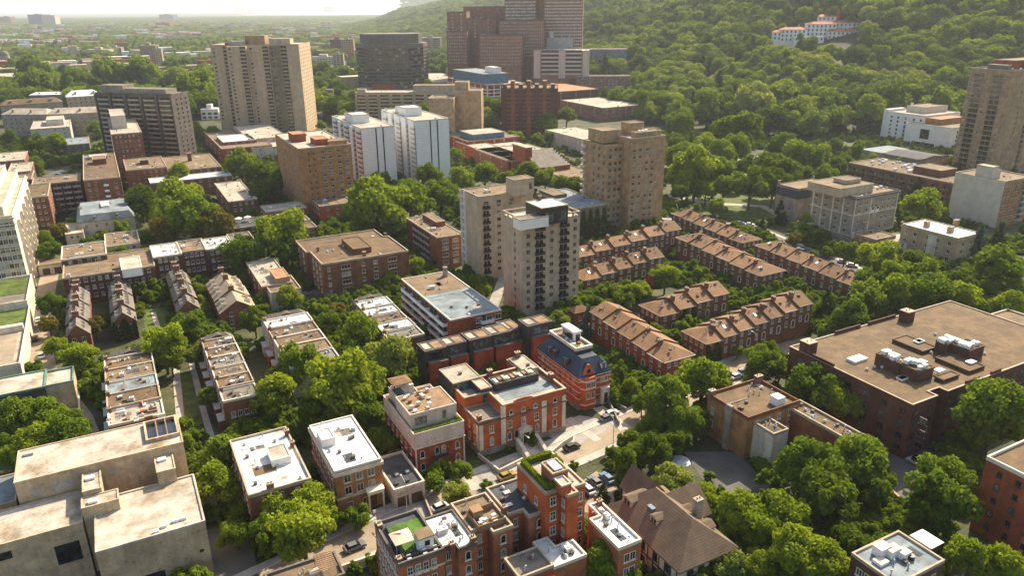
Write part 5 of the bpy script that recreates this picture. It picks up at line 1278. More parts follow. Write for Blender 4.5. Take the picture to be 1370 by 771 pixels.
# --- brick blocks upper left
b = simple([t5(430, 195), t5(620, 182), t5(525, 62)], 19, 'large red brick apartment block with tan roof, balcony column on its short face', 'brick_mid', 'roof_gravel', 'the large red brick block', (0, 0), cl=10, name='brick_apartment_block', cat='apartment block')
W, D = b.w, b.d
b.balcony('F', [W * .58], fl(1, 6, 2.9), 2.2, 1.2, 'concrete_pale', 'metal_white', True); b.win('F', [W * .12, W * .3, W * .86], fl(1.8, 6, 2.9), 1.2, 1.3, frame='frame_tan'); b.win('L', 14, fl(1.8, 6, 2.9), 1.2, 1.3, frame='frame_tan')
b.pent((W * .3, W * .7, D * .55, D * .68), 22, 'brick_mid', 'roof_tan'); b.pent((W * .2, W * .75, D * .78, D * .9), 20.5, 'roof_pale', 'roof_pale'); b.win('R', 14, fl(1.8, 6, 2.9), 1.2, 1.3, frame='frame_tan')
b = simple([t5(165, 215), t5(190, 185), t5(415, 200), t5(400, 170)], 16, 'dark red brick block with long balconies behind the garden of the mansard house', 'brick_dark', 'roof_tan', 'the dark red balcony block', (0, 0), cl=5, name='brick_apartment_block', cat='apartment block')
b.balcony('F', 5, fl(1.5, 5, 2.9), b.w / 5 * .8, 1.2, 'brick_dark', 'metal_grey', True)
b = simple([t5(105, 295), t5(95, 228), t5(248, 278), t5(170, 222)], 16, 'narrow orange-brown brick block with scattered small windows beside the white tower', 'brick_mid', 'roof_gravel', 'the narrow orange-brown block', (5, 5), cl=4, name='brick_apartment_block', cat='apartment block', hh=1.2)
b.win('R', 4, fl(2, 5, 2.9), 1, 1.2)
simple([t5(60, 160), t5(55, 120), t5(160, 140), t5(140, 105)], 12, 'low brown house with white roof edge behind the white tower', 'brick_brown', 'roof_pale', 'the brown house behind the white tower', (4, 2), faces='FR')
simple([t5(80, 200), t5(85, 170), t5(165, 185), t5(160, 150)], 11, 'dark brown flat next to the low house behind the white tower', 'brick_dark', 'roof_gravel', 'the dark flat behind the white tower', (3, 2), faces='FR', cl=2)
simple([t5(-30, 100), t5(40, 100), t5(130, 80), t5(40, 55)], 10, 'small reddish roof near the left edge under pale chimneys', 'brick_mid', 'roof_pale', 'the small reddish roof', (4, 2), faces='FR')
b = simple([t5(640, 110), t5(665, 145), t5(860, 130), t5(770, 80)], 14, 'dark red brick block with tan gravel roof and small penthouse', 'brick_mid', 'roof_tan', 'the dark red tan-roofed block', (6, 6), cl=8, name='brick_apartment_block', cat='apartment block', fr='frame_tan')
b.pent((b.w * .4, b.w * .6, b.d * .4, b.d * .6), 16.5, 'brick_dark', 'roof_tan')
b = simple([t5(850, 150), t5(780, 95), t5(1120, 130), t5(1080, 60)], 11, 'rambling brown flat roof with square brick stack and pale rear wall', 'brick_brown', 'roof_tan', 'the rambling brown roof', (8, 3), cl=12, fr='frame_tan')
b.chim_at(b.w * .6, b.d * .6, 5, 2.2, 2.2, 'brick_mid')
b = simple([t5(775, 215), t5(770, 190), t5(1195, 172), t5(1170, 150)], 9, 'long narrow brick wing with bright white roof strip behind the big trees', 'brick_mid', 'roof_white', 'the long white roof strip', (9, 0), 'coping_white', cl=2)
simple([t5(815, 15), t5(810, 0), t5(930, 15), t5(900, 0)], 8, 'small dark red shed with white roof among the trees', 'brick_dark', 'roof_white', 'the small dark red shed', (3, 0), cl=0)
simple([t5(1130, 25), t5(1130, -60), t5(1349, 20), t6(30, -30)], 10, 'red brick flats with stained tan roof at the foot of the beige high-rise', 'brick_red', 'roof_tan', 'the red flats by the high-rise', (6, 4), cl=9, name='brick_apartment_block', cat='apartment block')
simple([t1(1150, 735), t1(1140, 705), t1(1310, 720), t1(1280, 690)], 12, 'brick house with white roof just below the beige high-rise', 'brick_red', 'roof_white', 'the white roof below the high-rise', (4, 2), 'coping_white')
simple([t2(-20, 720), t2(-40, 660), t2(140, 690), t2(70, 640)], 12, 'pale rendered house with white and pink roofs below the beige high-rise', 'stucco_pink', 'roof_pale', 'the pale rendered house', (4, 3))
simple([t2(-10, 768), t2(50, 745), t2(140, 745), t2(130, 700)], 9, 'cream roofed block crowded beside the orange-brown tower', 'stucco_cream', 'roof_pale', 'the crowded cream roof', (3, 3), cl=8)
# ================================================================== gabled brick rows at the left
def gable_row(p0, p1, n, width, eave, rise, phrase, group, roof='roof_slate', wall='brick_mid'):
    """narrow gabled houses one behind another; ridge across the row, seen from p0 (far) to p1 (near)"""
    A, B = Vector(P(p0, eave + rise)), Vector(P(p1, eave + rise))
    L = abs((B - A).dot(GE2)); far = A; step = L / n
    LANDMARKS.append(((A.x + B.x) / 2, (A.y + B.y) / 2, L / 2, 'the ' + group))
    for i in range(n):
        o = far - GE2 * (step * (i + 1)) - GE1 * (width / 2)
        e = empty('gabled_house', (o.x, o.y, 0), aa, f'{ORD[i]} steep grey-roofed brick house from the far end {phrase}', 'house', group)
        SITES.append((o.x, o.y, width, step, aa))
        ev = eave + (.0, .9, .35, 1.1, .2)[i % 5]
        MB().prism([(0, .15), (width, .15), (width, step), (0, step)], -3, ev - .1, top=False, bottom=False).obj('wall', wall, e)
        m = MB(); gable(m, 0, width, .15, step - .25, ev, rise, 'y', .22, mi=0, gmi=1, th=.2); m.obj('roof', [roof, wall], e)
        m = MB().box(width / 2 - .9, width / 2 + .9, step - .65, step + .2, ev, ev + rise + 1.6); m.box(width / 2 - 1, width / 2 + 1, step - .75, step + .3, ev + rise + 1.601, ev + rise + 1.8, 1)
        for q in (-.5, 0, .5): m.cyl(width / 2 + q, step - .2, .15, .12, ev + rise + 1.8, ev + rise + 2.3, 7, 0)
        m.obj('chimney', ['chimney_brick', 'coping'], e)
        for sgn in (0, 1):
            for q in (.3, .7):
                x = 1.2 if sgn == 0 else width - 1.2
                mm = MB().box(-.65, .65, 0, 1.6, -.9, 1.1); gable(mm, -.65, .65, 0, 1.6, 1.11, .5, 'y', .12, mi=1, th=.08); mm.add([(-.42, -.02, .1), (.42, -.02, .1), (.42, -.02, .95), (-.42, -.02, .95)], [(0, 1, 2, 3)], 2)
                link('dormer', shared(('gd', roof), lambda: mm.mesh('dormer', ['stucco_white', roof, 'glass_dark'])), e, (x, step * q, ev + 1.0), -math.pi / 2 if sgn == 0 else math.pi / 2)
        for x in (width * .3, width * .7):
            for z in (1.2, 4.0):
                link('window', shared(('w1', 'gab'), lambda: win_frame(1.1, 1.6).add(win_pane(1.1, 1.6).v, win_pane(1.1, 1.6).f, 1).mesh('window', ['frame_white', 'glass_dark'])), e, (x, .15, z), 0)
        if i == n - 1 and 'ivy' in group:
            link('ivy', ivy_mesh(width, ev + 1.5, 8), e, (width / 2, .05, 0))
gable_row(t5(395, 735), t9(395, 215), 5, 6.5, 6.0, 3.6, 'of the row beside the alley', 'gabled row beside the alley')
gable_row(t5(605, 690), t9(630, 150), 5, 7.0, 6.0, 3.6, 'of the ivy-ended middle gabled row', 'ivy-ended gabled row')
gable_row(t5(900, 640), t9(960, 90), 5, 7.0, 6.0, 3.6, 'of the gabled row along the lawns', 'gabled row along the lawns')
gable_row(t5(1140, 670), t9(1190, 95), 3, 11.5, 5.2, 3.8, 'of the broad grey gabled group', 'broad grey gabled group', 'shingle_tan')
# ================================================================== narrow flat row houses
def flats(pa, pb, pc, n, h, phrase, group, roofs, walls, labels, steps=None):
    """row of narrow flat roofs one behind another: pa near front corner, pb its right end, pc the far corner"""
    A, B, C_ = (Vector(P(p, h)) for p in (pa, pb, pc))
    w = (B - A).dot(GE1); L = (C_ - A).dot(GE2)
    LANDMARKS.append(((A.x + C_.x) / 2, (A.y + C_.y) / 2, L / 2, 'the ' + group))
    st = L / n
    for i in range(n):
        hi = h + (steps[i] if steps else 0)
        q = A + GE2 * (st * i)
        pts = [q, q + GE1 * w + GE2 * (st - .06)]
        b = Bld.__new__(Bld)
        b.e1, b.e2, b.ang, b.h, b.wall, b.z0, b.o = GE1, GE2, E1A, hi, walls[i % len(walls)], 0, q
        b.w, b.d = w, st - .06
        b.e = empty('row_house', (q.x, q.y, 0), aa, labels[i], 'house', group)
        b.poly = [(0, 0), (b.w, 0), (b.w, b.d), (0, b.d)]
        SITES.append((q.x, q.y, b.w, b.d, aa))
        MB().prism(b.poly, -3, hi - .2, top=False, bottom=False).obj('wall', b.wall, b.e)
        MB().prism(offset(b.poly, -.15), hi - .35, hi).obj('roof', roofs[i], b.e)
        MB().ring(b.poly, .02, .3, hi - .25, hi + .4).obj('parapet', 'coping' if i % 2 else 'coping_white', b.e)
        b.clutter(4, i + int(h * 10) + n, sky=1 if i % 2 else 0, ac=i % 2)
        b.win('L', 2, [1.2, 4.2, 6.9][:2 if hi < 8.5 else 3], 1.1, 1.7, near=True); b.win('R', 2, [1.2, 4.2], 1.1, 1.7)
        if i == 0: b.win('F', 4, [1.2, 4.2], 1.1, 1.6)
        b.chim_at(.5, b.d - .5, 1.3, .8, .7); 
        m = MB().box(-1.6, -.05, b.d * .2, b.d * .8, -.5, 3.2).box(-1.7, -.05, b.d * .18, b.d * .82, 3.201, 3.4, 1); m.obj('porch', [b.wall, 'coping_white'], b.e)
        b_last = b
    return b_last
def slate_end(b):
    m = MB(); gable(m, 0, b.w, b.d + .05, b.d + 4.2, b.h - .9, 2.0, 'x', .1, hip0=2.0, hip1=2.0); m.obj('slate_roof', 'roof_slate', b.e)
    MB().box(.1, b.w - .1, b.d + .03, b.d + 4.1, -3, b.h - .95).obj('rear_wall', b.wall, b.e)
    dormer(b, b.w * .55, b.d + 1.2, b.h - .6, 2.2, 1.8, 1.2, 'F', 'roof_slate', 'brick_orange', .4)
LA = ['with roof deck, white bench and red furniture nearest the concrete building', 'with plain brown roof behind the furnished deck', 'with pale blue-grey roof and white hatch', 'with brown deck and dark curved skylight', 'with cream box room on its roof', 'with slate end roof under the street tree']
bl = flats(t9(560, 740), t9(850, 680), t9(530, 400), 5, 9, '', 'narrow flat row left of the lawn', ['roof_pale', 'roof_gravel', 'roof_blue', 'roof_tan', 'roof_gravel'], ['brick_brown', 'brick_red'], ['narrow row house ' + s for s in LA[:5]], [0, .6, .2, .4, .3])
slate_end(bl)
rr = random.Random(3)
for i in range(13):
    x, y = P(t9(560 + 275 * rr.random(), 620 + 80 * rr.random() + 30 * (i % 2)), 9.0)
    k_ = i % 5; o = MB().box(-.9 if k_ < 2 else -.5, .9 if k_ < 2 else .5, -.4, .4, 0, .45).box(-.9 if k_ < 2 else -.5, .9 if k_ < 2 else .5, .3, .4, .451, .95).obj('roof_bench', ['metal_white', 'timber', 'paint_red', 'stucco_cream', 'metal_white'][k_], None, (x, y, 9.0), aa + 1.57 * (i % 3))
    tag(o, ['white slatted bench', 'brown wooden bench', 'small red armchair', 'cream armchair', 'white armchair'][k_] + (' towards the concrete building', ' in the middle', ' towards the blue-grey roof')[i // 5] + ' of the furnished roof deck', 'seat', 'furniture of the roof deck')
LB = ['with olive grey roof half under the leafy tree', 'with brown roof and white fence corner', 'with tan roof and white strip', 'with grey-green roof panel', 'with brown roof and thin vents', 'with tan roof and white chimney box']
bl = flats(t9(1150, 610), t9(1335, 560), t9(1050, 300), 6, 9, '', 'narrow flat row right of the lawn', ['roof_grey', 'roof_gravel', 'roof_tan', 'roof_grey', 'roof_gravel', 'roof_tan'], ['brick_brown', 'brick_mid'], ['narrow row house ' + s for s in LB], [-.2, .2, 0, .2, .3, .1])
slate_end(bl)
LC = ['with grey roof under the big leafy trees', 'with plain tan roof and one box vent', 'with brown roof and round vents', 'with brown roof beside a white porch', 'with white roof and orange dormer behind it']
bl = flats(t10(185, 440), t10(430, 365), t10(75, 195), 5, 9, '', 'flat row with the orange dormer', ['roof_grey', 'roof_tan', 'roof_gravel', 'roof_gravel', 'roof_white'], ['stucco_cream', 'brick_red'], ['narrow row house ' + s for s in LC], [0, .2, .2, .2, .5])
slate_end(bl)
LD = ['with grey roof nearest the modern terraces', 'with large white roof panel', 'with half dark half brown roof', 'with white roof and two pipes', 'with white roof below the slate gable']
bl = flats(t10(700, 300), t10(880, 262), t10(500, 110), 5, 9, '', 'white roofed row by the balcony block', ['roof_grey', 'roof_white', 'roof_gravel', 'roof_white', 'roof_white'], ['brick_mid', 'brick_brown'], ['narrow row house ' + s for s in LD], [0, .3, 0, .3, .5])
slate_end(bl)
b = simple([t6(0, 690), t6(-10, 620), t6(140, 735), t6(130, 640)], 8, 'brown house with white roof terrace and orange hatch under the dark tree', 'brick_brown', 'roof_pale', 'the white terrace roof with orange hatch', (3, 3), cl=6)
b.pent((b.w * .5, b.w - .4, 1, b.d * .4), 10, 'brick_tan', 'tile_red'); 
b = simple([t6(120, 760), t6(60, 745), t6(225, 760), t6(190, 690)], 7.5, 'small tan house with orange roof box below the white terrace', 'stucco_cream', 'roof_tan', 'the small orange roof box', (3, 3), cl=2)
# ================================================================== left edge: white tower, terraces, green-trimmed hall
zw = tile(0, 220, 4.283)
b = Bld('white_apartment_tower', 'white classical apartment tower with sunlit bay windows cut by the left edge', 'apartment tower', [zw(-260, 330), zw(72, 300), zw(40, 80)], 30, 'limestone', 'roof_pale', .6, 'limestone', short='the white tower at the left edge')
W, D = b.w, b.d
b.pent((W * .2, W - 2.5, 1.5, D - 3), 33.5, 'limestone', 'roof_pale', 'upper_storey'); b.pent((W * .3, W - 6, 4, D - 6), 37, 'limestone', 'roof_pale', 'upper_storey')
b.win('F', [W - 2.3 - 3.2 * i for i in range(8)], fl(1.5, 9, 3.1), 1.5, 1.9, frame='limestone', near=True); b.band(27, 27.5, .35, 'limestone'); b.band(18, 18.3, .2, 'limestone'); b.band(29.4, 29.9, .5, 'limestone')
for k in range(5):
    y = D * (.1 + .18 * k)
    MB().prism([(W + .02, y), (W + 1.2, y + .6), (W + 1.2, y + 2.4), (W + .02, y + 3.0)], -2, 27).obj('bay_window', 'limestone', b.e)
    b.balcony('R', [y + 3.9], fl(3, 8, 3.1), 1.6, 1.1, 'limestone', 'metal_black', False)
    for z in fl(1.5, 8, 3.1): MB().box(W + 1.19, W + 1.24, y + .8, y + 2.2, z, z + 1.9).obj('window', 'glass_mid', b.e)
b.clutter(6, 3)
b = Bld('podium', 'low podium with planted green roof and sunlit end wall at the foot of the white tower', 'building', [t9(-150, 130), t9(140, 95), t9(160, -40)], 8, 'limestone', 'roof_grey', .8, 'limestone', short='the planted podium')
MB().box(.8, b.w - 1.2, b.d * .35, b.d - 1, 8.01, 8.12).obj('roof_lawn', 'lawn', b.e)
b = Bld('podium', 'low terrace block with weedy roof garden and empty courtyard below the podium', 'building', [t9(-150, 470), t9(110, 405), t9(150, 120)], 6, 'limestone', 'roof_pale', 1.0, 'limestone', short='the weedy terrace block')
MB().box(.8, b.w - 1.0, b.d * .62, b.d - .8, 6.01, 6.12).obj('roof_garden', 'lawn', b.e); MB().box(1.2, b.w - 2.2, 2, b.d * .55, 6.005, 6.03).obj('courtyard', 'asphalt_pale', b.e); MB().box(.8, b.w - .8, b.d * .56, b.d * .6, 6.01, 8.0).obj('terrace_wall', 'limestone', b.e)
b = Bld('hall', 'low hall with pale roof edged in green copper and dark ribbed front', 'building', [t9(-120, 545), t9(180, 545), t9(240, 445)], 7.5, 'cladding_dark', 'roof_concrete', .35, 'copper', short='the green-edged hall')
r = b.rect([t9(185, 545), t9(355, 555), t9(310, 465)], 7.5); b.pent((b.w + .02, b.w + 6.5, .5, b.d * .9), 7.2, 'concrete_warm', 'roof_concrete', 'wing', -3)
MB().ring([(b.w + .02, .5), (b.w + 6.5, .5), (b.w + 6.5, b.d * .9), (b.w + .02, b.d * .9)], .12, .25, 7.41, 7.75).obj('copper_edge', 'copper', b.e)
# ================================================================== brown tower and its neighbours
zb5 = tile(770, 140, 4.5357)
b = Bld('apartment_tower', 'tall brown brick apartment tower with machine-crowded roof beside the park', 'apartment tower', [zb5(292, 200), zb5(205, 180), zb5(548, 190)], 43, 'brick_tan', 'roof_pale', .5, 'coping', short='the tall brown tower')
W, D = b.w, b.d
zs = fl(3, 12, 3.1)
b.win('F', [W * .1, W * .27, W * .47, W * .63], zs, 1.7, 1.6, frame='frame_tan', near=True, glass=('glass_dark', 'glass_dark', 'glass_blind'), bars=2); b.win('F', [W * .76], zs[::2], .8, 1.0, frame='frame_tan')
b.pent((W + .02, W + 2.8, 3, D + 3), 40.5, 'brick_tan', 'roof_tan', 'wing', -3)
w2 = b.rect([zb5(215, 180), zb5(80, 110), zb5(100, 100)], 43)
b.pent((-9.0, -.02, D * .35, D + 8), 40, 'brick_tan', 'roof_tan', 'wing', -3)
m = MB()
for i, z in enumerate(zs):
    for y in (D * .35 + 2, D * .35 + 6, D * .35 + 10):
        m.box(-9.07, -9.0, y - .8, y + .8, z, z + 1.6, hash_pick((0, 0, 1), y, z)); m.box(-9.16, -9.0, y - .95, y + .95, z - .18, z - .002, 2)
    for x in (-7, -4, -1.5): m.box(x - .7, x + .7, D * .35 - .07, D * .35 - .002, z, z + 1.6, hash_pick((0, 0, 1), x, z)); m.box(x - .9, x + .9, D * .35 - .2, D * .35 - .002, z - .18, z - .002, 2)
tag(m.obj('window', ['glass_mid', 'glass_blind', 'frame_tan'], b.e), kind='stuff')
for z in zs: MB().box(-10.6, -9.08, D + 4.5, D + 8, z - .3, z + .75).obj('balcony', 'concrete_pale', b.e)
b.pent((W * .3, W * .72, D * .55, D * .95), 48.5, 'brick_tan', 'roof_gravel'); b.pent((W * .18, W * .92, D * .08, D * .3), 45.5, 'brick_tan', 'roof_tan')
b.pent((-8.5, W * .1, D * .6, D + 5), 46, 'brick_tan', 'roof_tan', z0=40.5)
x, y = W * .55, D * .42
for k in range(3): m = MB().tube([(x - 2 + k * 2, y + 1, 43.1), (x - 1.5 + k * 2, y, 45.2), (x + 1 + k * 2, y - 1, 44.6)], .55, n=10); m.obj('air_duct', 'galvanised', b.e)
b.clutter(6, 4, ac=4)
b = Bld('ivy_clad_block', 'low flat block with blue-grey roof and ivy-covered walls beside the tan towers', 'building', [t7(350, 345), t7(200, 255), t7(510, 320)], 15, 'stone_dark', 'roof_blue', .4, 'coping', short='the ivy-clad flat block')
for f, ln, a in (('F', b.w, 0), ('L', b.d, -math.pi / 2)):
    p, d, l2 = b.face(f); q = p + d * (l2 / 2); link('ivy', ivy_mesh(round(l2, 1), 14.0, 3), b.e, (q.x, q.y, 0), math.atan2(d.y, d.x))
b.clutter(5, 2, sky=2); b.win('F', [b.w - 2.5], fl(2, 4, 3), 2, 1.8, near=True); b.pent((1, b.w * .5, b.d * .6, b.d - 1), 16.5, 'stone_dark', 'roof_tan')
b = Bld('brick_church', 'red brick church with steep grey roof and stepped dark gable', 'church', [t7(150, 130), t7(140, 60), t7(320, 115)], 9, 'brick_red', None, None, short='the red brick church')
m = MB(); gable(m, 0, b.w, 0, b.d, 9, 7, 'x', .2, mi=0, gmi=1, th=.3); m.obj('roof', ['roof_slate', 'brick_red'], b.e)
for i in range(7): MB().box(b.w - .3, b.w + .5, b.d * (.05 + i * .065), b.d * (.05 + i * .065) + .9, 8, 10.2 + i * 1.05).obj('gable_step', 'cladding_dark' if i % 2 else 'brick_dark', b.e)
MB().box(-2.5, 2, b.d * .3, b.d * .7, -2, 19).obj('tower', 'brick_red', b.e); MB().box(-2.7, 2.2, b.d * .28, b.d * .72, 19.003, 19.6).obj('tower_coping', 'coping', b.e)
b.win('F', 6, [3], 1.4, 3.2, arch=True, frame='limestone')
simple([t7(0, 100), t7(0, 30), t7(105, 75), t7(100, 10)], 10, 'brick flats with pale cluttered roof beside the church', 'brick_mid', 'roof_pale', 'the flats beside the church', (4, 3), cl=8)
simple([t7(210, 160), t7(200, 135), t7(390, 185), t7(350, 130)], 6, 'low tan roofed hall in front of the church', 'brick_tan', 'roof_tan', 'the low tan hall', (4, 2), cl=3)
b = simple([t3(265, 690), t3(260, 665), t3(390, 720), t3(350, 655)], 11, 'pinkish villa with pale stepped roofs left of the tall brown tower', 'stucco_pink', 'roof_pale', 'the pinkish villa', (3, 3), cl=6)
b = simple([t2(1150, 770), t2(1145, 720), t6(1349, 100), t6(1290, 50)], 10, 'three storey red brick flats with pale flat roof and wide windows', 'brick_orange', 'roof_pale', 'the red flats with wide windows', (6, 3), cl=5, name='brick_apartment_block', cat='apartment block', w=1.8)
b = simple([t2(1100, 730), t2(1050, 690), t2(1300, 700), t2(1220, 660)], 12, 'red brick house with faded blue metal penthouse', 'brick_red', 'roof_tan', 'the house with blue penthouse', (5, 3), cl=3)
b.pent(b.rect([t2(1110, 690), t2(1100, 670), t2(1290, 680)], 16), 16, 'blue_metal', 'roof_pale')
simple([t2(1240, 760), t2(1235, 735), t2(1349, 770), t2(1340, 730)], 9, 'low dark roofed brick house beside the blue penthouse', 'brick_dark', 'roof_pale', 'the low dark brick house', (3, 2), cl=6)
# ================================================================== orange-brown tower, white towers
b = simple([t2(215, 762), t2(140, 690), t2(500, 745)], 35, 'square orange-brown brick tower with dark window rows and red rooftop boxes', 'brick_ochre', 'roof_pale', 'the orange-brown tower', (0, 0), cl=6, name='apartment_tower', cat='apartment tower')
W, D = b.w, b.d
b.win('F', [W * .18, W * .28], fl(3, 11, 2.9), .7, .9, frame='frame_dark'); b.win('F', [W * .45, W * .58, W * .75, W * .9], fl(3, 11, 2.9), 2.0, 1.3, frame='frame_tan'); b.win('L', 8, fl(3, 11, 2.9), 1.4, 1.4, frame='frame_tan')
b.pent((W * .1, W * .35, D * .4, D * .6), 39, 'brick_red', 'tile_red'); b.pent((W * .38, W * .62, D * .1, D * .3), 38, 'brick_red', 'tile_red'); b.pent((W * .6, W * .95, D * .05, D * .2), 37, 'brick_ochre', 'roof_tan')
for nm, pts, lab, sh, hh in (('L', [t2(555, 660), t2(400, 600), t2(722, 650)], 'white panelled slab tower with two black stripes, the lower of the pair', 'the lower white slab tower', 35.5), ('R', [t2(830, 625), t2(670, 565), t2(982, 605)], 'white panelled slab tower with two black stripes, the taller of the pair', 'the taller white slab tower', 37.5)):
    b = Bld('apartment_tower', lab, 'apartment tower', pts, hh, 'panel_white', 'roof_pale', .4, 'coping_white', short=sh, group='pair of white slab towers')
    W, D = b.w, b.d
    for x in (W * .44, W * .65): MB().box(x - .35, x + .35, -.12, -.004, 0, hh - .2).obj('dark_stripe', 'metal_black', b.e)
    for i in range(5): MB().box(-.02 - (1.2 if i % 2 else .6), -.03, D * (.02 + .2 * i), D * (.02 + .2 * i) + D * .08, 0, hh - .5).obj('wall_fin', 'panel_white', b.e)
    b.balcony('L', [D * (.15 + .2 * i) for i in range(5)], fl(1.5, 12, 2.8), D * .10, 1.1, 'concrete_pale', 'brick_purple' if nm == 'L' else 'metal_grey', True)
    b.win('L', [D * (.08 + .2 * i) for i in range(5)], fl(1.8, 12, 2.8), .8, 1.3, frame='frame_dark')
    b.pent((W * .1, W * .6, D * .35, D * .55), hh + 5, 'panel_white', 'roof_white'); b.pent((W * .2, W * .7, D * .6, D * .75), hh + 3.5, 'panel_white', 'roof_pale'); b.clutter(8, 5, ac=4)
# ================================================================== grey office drum, podium, dark buildings round it
b = Bld('office_tower', 'dark bronze banded office tower with chamfered corners and heavy roof storey', 'office tower', None, 62, 'cladding_dark', 'roof_grey', None, None, walls=False, short='the dark banded office tower', base=(477, 566, 132, 60), dep=55)
W, D, HO = b.w, b.d, b.h
oc = [(14, 0), (W - 14, 0), (W, 14), (W, D - 14), (W - 14, D), (14, D), (0, D - 14), (0, 14)]
b.poly = oc
MB().prism(oc, -3, 56).obj('wall', 'cladding_dark', b.e); MB().prism(offset(oc, .5), 56.01, 61).obj('roof_storey', 'bronze', b.e); MB().prism(offset(oc, -5), 61.01, 71).obj('penthouse', 'bronze', b.e); MB().prism(offset(oc, -5.4), 71.005, 71.2).obj('roof', 'roof_grey', b.e)
for i in range(14):
    z = 3 + i * 3.8
    MB().ring(oc, .55, .0, z, z + 1.1).obj('spandrel', 'bronze', b.e)
rr = random.Random(6)
for i in range(15):
    for f in (0, 7, 1):
        p, d, ln = b.face(f); n = int(ln / 3.6)
        for k in range(n):
            g = rr.choice(('glass_dark',) * 9 + ('glass_mid', 'glass_mid', 'glass_blind'))
            c = p + d * (ln * (k + .5) / n); a = math.atan2(d.y, d.x)
            if i < 14: link('window', shared(('ofw', g, round(ln / n, 1)), lambda: MB().box(-ln / n / 2 + .15, ln / n / 2 - .15, -.12, -.01, 0, 2.15).mesh('window', [g])), b.e, (c.x, c.y, 4.55 + i * 3.8 - (3.8 if i else 3.7) * 0), a)
for z in (58, ): b.band(z, z + 1.2, .7, 'stone_dark')
b = Bld('podium', 'long pale podium with open balconies at the foot of the dark office tower', 'building', None, 0, 'stone_beige', 'roof_pale', .5, 'coping', short='the long pale podium', base=(478, 618, 166, 124), dep=22)
b.balcony('F', 9, fl(2, int(b.h / 3.2) - 0, 3.1), b.w / 9 * .86, 1.4, 'stone_beige', 'stone_beige', True, stuff=True); b.pent((b.w * .55, b.w * .95, 2, b.d * .8), b.h + 6, 'stone_beige', 'roof_tan'); b.pent((b.w * .02, b.w * .1, 1, 6), b.h + 3, 'stone_beige', 'roof_pale'); b.clutter(10, 3, ac=4)
b = simple([t2(400, 560), t2(360, 545), t2(435, 555), t2(430, 535)], 12, 'small dark brick box beside the trees below the office tower', 'brick_dark', 'roof_grey', 'the small dark box', (2, 2), cl=1)
e = Bld('round_stair_tower', 'slim round brown stair tower between trees left of the office tower', 'tower', [t2(385, 475), t2(425, 470), t2(390, 455)], 22, walls=False, short='the slim round stair tower'); MB().cyl(e.w / 2, e.d / 2, 4.5, 4.5, -3, 22, 14).obj('wall', 'stone_dark', e.e); MB().cyl(e.w / 2, e.d / 2, 4.7, 4.2, 22.01, 23, 14).obj('cap', 'roof_grey', e.e)
b = Bld('apartment_tower', 'ochre-brown slab with window columns, left half of the plain brown pair', 'apartment tower', None, 0, 'brick_tan', 'roof_tan', .5, 'coping', short='the ochre-brown slab', base=(576, 609, 200, 132), dep=22)
b.win('F', 4, fl(3, int(b.h / 3.2), 3.1), 1.6, 1.4, frame='frame_tan'); b.clutter(4, 1)
b = Bld('apartment_tower', 'plain windowless brown brick slab beside the white towers', 'apartment tower', None, 0, 'brick_tan', 'roof_tan', .5, 'coping', short='the plain brown slab', base=(610, 645, 196, 122), dep=20)
b.pent((0, b.w * .5, b.d * .3, b.d * .9), b.h + 6, 'brick_tan', 'roof_tan'); b.clutter(3, 1)
hh = hpx(652, 160, 114)
b = Bld('apartment_block', 'white gridded apartment block with blue-black glass rooftop floor', 'apartment block', [px(652, 114), px(601, 104), px(691, 109)], hh, 'brick_red', 'roof_pale', .5, 'coping', short='the white gridded block')
b.clutter(6, 3)
W, D = b.w, b.d
m = MB()
for i in range(7): m.box(W * i / 6 - .3 if i else 0, W * i / 6 + .3 if i < 6 else W, -.5, -.02, 0, b.h - .5)
for z in fl(2, int(b.h / 3.15), 3.1): m.box(0, W, -.62, -.51, z, z + .8)
for i in range(8): m.box(-.5, -.02, D * i / 7 - .3 if i else 0, D * i / 7 + .3 if i < 7 else D, 0, b.h - .5)
for z in fl(2, int(b.h / 3.15), 3.1): m.box(-.62, -.51, 0, D, z, z + .8)
m.obj('balcony_grid', 'stucco_white', b.e); b.win('F', 6, fl(2.9, int(b.h / 3.2), 3.1), 2.4, 1.6, frame='frame_dark'); b.win('L', 7, fl(2.9, int(b.h / 3.2), 3.1), 2.2, 1.6, frame='frame_dark')
b.pent((W * .05, W * .7, D * .12, D * .9), b.h + 9, 'blue_metal', 'roof_blue'); b.pent((W * .4, W * .6, D * .2, D * .4), b.h + 14, 'stucco_white', 'roof_white')
b = Bld('apartment_block', 'dark red castle-like apartment block with ranks of turrets and recessed balconies', 'apartment block', None, 0, 'brick_dark', 'roof_tan', .5, 'brick_dark', short='the castle-like dark red block', base=(671, 746, 184, 119), dep=30)
W, D, H = b.w, b.d, b.h
for i in range(7): b.pent((W * (.03 + .14 * i), W * (.03 + .14 * i) + W * .07, -.8, D * .4), H + 3.5 + 2.5 * (i % 2), 'brick_mid' if i % 2 else 'brick_dark', 'roof_tan', 'turret', -3)
nf = int(H / 3.3)
b.balcony('F', [W * (.135 + .14 * i) for i in range(6)], fl(2, nf, 3.2), W * .06, 1.0, 'brick_mid', 'brick_mid', True); b.win('F', [W * (.135 + .14 * i) for i in range(6)], [z + .2 for z in fl(2, nf, 3.2)], W * .045, 2.0, frame='frame_dark'); b.clutter(6, 2, ac=3)
b = simple([t3(200, 470), t3(195, 440), t3(300, 470), t3(280, 430)], 18, 'low tail wing of the castle-like block with reddish roof', 'brick_dark', 'tile_red', 'the reddish-roofed wing', (3, 2), cl=2)
b = Bld('apartment_block', 'long grey-windowed brown block in front of the hillside trees', 'apartment block', None, 0, 'brick_purple', 'roof_tan', .5, 'coping', short='the long block under the hillside', base=(770, 843, 130, 102), dep=18)
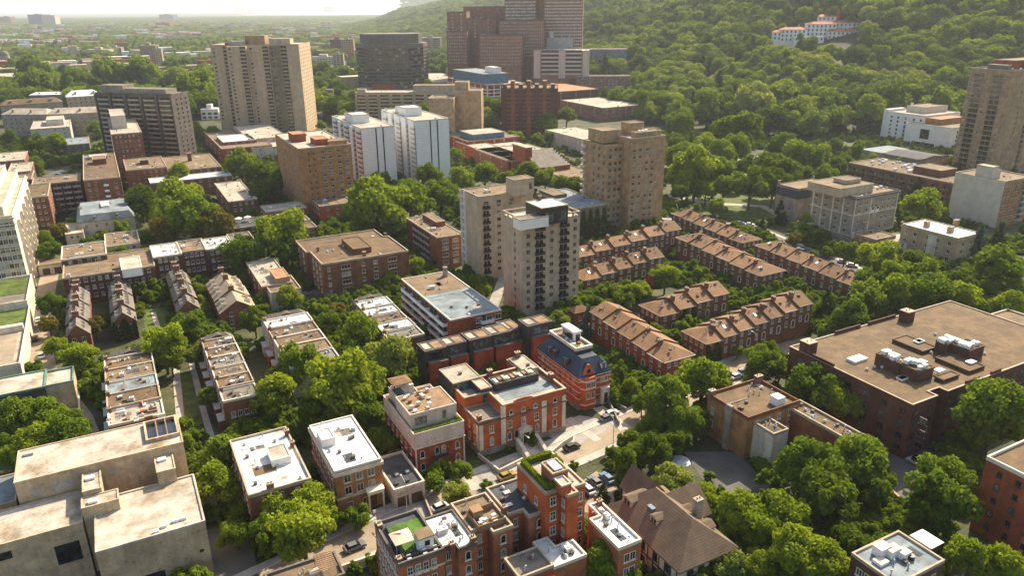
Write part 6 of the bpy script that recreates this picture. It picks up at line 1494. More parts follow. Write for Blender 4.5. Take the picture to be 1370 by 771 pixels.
b.win('F', 14, fl(2, int(b.h / 3.2), 3.1), 2, 1.7, frame='frame_tan', glass=('glass_mid', 'glass_dark', 'glass_blind')); b.clutter(6, 4, ac=2); b.pent((-8, -.1, 2, 14), b.h - 3, 'brick_dark', 'roof_tan', 'wing', -3)
b = simple([t3(420, 545), t3(360, 510), t3(585, 550), t3(540, 515)], 12, 'low purple-brown block with layered flat roofs behind the tall brown tower', 'brick_purple', 'roof_pale', 'the low layered block', (6, 3), cl=8, w=1.8)
simple([t2(880, 430), t2(880, 385), t2(1040, 420), t2(960, 375)], 14, 'cluster of pinkish flats with white roofs behind the gridded block', 'brick_red', 'roof_pale', 'the pinkish flats', (5, 3), cl=10)
# ================================================================== hospital
HG = 'hospital blocks under the hill'
def hosp(base, dep, lab, cols, rows, z0=28, roof='roof_tan', wall='brick_purple', cl=2, fh=3.7, fr='coping', yo=0):
    b = Bld('hospital_block', lab, 'hospital', None, 0, wall, roof, .8, 'coping_dark', group=HG, z0=z0, short='the brick hospital', base=base, dep=dep)
    zs = [b.h - 3.4 - fh * k for k in range(rows)]
    if cols[0]: b.win('F', cols[0], zs, min(1.5, b.w / cols[0] * .4), 1.8, frame=fr, sill=False, glass=('glass_pale', 'glass_pale', 'glass_blind')) if cols[0] * rows <= 300 else b.winj([('F', cols[0], zs, 1.6, 1.7, 1)], fr, 'glass_pale')
    if cols[1]: b.winj([('L', cols[1], zs, 1.6, 2.2, 1), ('R', cols[1], zs, 1.4, 1.7, 1)], fr, 'glass_pale')
    b.clutter(cl, rows, ac=cl // 2)
    return b
hosp((599, 626, 93, 42), 30, 'lower ribbed wing at the left end of the brick hospital', (10, 4), 10)
hosp((600.5, 626, 91, 16), 26, 'plain upright brick block at the left end of the hospital', (2, 0), 6)
hosp((627, 664, 91, 24), 30, 'brick stair block of the hospital with white roof plant', (2, 0), 6, cl=8)
hosp((622, 676, 88, 9), 26, 'wide windowless upper brick block of the hospital', (0, 0), 1)
hosp((642, 697, 96, 47), 30, 'front hospital wing with close rows of small windows', (24, 6), 9)
hosp((668, 727, 93, 27), 30, 'broad middle hospital wing behind the front wing', (20, 0), 11)
hosp((676, 717, 90, -45), 30, 'tall left half of the highest hospital slab, grid of pale windows', (18, 5), 26, fr='frame_tan')
hosp((716, 728, 89.5, -40), 30, 'narrow brick pier in the middle of the highest hospital slab', (0, 0), 1)
hosp((727, 778, 90, -45), 30, 'tall right half of the highest hospital slab, grid of pale windows', (20, 5), 26, fr='frame_tan')
b = Bld('machine_hall', 'pale machine hall with white pipes at the foot of the highest hospital slab', 'building', None, 0, 'metal_grey', 'roof_pale', .5, 'coping', z0=26, short='the pale machine hall', base=(731, 766, 93, 50), dep=14)
b.win('F', 5, [4, 10, 16], 2, 3); b.clutter(10, 3, ac=5); MB().cyl(5, 2, 3.2, 3.2, b.h, b.h + 7, 12).obj('tank', 'stucco_cream', b.e)
b = Bld('parking_garage', 'multi-level striped parking garage below the hospital', 'parking garage', None, 0, 'brick_purple', 'roof_pale', .5, 'coping', z0=24, short='the striped parking garage', base=(714, 788, 101, 68), dep=40)
W, D = b.w, b.d
for i in range(6):
    z = 1 + b.h / 6 * i
    MB().box(W * .14, W * .86, -.45, -.03, z, z + 1.8).obj('parapet_band', 'stucco_pink', b.e); MB().box(W * .14, W * .86, -.06, -.025, z + 1.81, z + b.h / 6 - .05).obj('opening_shade', 'metal_black', b.e)  # black sheets paint the shade inside the open parking decks
for x in (.0, .45, .88): MB().box(W * x, W * x + W * .12, -.6, -.04, -3, b.h).obj('pier', 'stucco_pink', b.e)
b.clutter(10, 5, ac=8)
b = Bld('parking_garage', 'bluish lower annex joined to the right of the parking garage', 'parking garage', None, 0, 'roof_blue', 'roof_tan', .5, 'coping', z0=24, short='the garage annex', base=(789, 838, 92, 66), dep=30); b.clutter(6, 2, ac=2); b.win('F', 6, [4, 9], 3, 2.2)
b = Bld('machine_shed', 'small white machine shed beside trees in front of the hospital', 'building', None, 0, 'metal_white', 'roof_white', .3, 'coping_white', z0=20, short='the small white shed', base=(620, 634, 92, 86), dep=8); b.win('F', 2, [1], 1.5, 1.5)
# ================================================================== grey mansion, right
b = Bld('stone_mansion_block', 'grey stone mansion block with dark cornice, pale window bays and mansard corner', 'building', [t8(450, 270), t8(260, 235), t8(705, 250)], 20.5, 'stone_grey', 'roof_tan', .5, 'coping_dark', short='the grey stone mansion')
W, D = b.w, b.d
b.band(19.7, 20.5, .7, 'coping_dark'); b.band(12.4, 12.8, .25, 'limestone', 'string_course'); b.band(3.2, 3.5, .2, 'limestone', 'string_course')
zs = [4.4, 8.6, 13.4, 16.6]
b.win('L', [D * .12, D * .35, D * .62, D * .85], zs, 1.9, 1.7, near=True, frame='limestone', bars=2, glass=('glass_dark',)); b.win('F', [W * .12, W * .28, W * .66, W * .78, W * .9], zs, 1.4, 1.7, near=True, frame='limestone', glass=('glass_dark',))
for y in (.25, .48, .73, .95): MB().box(-.14, -.03, D * y - .35, D * y + .35, 3, 19.6).obj('pilaster', 'limestone', b.e)
for q in (.02, W - .6, W * .36): MB().box(q, q + .6, -.14, -.03, 3, 19.6).obj('pilaster', 'limestone', b.e)
dormer(b, W * .42, -.3, 13.6, 2.0, 2.5, 1.7, 'F', 'roof_dark', 'stucco_white', .6); dormer(b, W * .53, -.3, 13.6, 2.0, 2.5, 1.7, 'F', 'roof_dark', 'stucco_white', .6)
b.pent((W * .02, W * .34, -4.5, -.15), 4.8, 'stucco_white', 'roof_dark', 'wing', -3)
b.pent(b.rect([t8(400, 240), t8(405, 175), t8(560, 215)], 24.5), 24.3, 'stone_beige', 'roof_tan'); b.pent(b.rect([t8(405, 190), t8(410, 175), t8(510, 185)], 26.3), 26, 'stone_beige', 'roof_tan', z0=24.5)
for q in ((.02, W * .3), (W * .7, W - .6)): b.clutter(8, int(q[0] * 3), area=(q[0] + 1, q[1], 1, D - 1), sky=2, ac=2)
b2 = Bld('stone_mansion_wing', 'rear wing of the grey mansion with dark mansard and white arched dormer', 'building', [t8(250, 235), t8(145, 235), t8(190, 200), t8(280, 195)], 17, 'stone_grey', 'roof_tan', .3, 'coping_dark', short='the mansard wing of the mansion')
b2.win('L', 2, [2, 6, 13.2], 1.6, 1.8, near=True); b2.band(12.2, 16.2, .2, 'roof_dark', 'mansard'); b2.chim_at(.6, b2.d - .6, 2, 1, 1, 'stone_grey')
# ================================================================== right-hand blocks
b = simple([t8(985, 215), t8(530, 100), t8(600, 85), t8(985, 155)], 12, 'long low brown brick block with many rooftop machines', 'brick_brown', 'roof_gravel', 'the long machine-topped block', (0, 0), cl=10, name='apartment_block', cat='apartment block')
r = random.Random(2)
for i in range(26): link('air_handler', shared(('ac', i % 2), lambda i=i: ac_mesh(i % 2)), b.e, (r.uniform(2, b.w - 2), r.uniform(b.d * .35, b.d - 2), 12), r.choice((0, 1.57)))
b.balcony('L', int(b.d / 6), [1.5, 4.6, 7.8], 3.6, 1.2, 'brick_brown', 'timber', True); b.win('L', int(b.d / 6) * 2, [1.6, 4.7, 7.9], 1.2, 1.5, frame='frame_tan'); b.pent((b.w * .3, b.w * .8, b.d * .2, b.d * .45), 15.5, 'brick_brown', 'roof_tan')
b = Bld('apartment_block', 'ochre apartment block with blank pale grey side wall and stepped lift house', 'apartment block', [t8(1240, 205), t8(1005, 158), t8(1400, 180)], 22, 'brick_ochre', 'roof_tan', .5, 'coping', short='the block with the blank grey wall')
W, D = b.w, b.d
MB().box(-.12, -.02, .0, D, 0, 22.3).obj('blank_wall', 'concrete_pale', b.e); b.win('F', [1.6, 4.6, 8, 11, 15, 19], fl(2, 7, 2.9), 1.6, 1.4, frame='frame_tan', near=True)
b.pent((.6, 5.5, D * .3, D * .62), 27.5, 'concrete_pale', 'roof_pale'); b.pent((5.52, 8.5, D * .32, D * .55), 25.5, 'concrete_pale', 'roof_pale'); b.clutter(3, 2, sky=1)
b.balcony('F', [W * .75], fl(1.8, 7, 2.9), 3.4, 1.2, 'concrete', 'metal_grey', True)
b = Bld('stone_villa', 'tan stone apartment villa with bright white roof, bay windows and brick chimneys', 'house', [t8(1055, 490), t8(985, 490), t8(720, 425), t8(860, 405)], 11.5, 'stone_tan', 'roof_white', .35, 'coping', short='the tan stone villa with white roof')
W, D = b.w, b.d
b.win('L', [D * .1, D * .27, D * .5, D * .68, D * .88], [1.5, 4.6, 7.9], 1.5, 1.8, near=True, frame='limestone'); b.win('F', [W * .25, W * .6], [1.5, 4.6, 7.9], 1.6, 1.9, near=True, frame='limestone'); b.band(10.6, 11.1, .4, 'stone_tan')
MB().prism([(-.02, D * .34), (-1.0, D * .38), (-1.0, D * .46), (-.02, D * .5)][::-1], -2, 10.5).obj('bay', 'limestone', b.e)
b.chim_at(W * .35, D * .7, 2.4, 2.2, 1.6, 'brick_tan'); b.chim_at(W * .4, D * .3, 2.4, 2.4, 1.6, 'brick_tan'); b.chim_at(W + 2, D * .5, 2.6, 2.4, 1.4, 'brick_tan')
simple([t8(560, 500), t8(500, 470), t8(665, 490), t8(600, 460)], 6, 'low tan-roofed brick house between the grey mansion and the villa', 'brick_ochre', 'roof_tan', 'the low house between mansion and villa', (2, 2), cl=2)
simple([t8(690, 525), t8(665, 490), t8(735, 510), t8(700, 470)], 5, 'small white house with green shutters beside the tan villa', 'stucco_white', 'roof_pale', 'the small white house', (2, 2), cl=0, fr='copper')
b = Bld('gabled_shed', 'low dark-roofed house row below the white hillside block', 'house', [t8(830, 85), t8(560, 45), t8(870, 50), t8(600, 20)], 6, 'stone_grey', None, None, short='the low dark roofs')
m = MB(); gable(m, 0, b.w, 0, b.d * .6, 5, 2, 'y', .3, mi=0, gmi=1); m.obj('roof', ['roof_dark', 'stone_grey'], b.e); MB().box(.2, b.w - .2, b.d * .62, b.d, 0, 5.5).obj('rear_roof', 'roof_blue', b.e); b.win('L', 6, [1.5], 1, 1.3)
zr = tile(1180, 60, 4.284)
b = Bld('white_block', 'white art deco block with stepped terraces against the hillside trees', 'apartment block', [zr(250, 410), zr(110, 375), zr(300, 370)], 21, 'stucco_white', 'roof_pale', .5, 'coping_white', short='the white art deco block')
W, D = b.w, b.d
b.win('L', [D * .12, D * .3, D * .5, D * .72, D * .9], fl(2, 6, 3), 1.4, 1.5, frame='frame_dark'); b.win('F', 3, fl(2, 6, 3), 1.1, 1.5, frame='frame_dark'); b.balcony('L', [D * .55], [4.5, 7.6, 10.7], 3, 1.2, 'metal_black', 'metal_black', False, True)
b.pent((W * .3, W * .95, D * .3, D * .8), 25.5, 'stucco_cream', 'roof_tan'); b.pent((.5, W * .5, D + .05, D + 4), 22.5, 'stucco_white', 'roof_white', 'wing', -3); b.chim_at(W * .5, D * .85, 6, 1.4, 1.4, 'stucco_white')
b = Bld('white_block', 'lower white block with recessed balcony and tall dark window beside the art deco block', 'apartment block', [zr(400, 480), zr(260, 430), zr(440, 435)], 16, 'stucco_white', 'roof_tan', .5, 'coping_white', short='the lower white block')
W, D = b.w, b.d
MB().box(-.06, -.005, D * .45, D * .65, 6, 13).box(-.06, -.005, D * .3, D * .8, 1, 3.4).obj('window', 'glass_dark', b.e); b.win('F', 3, fl(3, 4, 3), 1.2, 1.8, frame='frame_dark'); b.pent((W * .2, W * .9, D * .4, D * .9), 20, 'brick_ochre', 'tile_red')
b = Bld('apartment_tower', 'tall ochre brick apartment tower with paired balconies at the right edge', 'apartment tower', [zr(765, 150), zr(510, 135), px(1395, 88)], 62, 'brick_tan', 'roof_tan', .7, 'coping', short='the ochre tower at the right edge')
W, D = b.w, b.d
zs = fl(3, 19, 3.05)
b.balcony('L', [D * .25, D * .7], zs, D * .26, 1.0, 'stone_tan', 'bronze', False); b.win('L', [D * .06, D * .46, D * .9], zs, 1.4, 1.5, frame='frame_tan', glass=('glass_dark', 'glass_blind', 'glass_mid'))
b.balcony('F', [W * .45, W * .8], zs, 3.2, 1.0, 'stone_tan', 'bronze', False); b.win('F', [W * .25, W * .62], zs, 1.4, 1.5, frame='frame_tan')
b.pent((W * .25, W * .9, D * .3, D * .8), 67, 'brick_red', 'roof_tan'); b.pent((.3, 4.5, D * .15, D * .62), 65, 'stone_dark', 'roof_white'); b.clutter(6, 3, ac=5); b.pent((W * .5, W * 1.0, 1, D * .3), 72, 'brick_ochre', 'roof_tan')
# ================================================================== beige high-rise and dark slab
zb2 = tile(270, 30, 4.535)
b = Bld('apartment_tower', 'tall beige apartment high-rise with serrated bays and stacked balconies', 'apartment tower', [zb2(50, 140), zb2(655, 120)], 72, 'beige_warm', 'roof_pale', .6, 'coping', ang=2.0, short='the beige high-rise')
W, D = b.w, max(b.d, 24)
tiers = [(0, .22, 0), (.22, .44, 2.2), (.44, .60, 4.4), (.60, .66, 0.2), (.66, .84, 3.0), (.84, 1.0, 5.2)]
zs = fl(2, 24, 2.9)
poly2 = []
for (u0, u1, dy) in ((0, .20, 0), (.20, .42, -2.5), (.42, .66, 1.0), (.66, .86, 3.0), (.86, 1.0, 5.5)):
    x0, x1 = W * u0, W * u1
    if u0: MB().box(x0 + .01, x1 - .01, dy - 3.0, 12, -3, 71.5).obj('bay', 'beige_warm', b.e)
    n = 3 if u1 - u0 > .15 else 2
    m = MB()
    xs = [x0 + (x1 - x0) * (k + .5) / n for k in range(n)]
    f = dy - 3.0 if u0 else 0
    for k, x in enumerate(xs):
        if k != 1 or n == 2:
            for z in zs:
                g = hash_pick(('glass_dark', 'glass_dark', 'glass_blind'), x, z)
                link('window', shared(('bw', g), lambda: win_frame(2.0, 1.5, bars=1).add(win_pane(2.0, 1.5).v, win_pane(2.0, 1.5).f, 1).mesh('window', ['frame_tan', g])), b.e, (x, f, z), 0)
    xb = x1 - 2.6 if u0 else x1 - 2
    for z in zs: link('balcony', shared('bbal', lambda: MB().box(-2.2, 2.2, -1.3, -.02, -.2, 0).box(-2.2, 2.2, -1.3, -1.2, .003, .95, 1).box(-2.15, 2.15, -.06, -.02, .004, 2.5, 2).mesh('balcony', ['concrete', 'stone_tan', 'glass_dark'])), b.e, (xb, f, z), 0)
b.pent((W * .38, W * .6, 6, 18), 79, 'brick_tan', 'roof_tan'); b.pent((W * .2, W * .38, 2, 14), 75, 'metal_grey', 'roof_pale'); b.pent((W * .64, W * .88, 8, 20), 76.5, 'stone_beige', 'roof_white'); MB().cyl(W * .17, 4, 1.5, 1.5, 72, 74, 10).obj('red_tank', 'paint_red', b.e)
b.winj([('L', 4, zs, 2, 1.5, 1), ('R', 6, zs, 1, 1.2, 1)], 'frame_tan')
b = Bld('apartment_tower', 'dark grey-brown slab apartment block with ranks of balconies left of the beige high-rise', 'apartment tower', [t1(590, 480), t1(930, 480), t1(580, 465)], 45, 'bronze', 'roof_grey', .5, 'stone_dark', ang=-15, short='the dark slab block')
W, D = b.w, max(b.d, 16)
zs = fl(2, 13, 3.2)
for i in range(6): MB().box(W * i / 5 - .6 if i else 0, W * i / 5 + .6 if i < 5 else W, -1.6, -.02, -3, 44.5).obj('pier', 'bronze', b.e)
b.balcony('F', [W * (.1 + .2 * i) for i in range(5)], zs, W * .14, 1.3, 'stone_beige', 'frame_tan', True); b.pent((W * .05, W * .35, 2, D * .8), 50, 'stone_grey', 'roof_grey'); b.pent((W * .36, W * .9, 2, D * .8), 48, 'stone_grey', 'roof_grey'); b.winj([('R', 3, zs, 1.5, 1.5, 1)])
b = simple([t1(570, 680), t1(640, 690), t1(720, 660), t1(560, 610)], 28, 'red brick block with grey roof boxes in front of the dark slab', 'brick_mid', 'roof_pale', 'the red block before the dark slab', (6, 0), cl=4, name='apartment_block', cat='apartment block', fr='frame_tan', hh=1.3)
b.pent((b.w * .1, b.w * .6, b.d * .3, b.d * .8), 36, 'concrete_pale', 'roof_pale'); MB().box(-.2, -.02, 0, b.d * .3, 0, 28).obj('pale_stripe', 'stucco_white', b.e)
# ================================================================== seminary, upper left
def wing(o_px, e_px, dep, h, label, rise=5, wall='stone_grey', roof='roof_pale', short='the grey stone seminary', group=None, ang=None):
    A, B = Vector(P(o_px, h)), Vector(P(e_px, h))
    d = (B - A); L = d.length; a = math.atan2(d.y, d.x)
    e = empty('stone_college', (A.x, A.y, 0), a, label, 'college', group)
    SITES.append((A.x, A.y, L, dep, a)); LANDMARKS.append(((A.x + B.x) / 2, (A.y + B.y) / 2, L / 2, short))
    MB().prism([(0, 0), (L, 0), (L, dep), (0, dep)], -3, h - .1, top=False).obj('wall', wall, e)
    m = MB(); gable(m, 0, L, 0, dep, h, rise, 'x', .4, hip0=dep * .3, hip1=dep * .3); m.obj('roof', roof, e)
    me = shared('semw', lambda: win_frame(1.5, 2.0).add(win_pane(1.5, 2.0).v, win_pane(1.5, 2.0).f, 1).mesh('window', ['limestone', 'glass_dark']))
    for x in np.arange(3, L - 2, 4.5):
        for z in fl(2, int((h - 2) / 3.6), 3.6): link('window', me, e, (float(x), 0, z), 0)
    for x in np.arange(8, L - 4, 16): MB().box(float(x), float(x) + 1.5, dep * .15, dep * .3, h, h + rise * .9).obj('chimney', wall, e)
    return e
wing(t1(5, 590), t1(240, 590), 18, 18, 'front wing of the grey stone college with pale roof', 4); wing(t1(240, 590), t1(585, 575), 18, 18.5, 'long right wing of the grey stone college by the dark slab', 4)
wing(t1(0, 545), t1(320, 525), 20, 19, 'rear wing of the grey stone college with brown-grey roof', 4, roof='roof_gravel')
wing(t1(150, 490), t1(350, 485), 14, 20, 'slate blue-walled wing behind the grey stone college', 2, wall='roof_blue', roof='roof_white'); wing(t1(340, 500), t1(520, 490), 22, 20, 'white roofed centre of the grey stone college', 5, wall='stone_beige', roof='roof_white')
b = simple([t1(175, 665), t1(170, 635), t1(360, 655), t1(340, 615)], 14, 'cream flat-roofed box building with roof platform in front of the stone college', 'stucco_cream', 'roof_pale', 'the cream box building', (4, 3), cl=4, faces='FR')
b.pent((b.w * .4, b.w * .85, b.d * .3, b.d * .8), 18.5, 'stucco_cream', 'roof_pale')
simple([t1(330, 735), t1(325, 715), t1(460, 740), t1(440, 710)], 9, 'small grey-blue flat roof between trees below the cream box', 'stone_dark', 'roof_blue', 'the small grey-blue flat', (3, 2), cl=2)
simple([t1(0, 400), t1(0, 380), t1(100, 400), t1(80, 375)], 18, 'peach coloured flats at the left edge behind the stone college', 'brick_tan', 'roof_pale', 'the peach flats', (6, 3), cl=3, faces='FR')
# ================================================================== far things
e = Bld('domed_church', 'grey domed stone church at the far left edge', 'church', [t1(0, 320), t1(60, 320), t1(0, 300)], 14, 'stone_grey', 'roof_slate', .3, short='the domed church')
MB().cyl(e.w / 2, e.d / 2, 8, 8, 14, 22, 14).obj('drum', 'stone_grey', e.e)
m = MB()
for i in range(6): m.cyl(e.w / 2, e.d / 2, 8 * math.cos(i * .26), 8 * math.cos((i + 1) * .26), 22 + 9 * math.sin(i * .26), 22 + 9 * math.sin((i + 1) * .26), 14)
m.obj('dome', 'roof_slate', e.e); MB().cyl(e.w / 2, e.d / 2, 1.2, .3, 31, 36, 8).obj('lantern', 'copper', e.e)
def farb(u0, u1, vt, vb, label, wall='stone_grey', roof='roof_pale', name='distant_block', cat='building', dep=None, fr='frame_tan', n=None, z0=0):
    """far block whose face is seen between columns u0 and u1 and rows vt and vb"""
    A, B = Vector(P((u0, vb), z0)), Vector(P((u1, vb), z0))
    mid = (A + B) / 2; L = (B - A).length
    d = ray((u0 + u1) / 2, vt); t = mid.length / math.hypot(d.x, d.y); h = CAM_H + d.z * t - z0
    a = math.atan2((B - A).y, (B - A).x) + .18
    e = empty(name, (A.x, A.y, z0), a, label, cat)
    SITES.append((A.x, A.y, L, dep or L * .5, a)); dp = dep or L * .5
    MB().prism([(0, 0), (L, 0), (L, dp), (0, dp)], -4, h - .3, top=False).obj('wall', wall, e); MB().box(-.2, L + .2, -.2, dp + .2, h - .5, h).obj('roof', roof, e)
    b = MB(); fl_ = max(1, int(h / 3.6)); nn = n or max(3, int(L / 5))
    for k in range(fl_):
        for i in range(nn):
            x = L * (i + .5) / nn; b.box(x - L / nn * .3, x + L / nn * .3, -.15, -.03, 1 + k * 3.6, 2.9 + k * 3.6)
    tag(b.obj('window', 'glass_dark', e), kind='stuff')
    MB().box(L * .3, L * .6, dp * .3, dp * .7, h + .01, h + 4).obj('penthouse', wall, e)
    return e
farb(40, 58, 19, 36, 'far grey-blue office slab on the left skyline', 'blue_metal'); farb(58, 73, 20, 36, 'paler far office slab joined to the grey-blue one', 'concrete_pale')
farb(1, 13, 22, 33, 'far brick block with white end near the left edge', 'brick_mid'); farb(214, 229, 19, 28, 'small far slate-blue block above a red roof', 'blue_metal'); farb(210, 226, 30, 39, 'far low block with rust red front', 'brick_red', 'tile_red')
farb(191, 211, 60, 90, 'grey far apartment house with stepped crown among trees', 'stone_grey', n=9); farb(211, 219, 64, 92, 'sunlit end block of the grey far apartment house', 'stone_beige', n=3); farb(165, 191, 76, 90, 'lower wing of the grey far apartment house', 'stone_dark')  # sunlight on the end block is put in by the paler stone colour
farb(110, 158, 80, 90, 'purple-brown far terrace among trees', 'brick_purple', 'brick_purple'); farb(118, 145, 66, 80, 'beige far flats among trees', 'stone_beige'); farb(145, 162, 63, 76, 'grey far flats behind the beige ones', 'stone_grey')
farb(312, 323, 6, 16, 'pair of white far towers on the left skyline', 'concrete_pale', n=4); farb(433, 441, 8, 16, 'green-grey far tower before the river', 'copper', n=4)
farb(561, 585, 0, 10, 'far domed hilltop building on the skyline', 'stone_grey', n=8, z0=70); farb(506, 548, 38, 46, 'grey far pavilion roofs among the trees above the office tower', 'stone_grey', 'roof_slate')
farb(565, 590, 50, 79, 'far block with white and red banner panels', 'stone_grey', n=2); e = farb(575, 582, 54, 71, 'white banner panel building beside the red banner', 'stucco_white', 'roof_white', n=1); farb(582.5, 590, 54, 72, 'red banner panel building right of the white one', 'paint_red', 'roof_pale', n=1)
farb(443, 462, 52, 76, 'dark red victorian block behind trees left of the office tower', 'brick_dark', 'tile_red'); farb(458, 474, 52, 80, 'tan victorian block with ruined looking top left of the office tower', 'brick_tan'); farb(416, 450, 76, 86, 'pale hall with long grey roof behind the beige high-rise', 'concrete_pale', 'roof_slate', dep=30); farb(446, 460, 72, 90, 'small green copper-topped house right of the pale hall', 'stone_beige', 'copper')
e = farb(270, 292, 146, 160, 'white gabled house with steep white roof by the beige high-rise', 'stucco_white', 'roof_white', 'gabled_house', 'house', dep=14)
farb(455, 473, 92, 112, 'tan low wall block at the foot of the office tower', 'stone_beige')
# --- white hospital on the hillside
SHZ = 62
cx0, cy0, cz0 = G((1090, 57))
dsh = math.hypot(cx0, cy0)
def shr(u0, u1, vt, vb, label, dep, roof='tile_red', yo=0, rise=2.5):
    A, B = P((u0, 57), cz0), P((u1, 57), cz0)
    L = math.hypot(B[0] - A[0], B[1] - A[1]); a = math.atan2(B[1] - A[1], B[0] - A[0])
    ht = (55 - vt) * math.hypot(dsh, 40) / FPX
    e = empty('hillside_hospital', (A[0] - math.sin(a) * yo, A[1] + math.cos(a) * yo, cz0), a, label, 'hospital', 'white hospital wings on the hillside')
    SITES.append((A[0], A[1], L, dep, a))
    MB().box(0, L, 0, dep, -25, ht).obj('wall', 'stucco_white', e)
    m = MB(); gable(m, 0, L, 0, dep, ht + .02, rise, 'x', .6, hip0=dep * .4, hip1=dep * .4); m.obj('roof', roof, e)
    me = shared('shw', lambda: win_frame(1.8, 2.4).add(win_pane(1.8, 2.4).v, win_pane(1.8, 2.4).f, 1).mesh('window', ['frame_tan', 'glass_dark']))
    for x in np.arange(2.5, L - 1.5, 4.5):
        for k in range(int(ht // 4.2)): link('window', me, e, (float(x), 0, ht - 3.4 - 4.2 * k), 0)
    return e
shr(1043, 1078, 40, 50, 'low wing of the white hillside hospital with orange roof', 14); shr(1078, 1118, 34, 50, 'main white block of the hillside hospital, under an orange roof', 14, yo=6); shr(1095, 1120, 26, 40, 'upper white block of the hillside hospital', 14, yo=22); shr(1112, 1152, 33, 48, 'far wing of the white hillside hospital behind the red chimney', 14, yo=14); shr(1106, 1152, 42, 55, 'front terrace wing of the white hillside hospital', 12); shr(1060, 1100, 48, 57, 'lowest white wing of the hillside hospital', 10, 'roof_white', -8, .8); shr(1033, 1044, 43, 50, 'small orange-roofed pavilion beside the white hillside hospital', 10)
A = P((1128, 57), cz0)
e = empty('chimney_stack', (A[0], A[1] + 24, cz0), 0, 'bright red tapered chimney rising from the white hillside hospital', 'chimney')
hs = (57 - 19) * math.hypot(dsh, 40) / FPX
MB().box(-2.2, 2.2, -2.2, 2.2, -20, hs * .5).obj('base', 'paint_red', e); m = MB().cyl(0, 0, 2.2, 1.2, hs * .5 + .01, hs, 8); m.obj('shaft', 'paint_red', e)
# ================================================================== land
SHEETS = []
def sheet(name, pts, z, m, kind='structure', px_=True, sub=None):
    q = [P(p, 0) if px_ else p for p in pts]
    a = sum(x1 * y2 - x2 * y1 for (x1, y1), (x2, y2) in zip(q, q[1:] + q[:1]))
    if a < 0: q = q[::-1]
    SHEETS.append(q)
    return tag(MB().add([(x, y, z) for x, y in q], [tuple(range(len(q)))]).obj(name, m), kind=kind)
gm = MB().add([(-26000, -400, 0), (26000, -400, 0), (26000, 42000, 0), (-26000, 42000, 0)], [(0, 1, 2, 3)])
tag(gm.obj('ground', 'earth'), kind='structure')
# hill
xs = np.concatenate([np.arange(-2400, -200, 80), np.arange(-200, 900, 22), np.arange(900, 2600, 80)])
ys = np.concatenate([np.arange(60, 1300, 22), np.arange(1300, 6000, 90)])
hv = [(float(x), float(y), hill_z(x, y) - .4) for y in ys for x in xs]
nx = len(xs); hf = []
for j in range(len(ys) - 1):
    for i in range(nx - 1):
        q = (j * nx + i, j * nx + i + 1, (j + 1) * nx + i + 1, (j + 1) * nx + i)
        if max(hv[k][2] for k in q) > -.3: hf.append(q)
me = bpy.data.meshes.new('hill'); me.from_pydata(hv, [], hf); me.materials.append(MATS['hillside'])
me.polygons.foreach_set('use_smooth', [True] * len(me.polygons))
tag(link('hill', me), kind='structure')
# river far off
def polar(u, dist):
    d = ray(u, 100); k = dist / math.hypot(d.x, d.y); return (d.x * k, d.y * k)
sheet('river', [polar(330, 13500), polar(450, 11500), polar(540, 11800), polar(650, 15000), polar(650, 24000), polar(480, 21000), polar(370, 16500)], .6, 'water_far', px_=False)
# ---------------------------------------------------------------- streets
def strip(name, line, width, z, m, world=False):
    q = [Vector(p if world else P(p)) for p in line]
    L, R = [], []
    for i, p in enumerate(q):
        d = (q[min(i + 1, len(q) - 1)] - q[max(i - 1, 0)]).normalized(); n = Vector((-d.y, d.x))
        L.append(p + n * width / 2); R.append(p - n * width / 2)
    vs = [(v.x, v.y, z) for v in L] + [(v.x, v.y, z) for v in R]; n = len(q)
    ob = MB().add(vs, [(n + i, n + i + 1, i + 1, i) for i in range(n - 1)]).obj(name, m)
    ROADS.append((q, width / 2))
    return tag(ob, kind='structure')
ROADS = []
def kerbs(name, line, width, world=False):
    """raised pavement along both sides of a street"""
    q = [Vector(p if world else P(p)) for p in line]
    for sgn in (-1, 1):
        b = MB(); pr = None
        for i, p in enumerate(q):
            d = (q[min(i + 1, len(q) - 1)] - q[max(i - 1, 0)]).normalized(); n = Vector((-d.y, d.x)) * sgn
            a, c, e_ = p + n * width / 2, p + n * (width / 2 + .22), p + n * (width / 2 + 2.2)
            cur = [(a.x, a.y, 0), (a.x, a.y, .14), (c.x, c.y, .14), (e_.x, e_.y, .135), (e_.x, e_.y, 0)]
            if pr:
                for k in range(4):
                    f = [pr[k], cur[k], cur[k + 1], pr[k + 1]]
                    b.add(f, [(0, 1, 2, 3) if sgn < 0 else (3, 2, 1, 0)], 0 if k < 2 else 1)
            pr = cur
        tag(b.obj('sidewalk', ['kerb', 'sidewalk']), kind='structure')
main_st = [px(300, 812), px(440, 745), px(640, 652), px(770, 600), px(870, 556), px(945, 520), px(1010, 480), px(1075, 450)]
strip('street', main_st, 8.6, .012, 'asphalt_pale'); kerbs('sidewalk', main_st, 8.6)
park_rd = [px(828, 288), px(880, 296), px(1000, 304), px(1060, 330), px(1128, 357), px(1190, 385), px(1300, 440)]
strip('street', park_rd, 8, .016, 'asphalt'); kerbs('sidewalk', park_rd, 8)
left_rd = [px(20, 372), px(95, 358), px(180, 345)]
strip('street', left_rd, 7.5, .02, 'asphalt_pale')
strip('alley', [px(70, 352), px(50, 440), px(60, 500), px(105, 560), px(120, 600)], 6.5, .026, 'asphalt_pale')
strip('street', [px(690, 330), px(640, 460), px(700, 500)], 4, .02, 'paving')
strip('street', [px(395, 400), px(420, 392), px(520, 372)], 6, .022, 'asphalt')
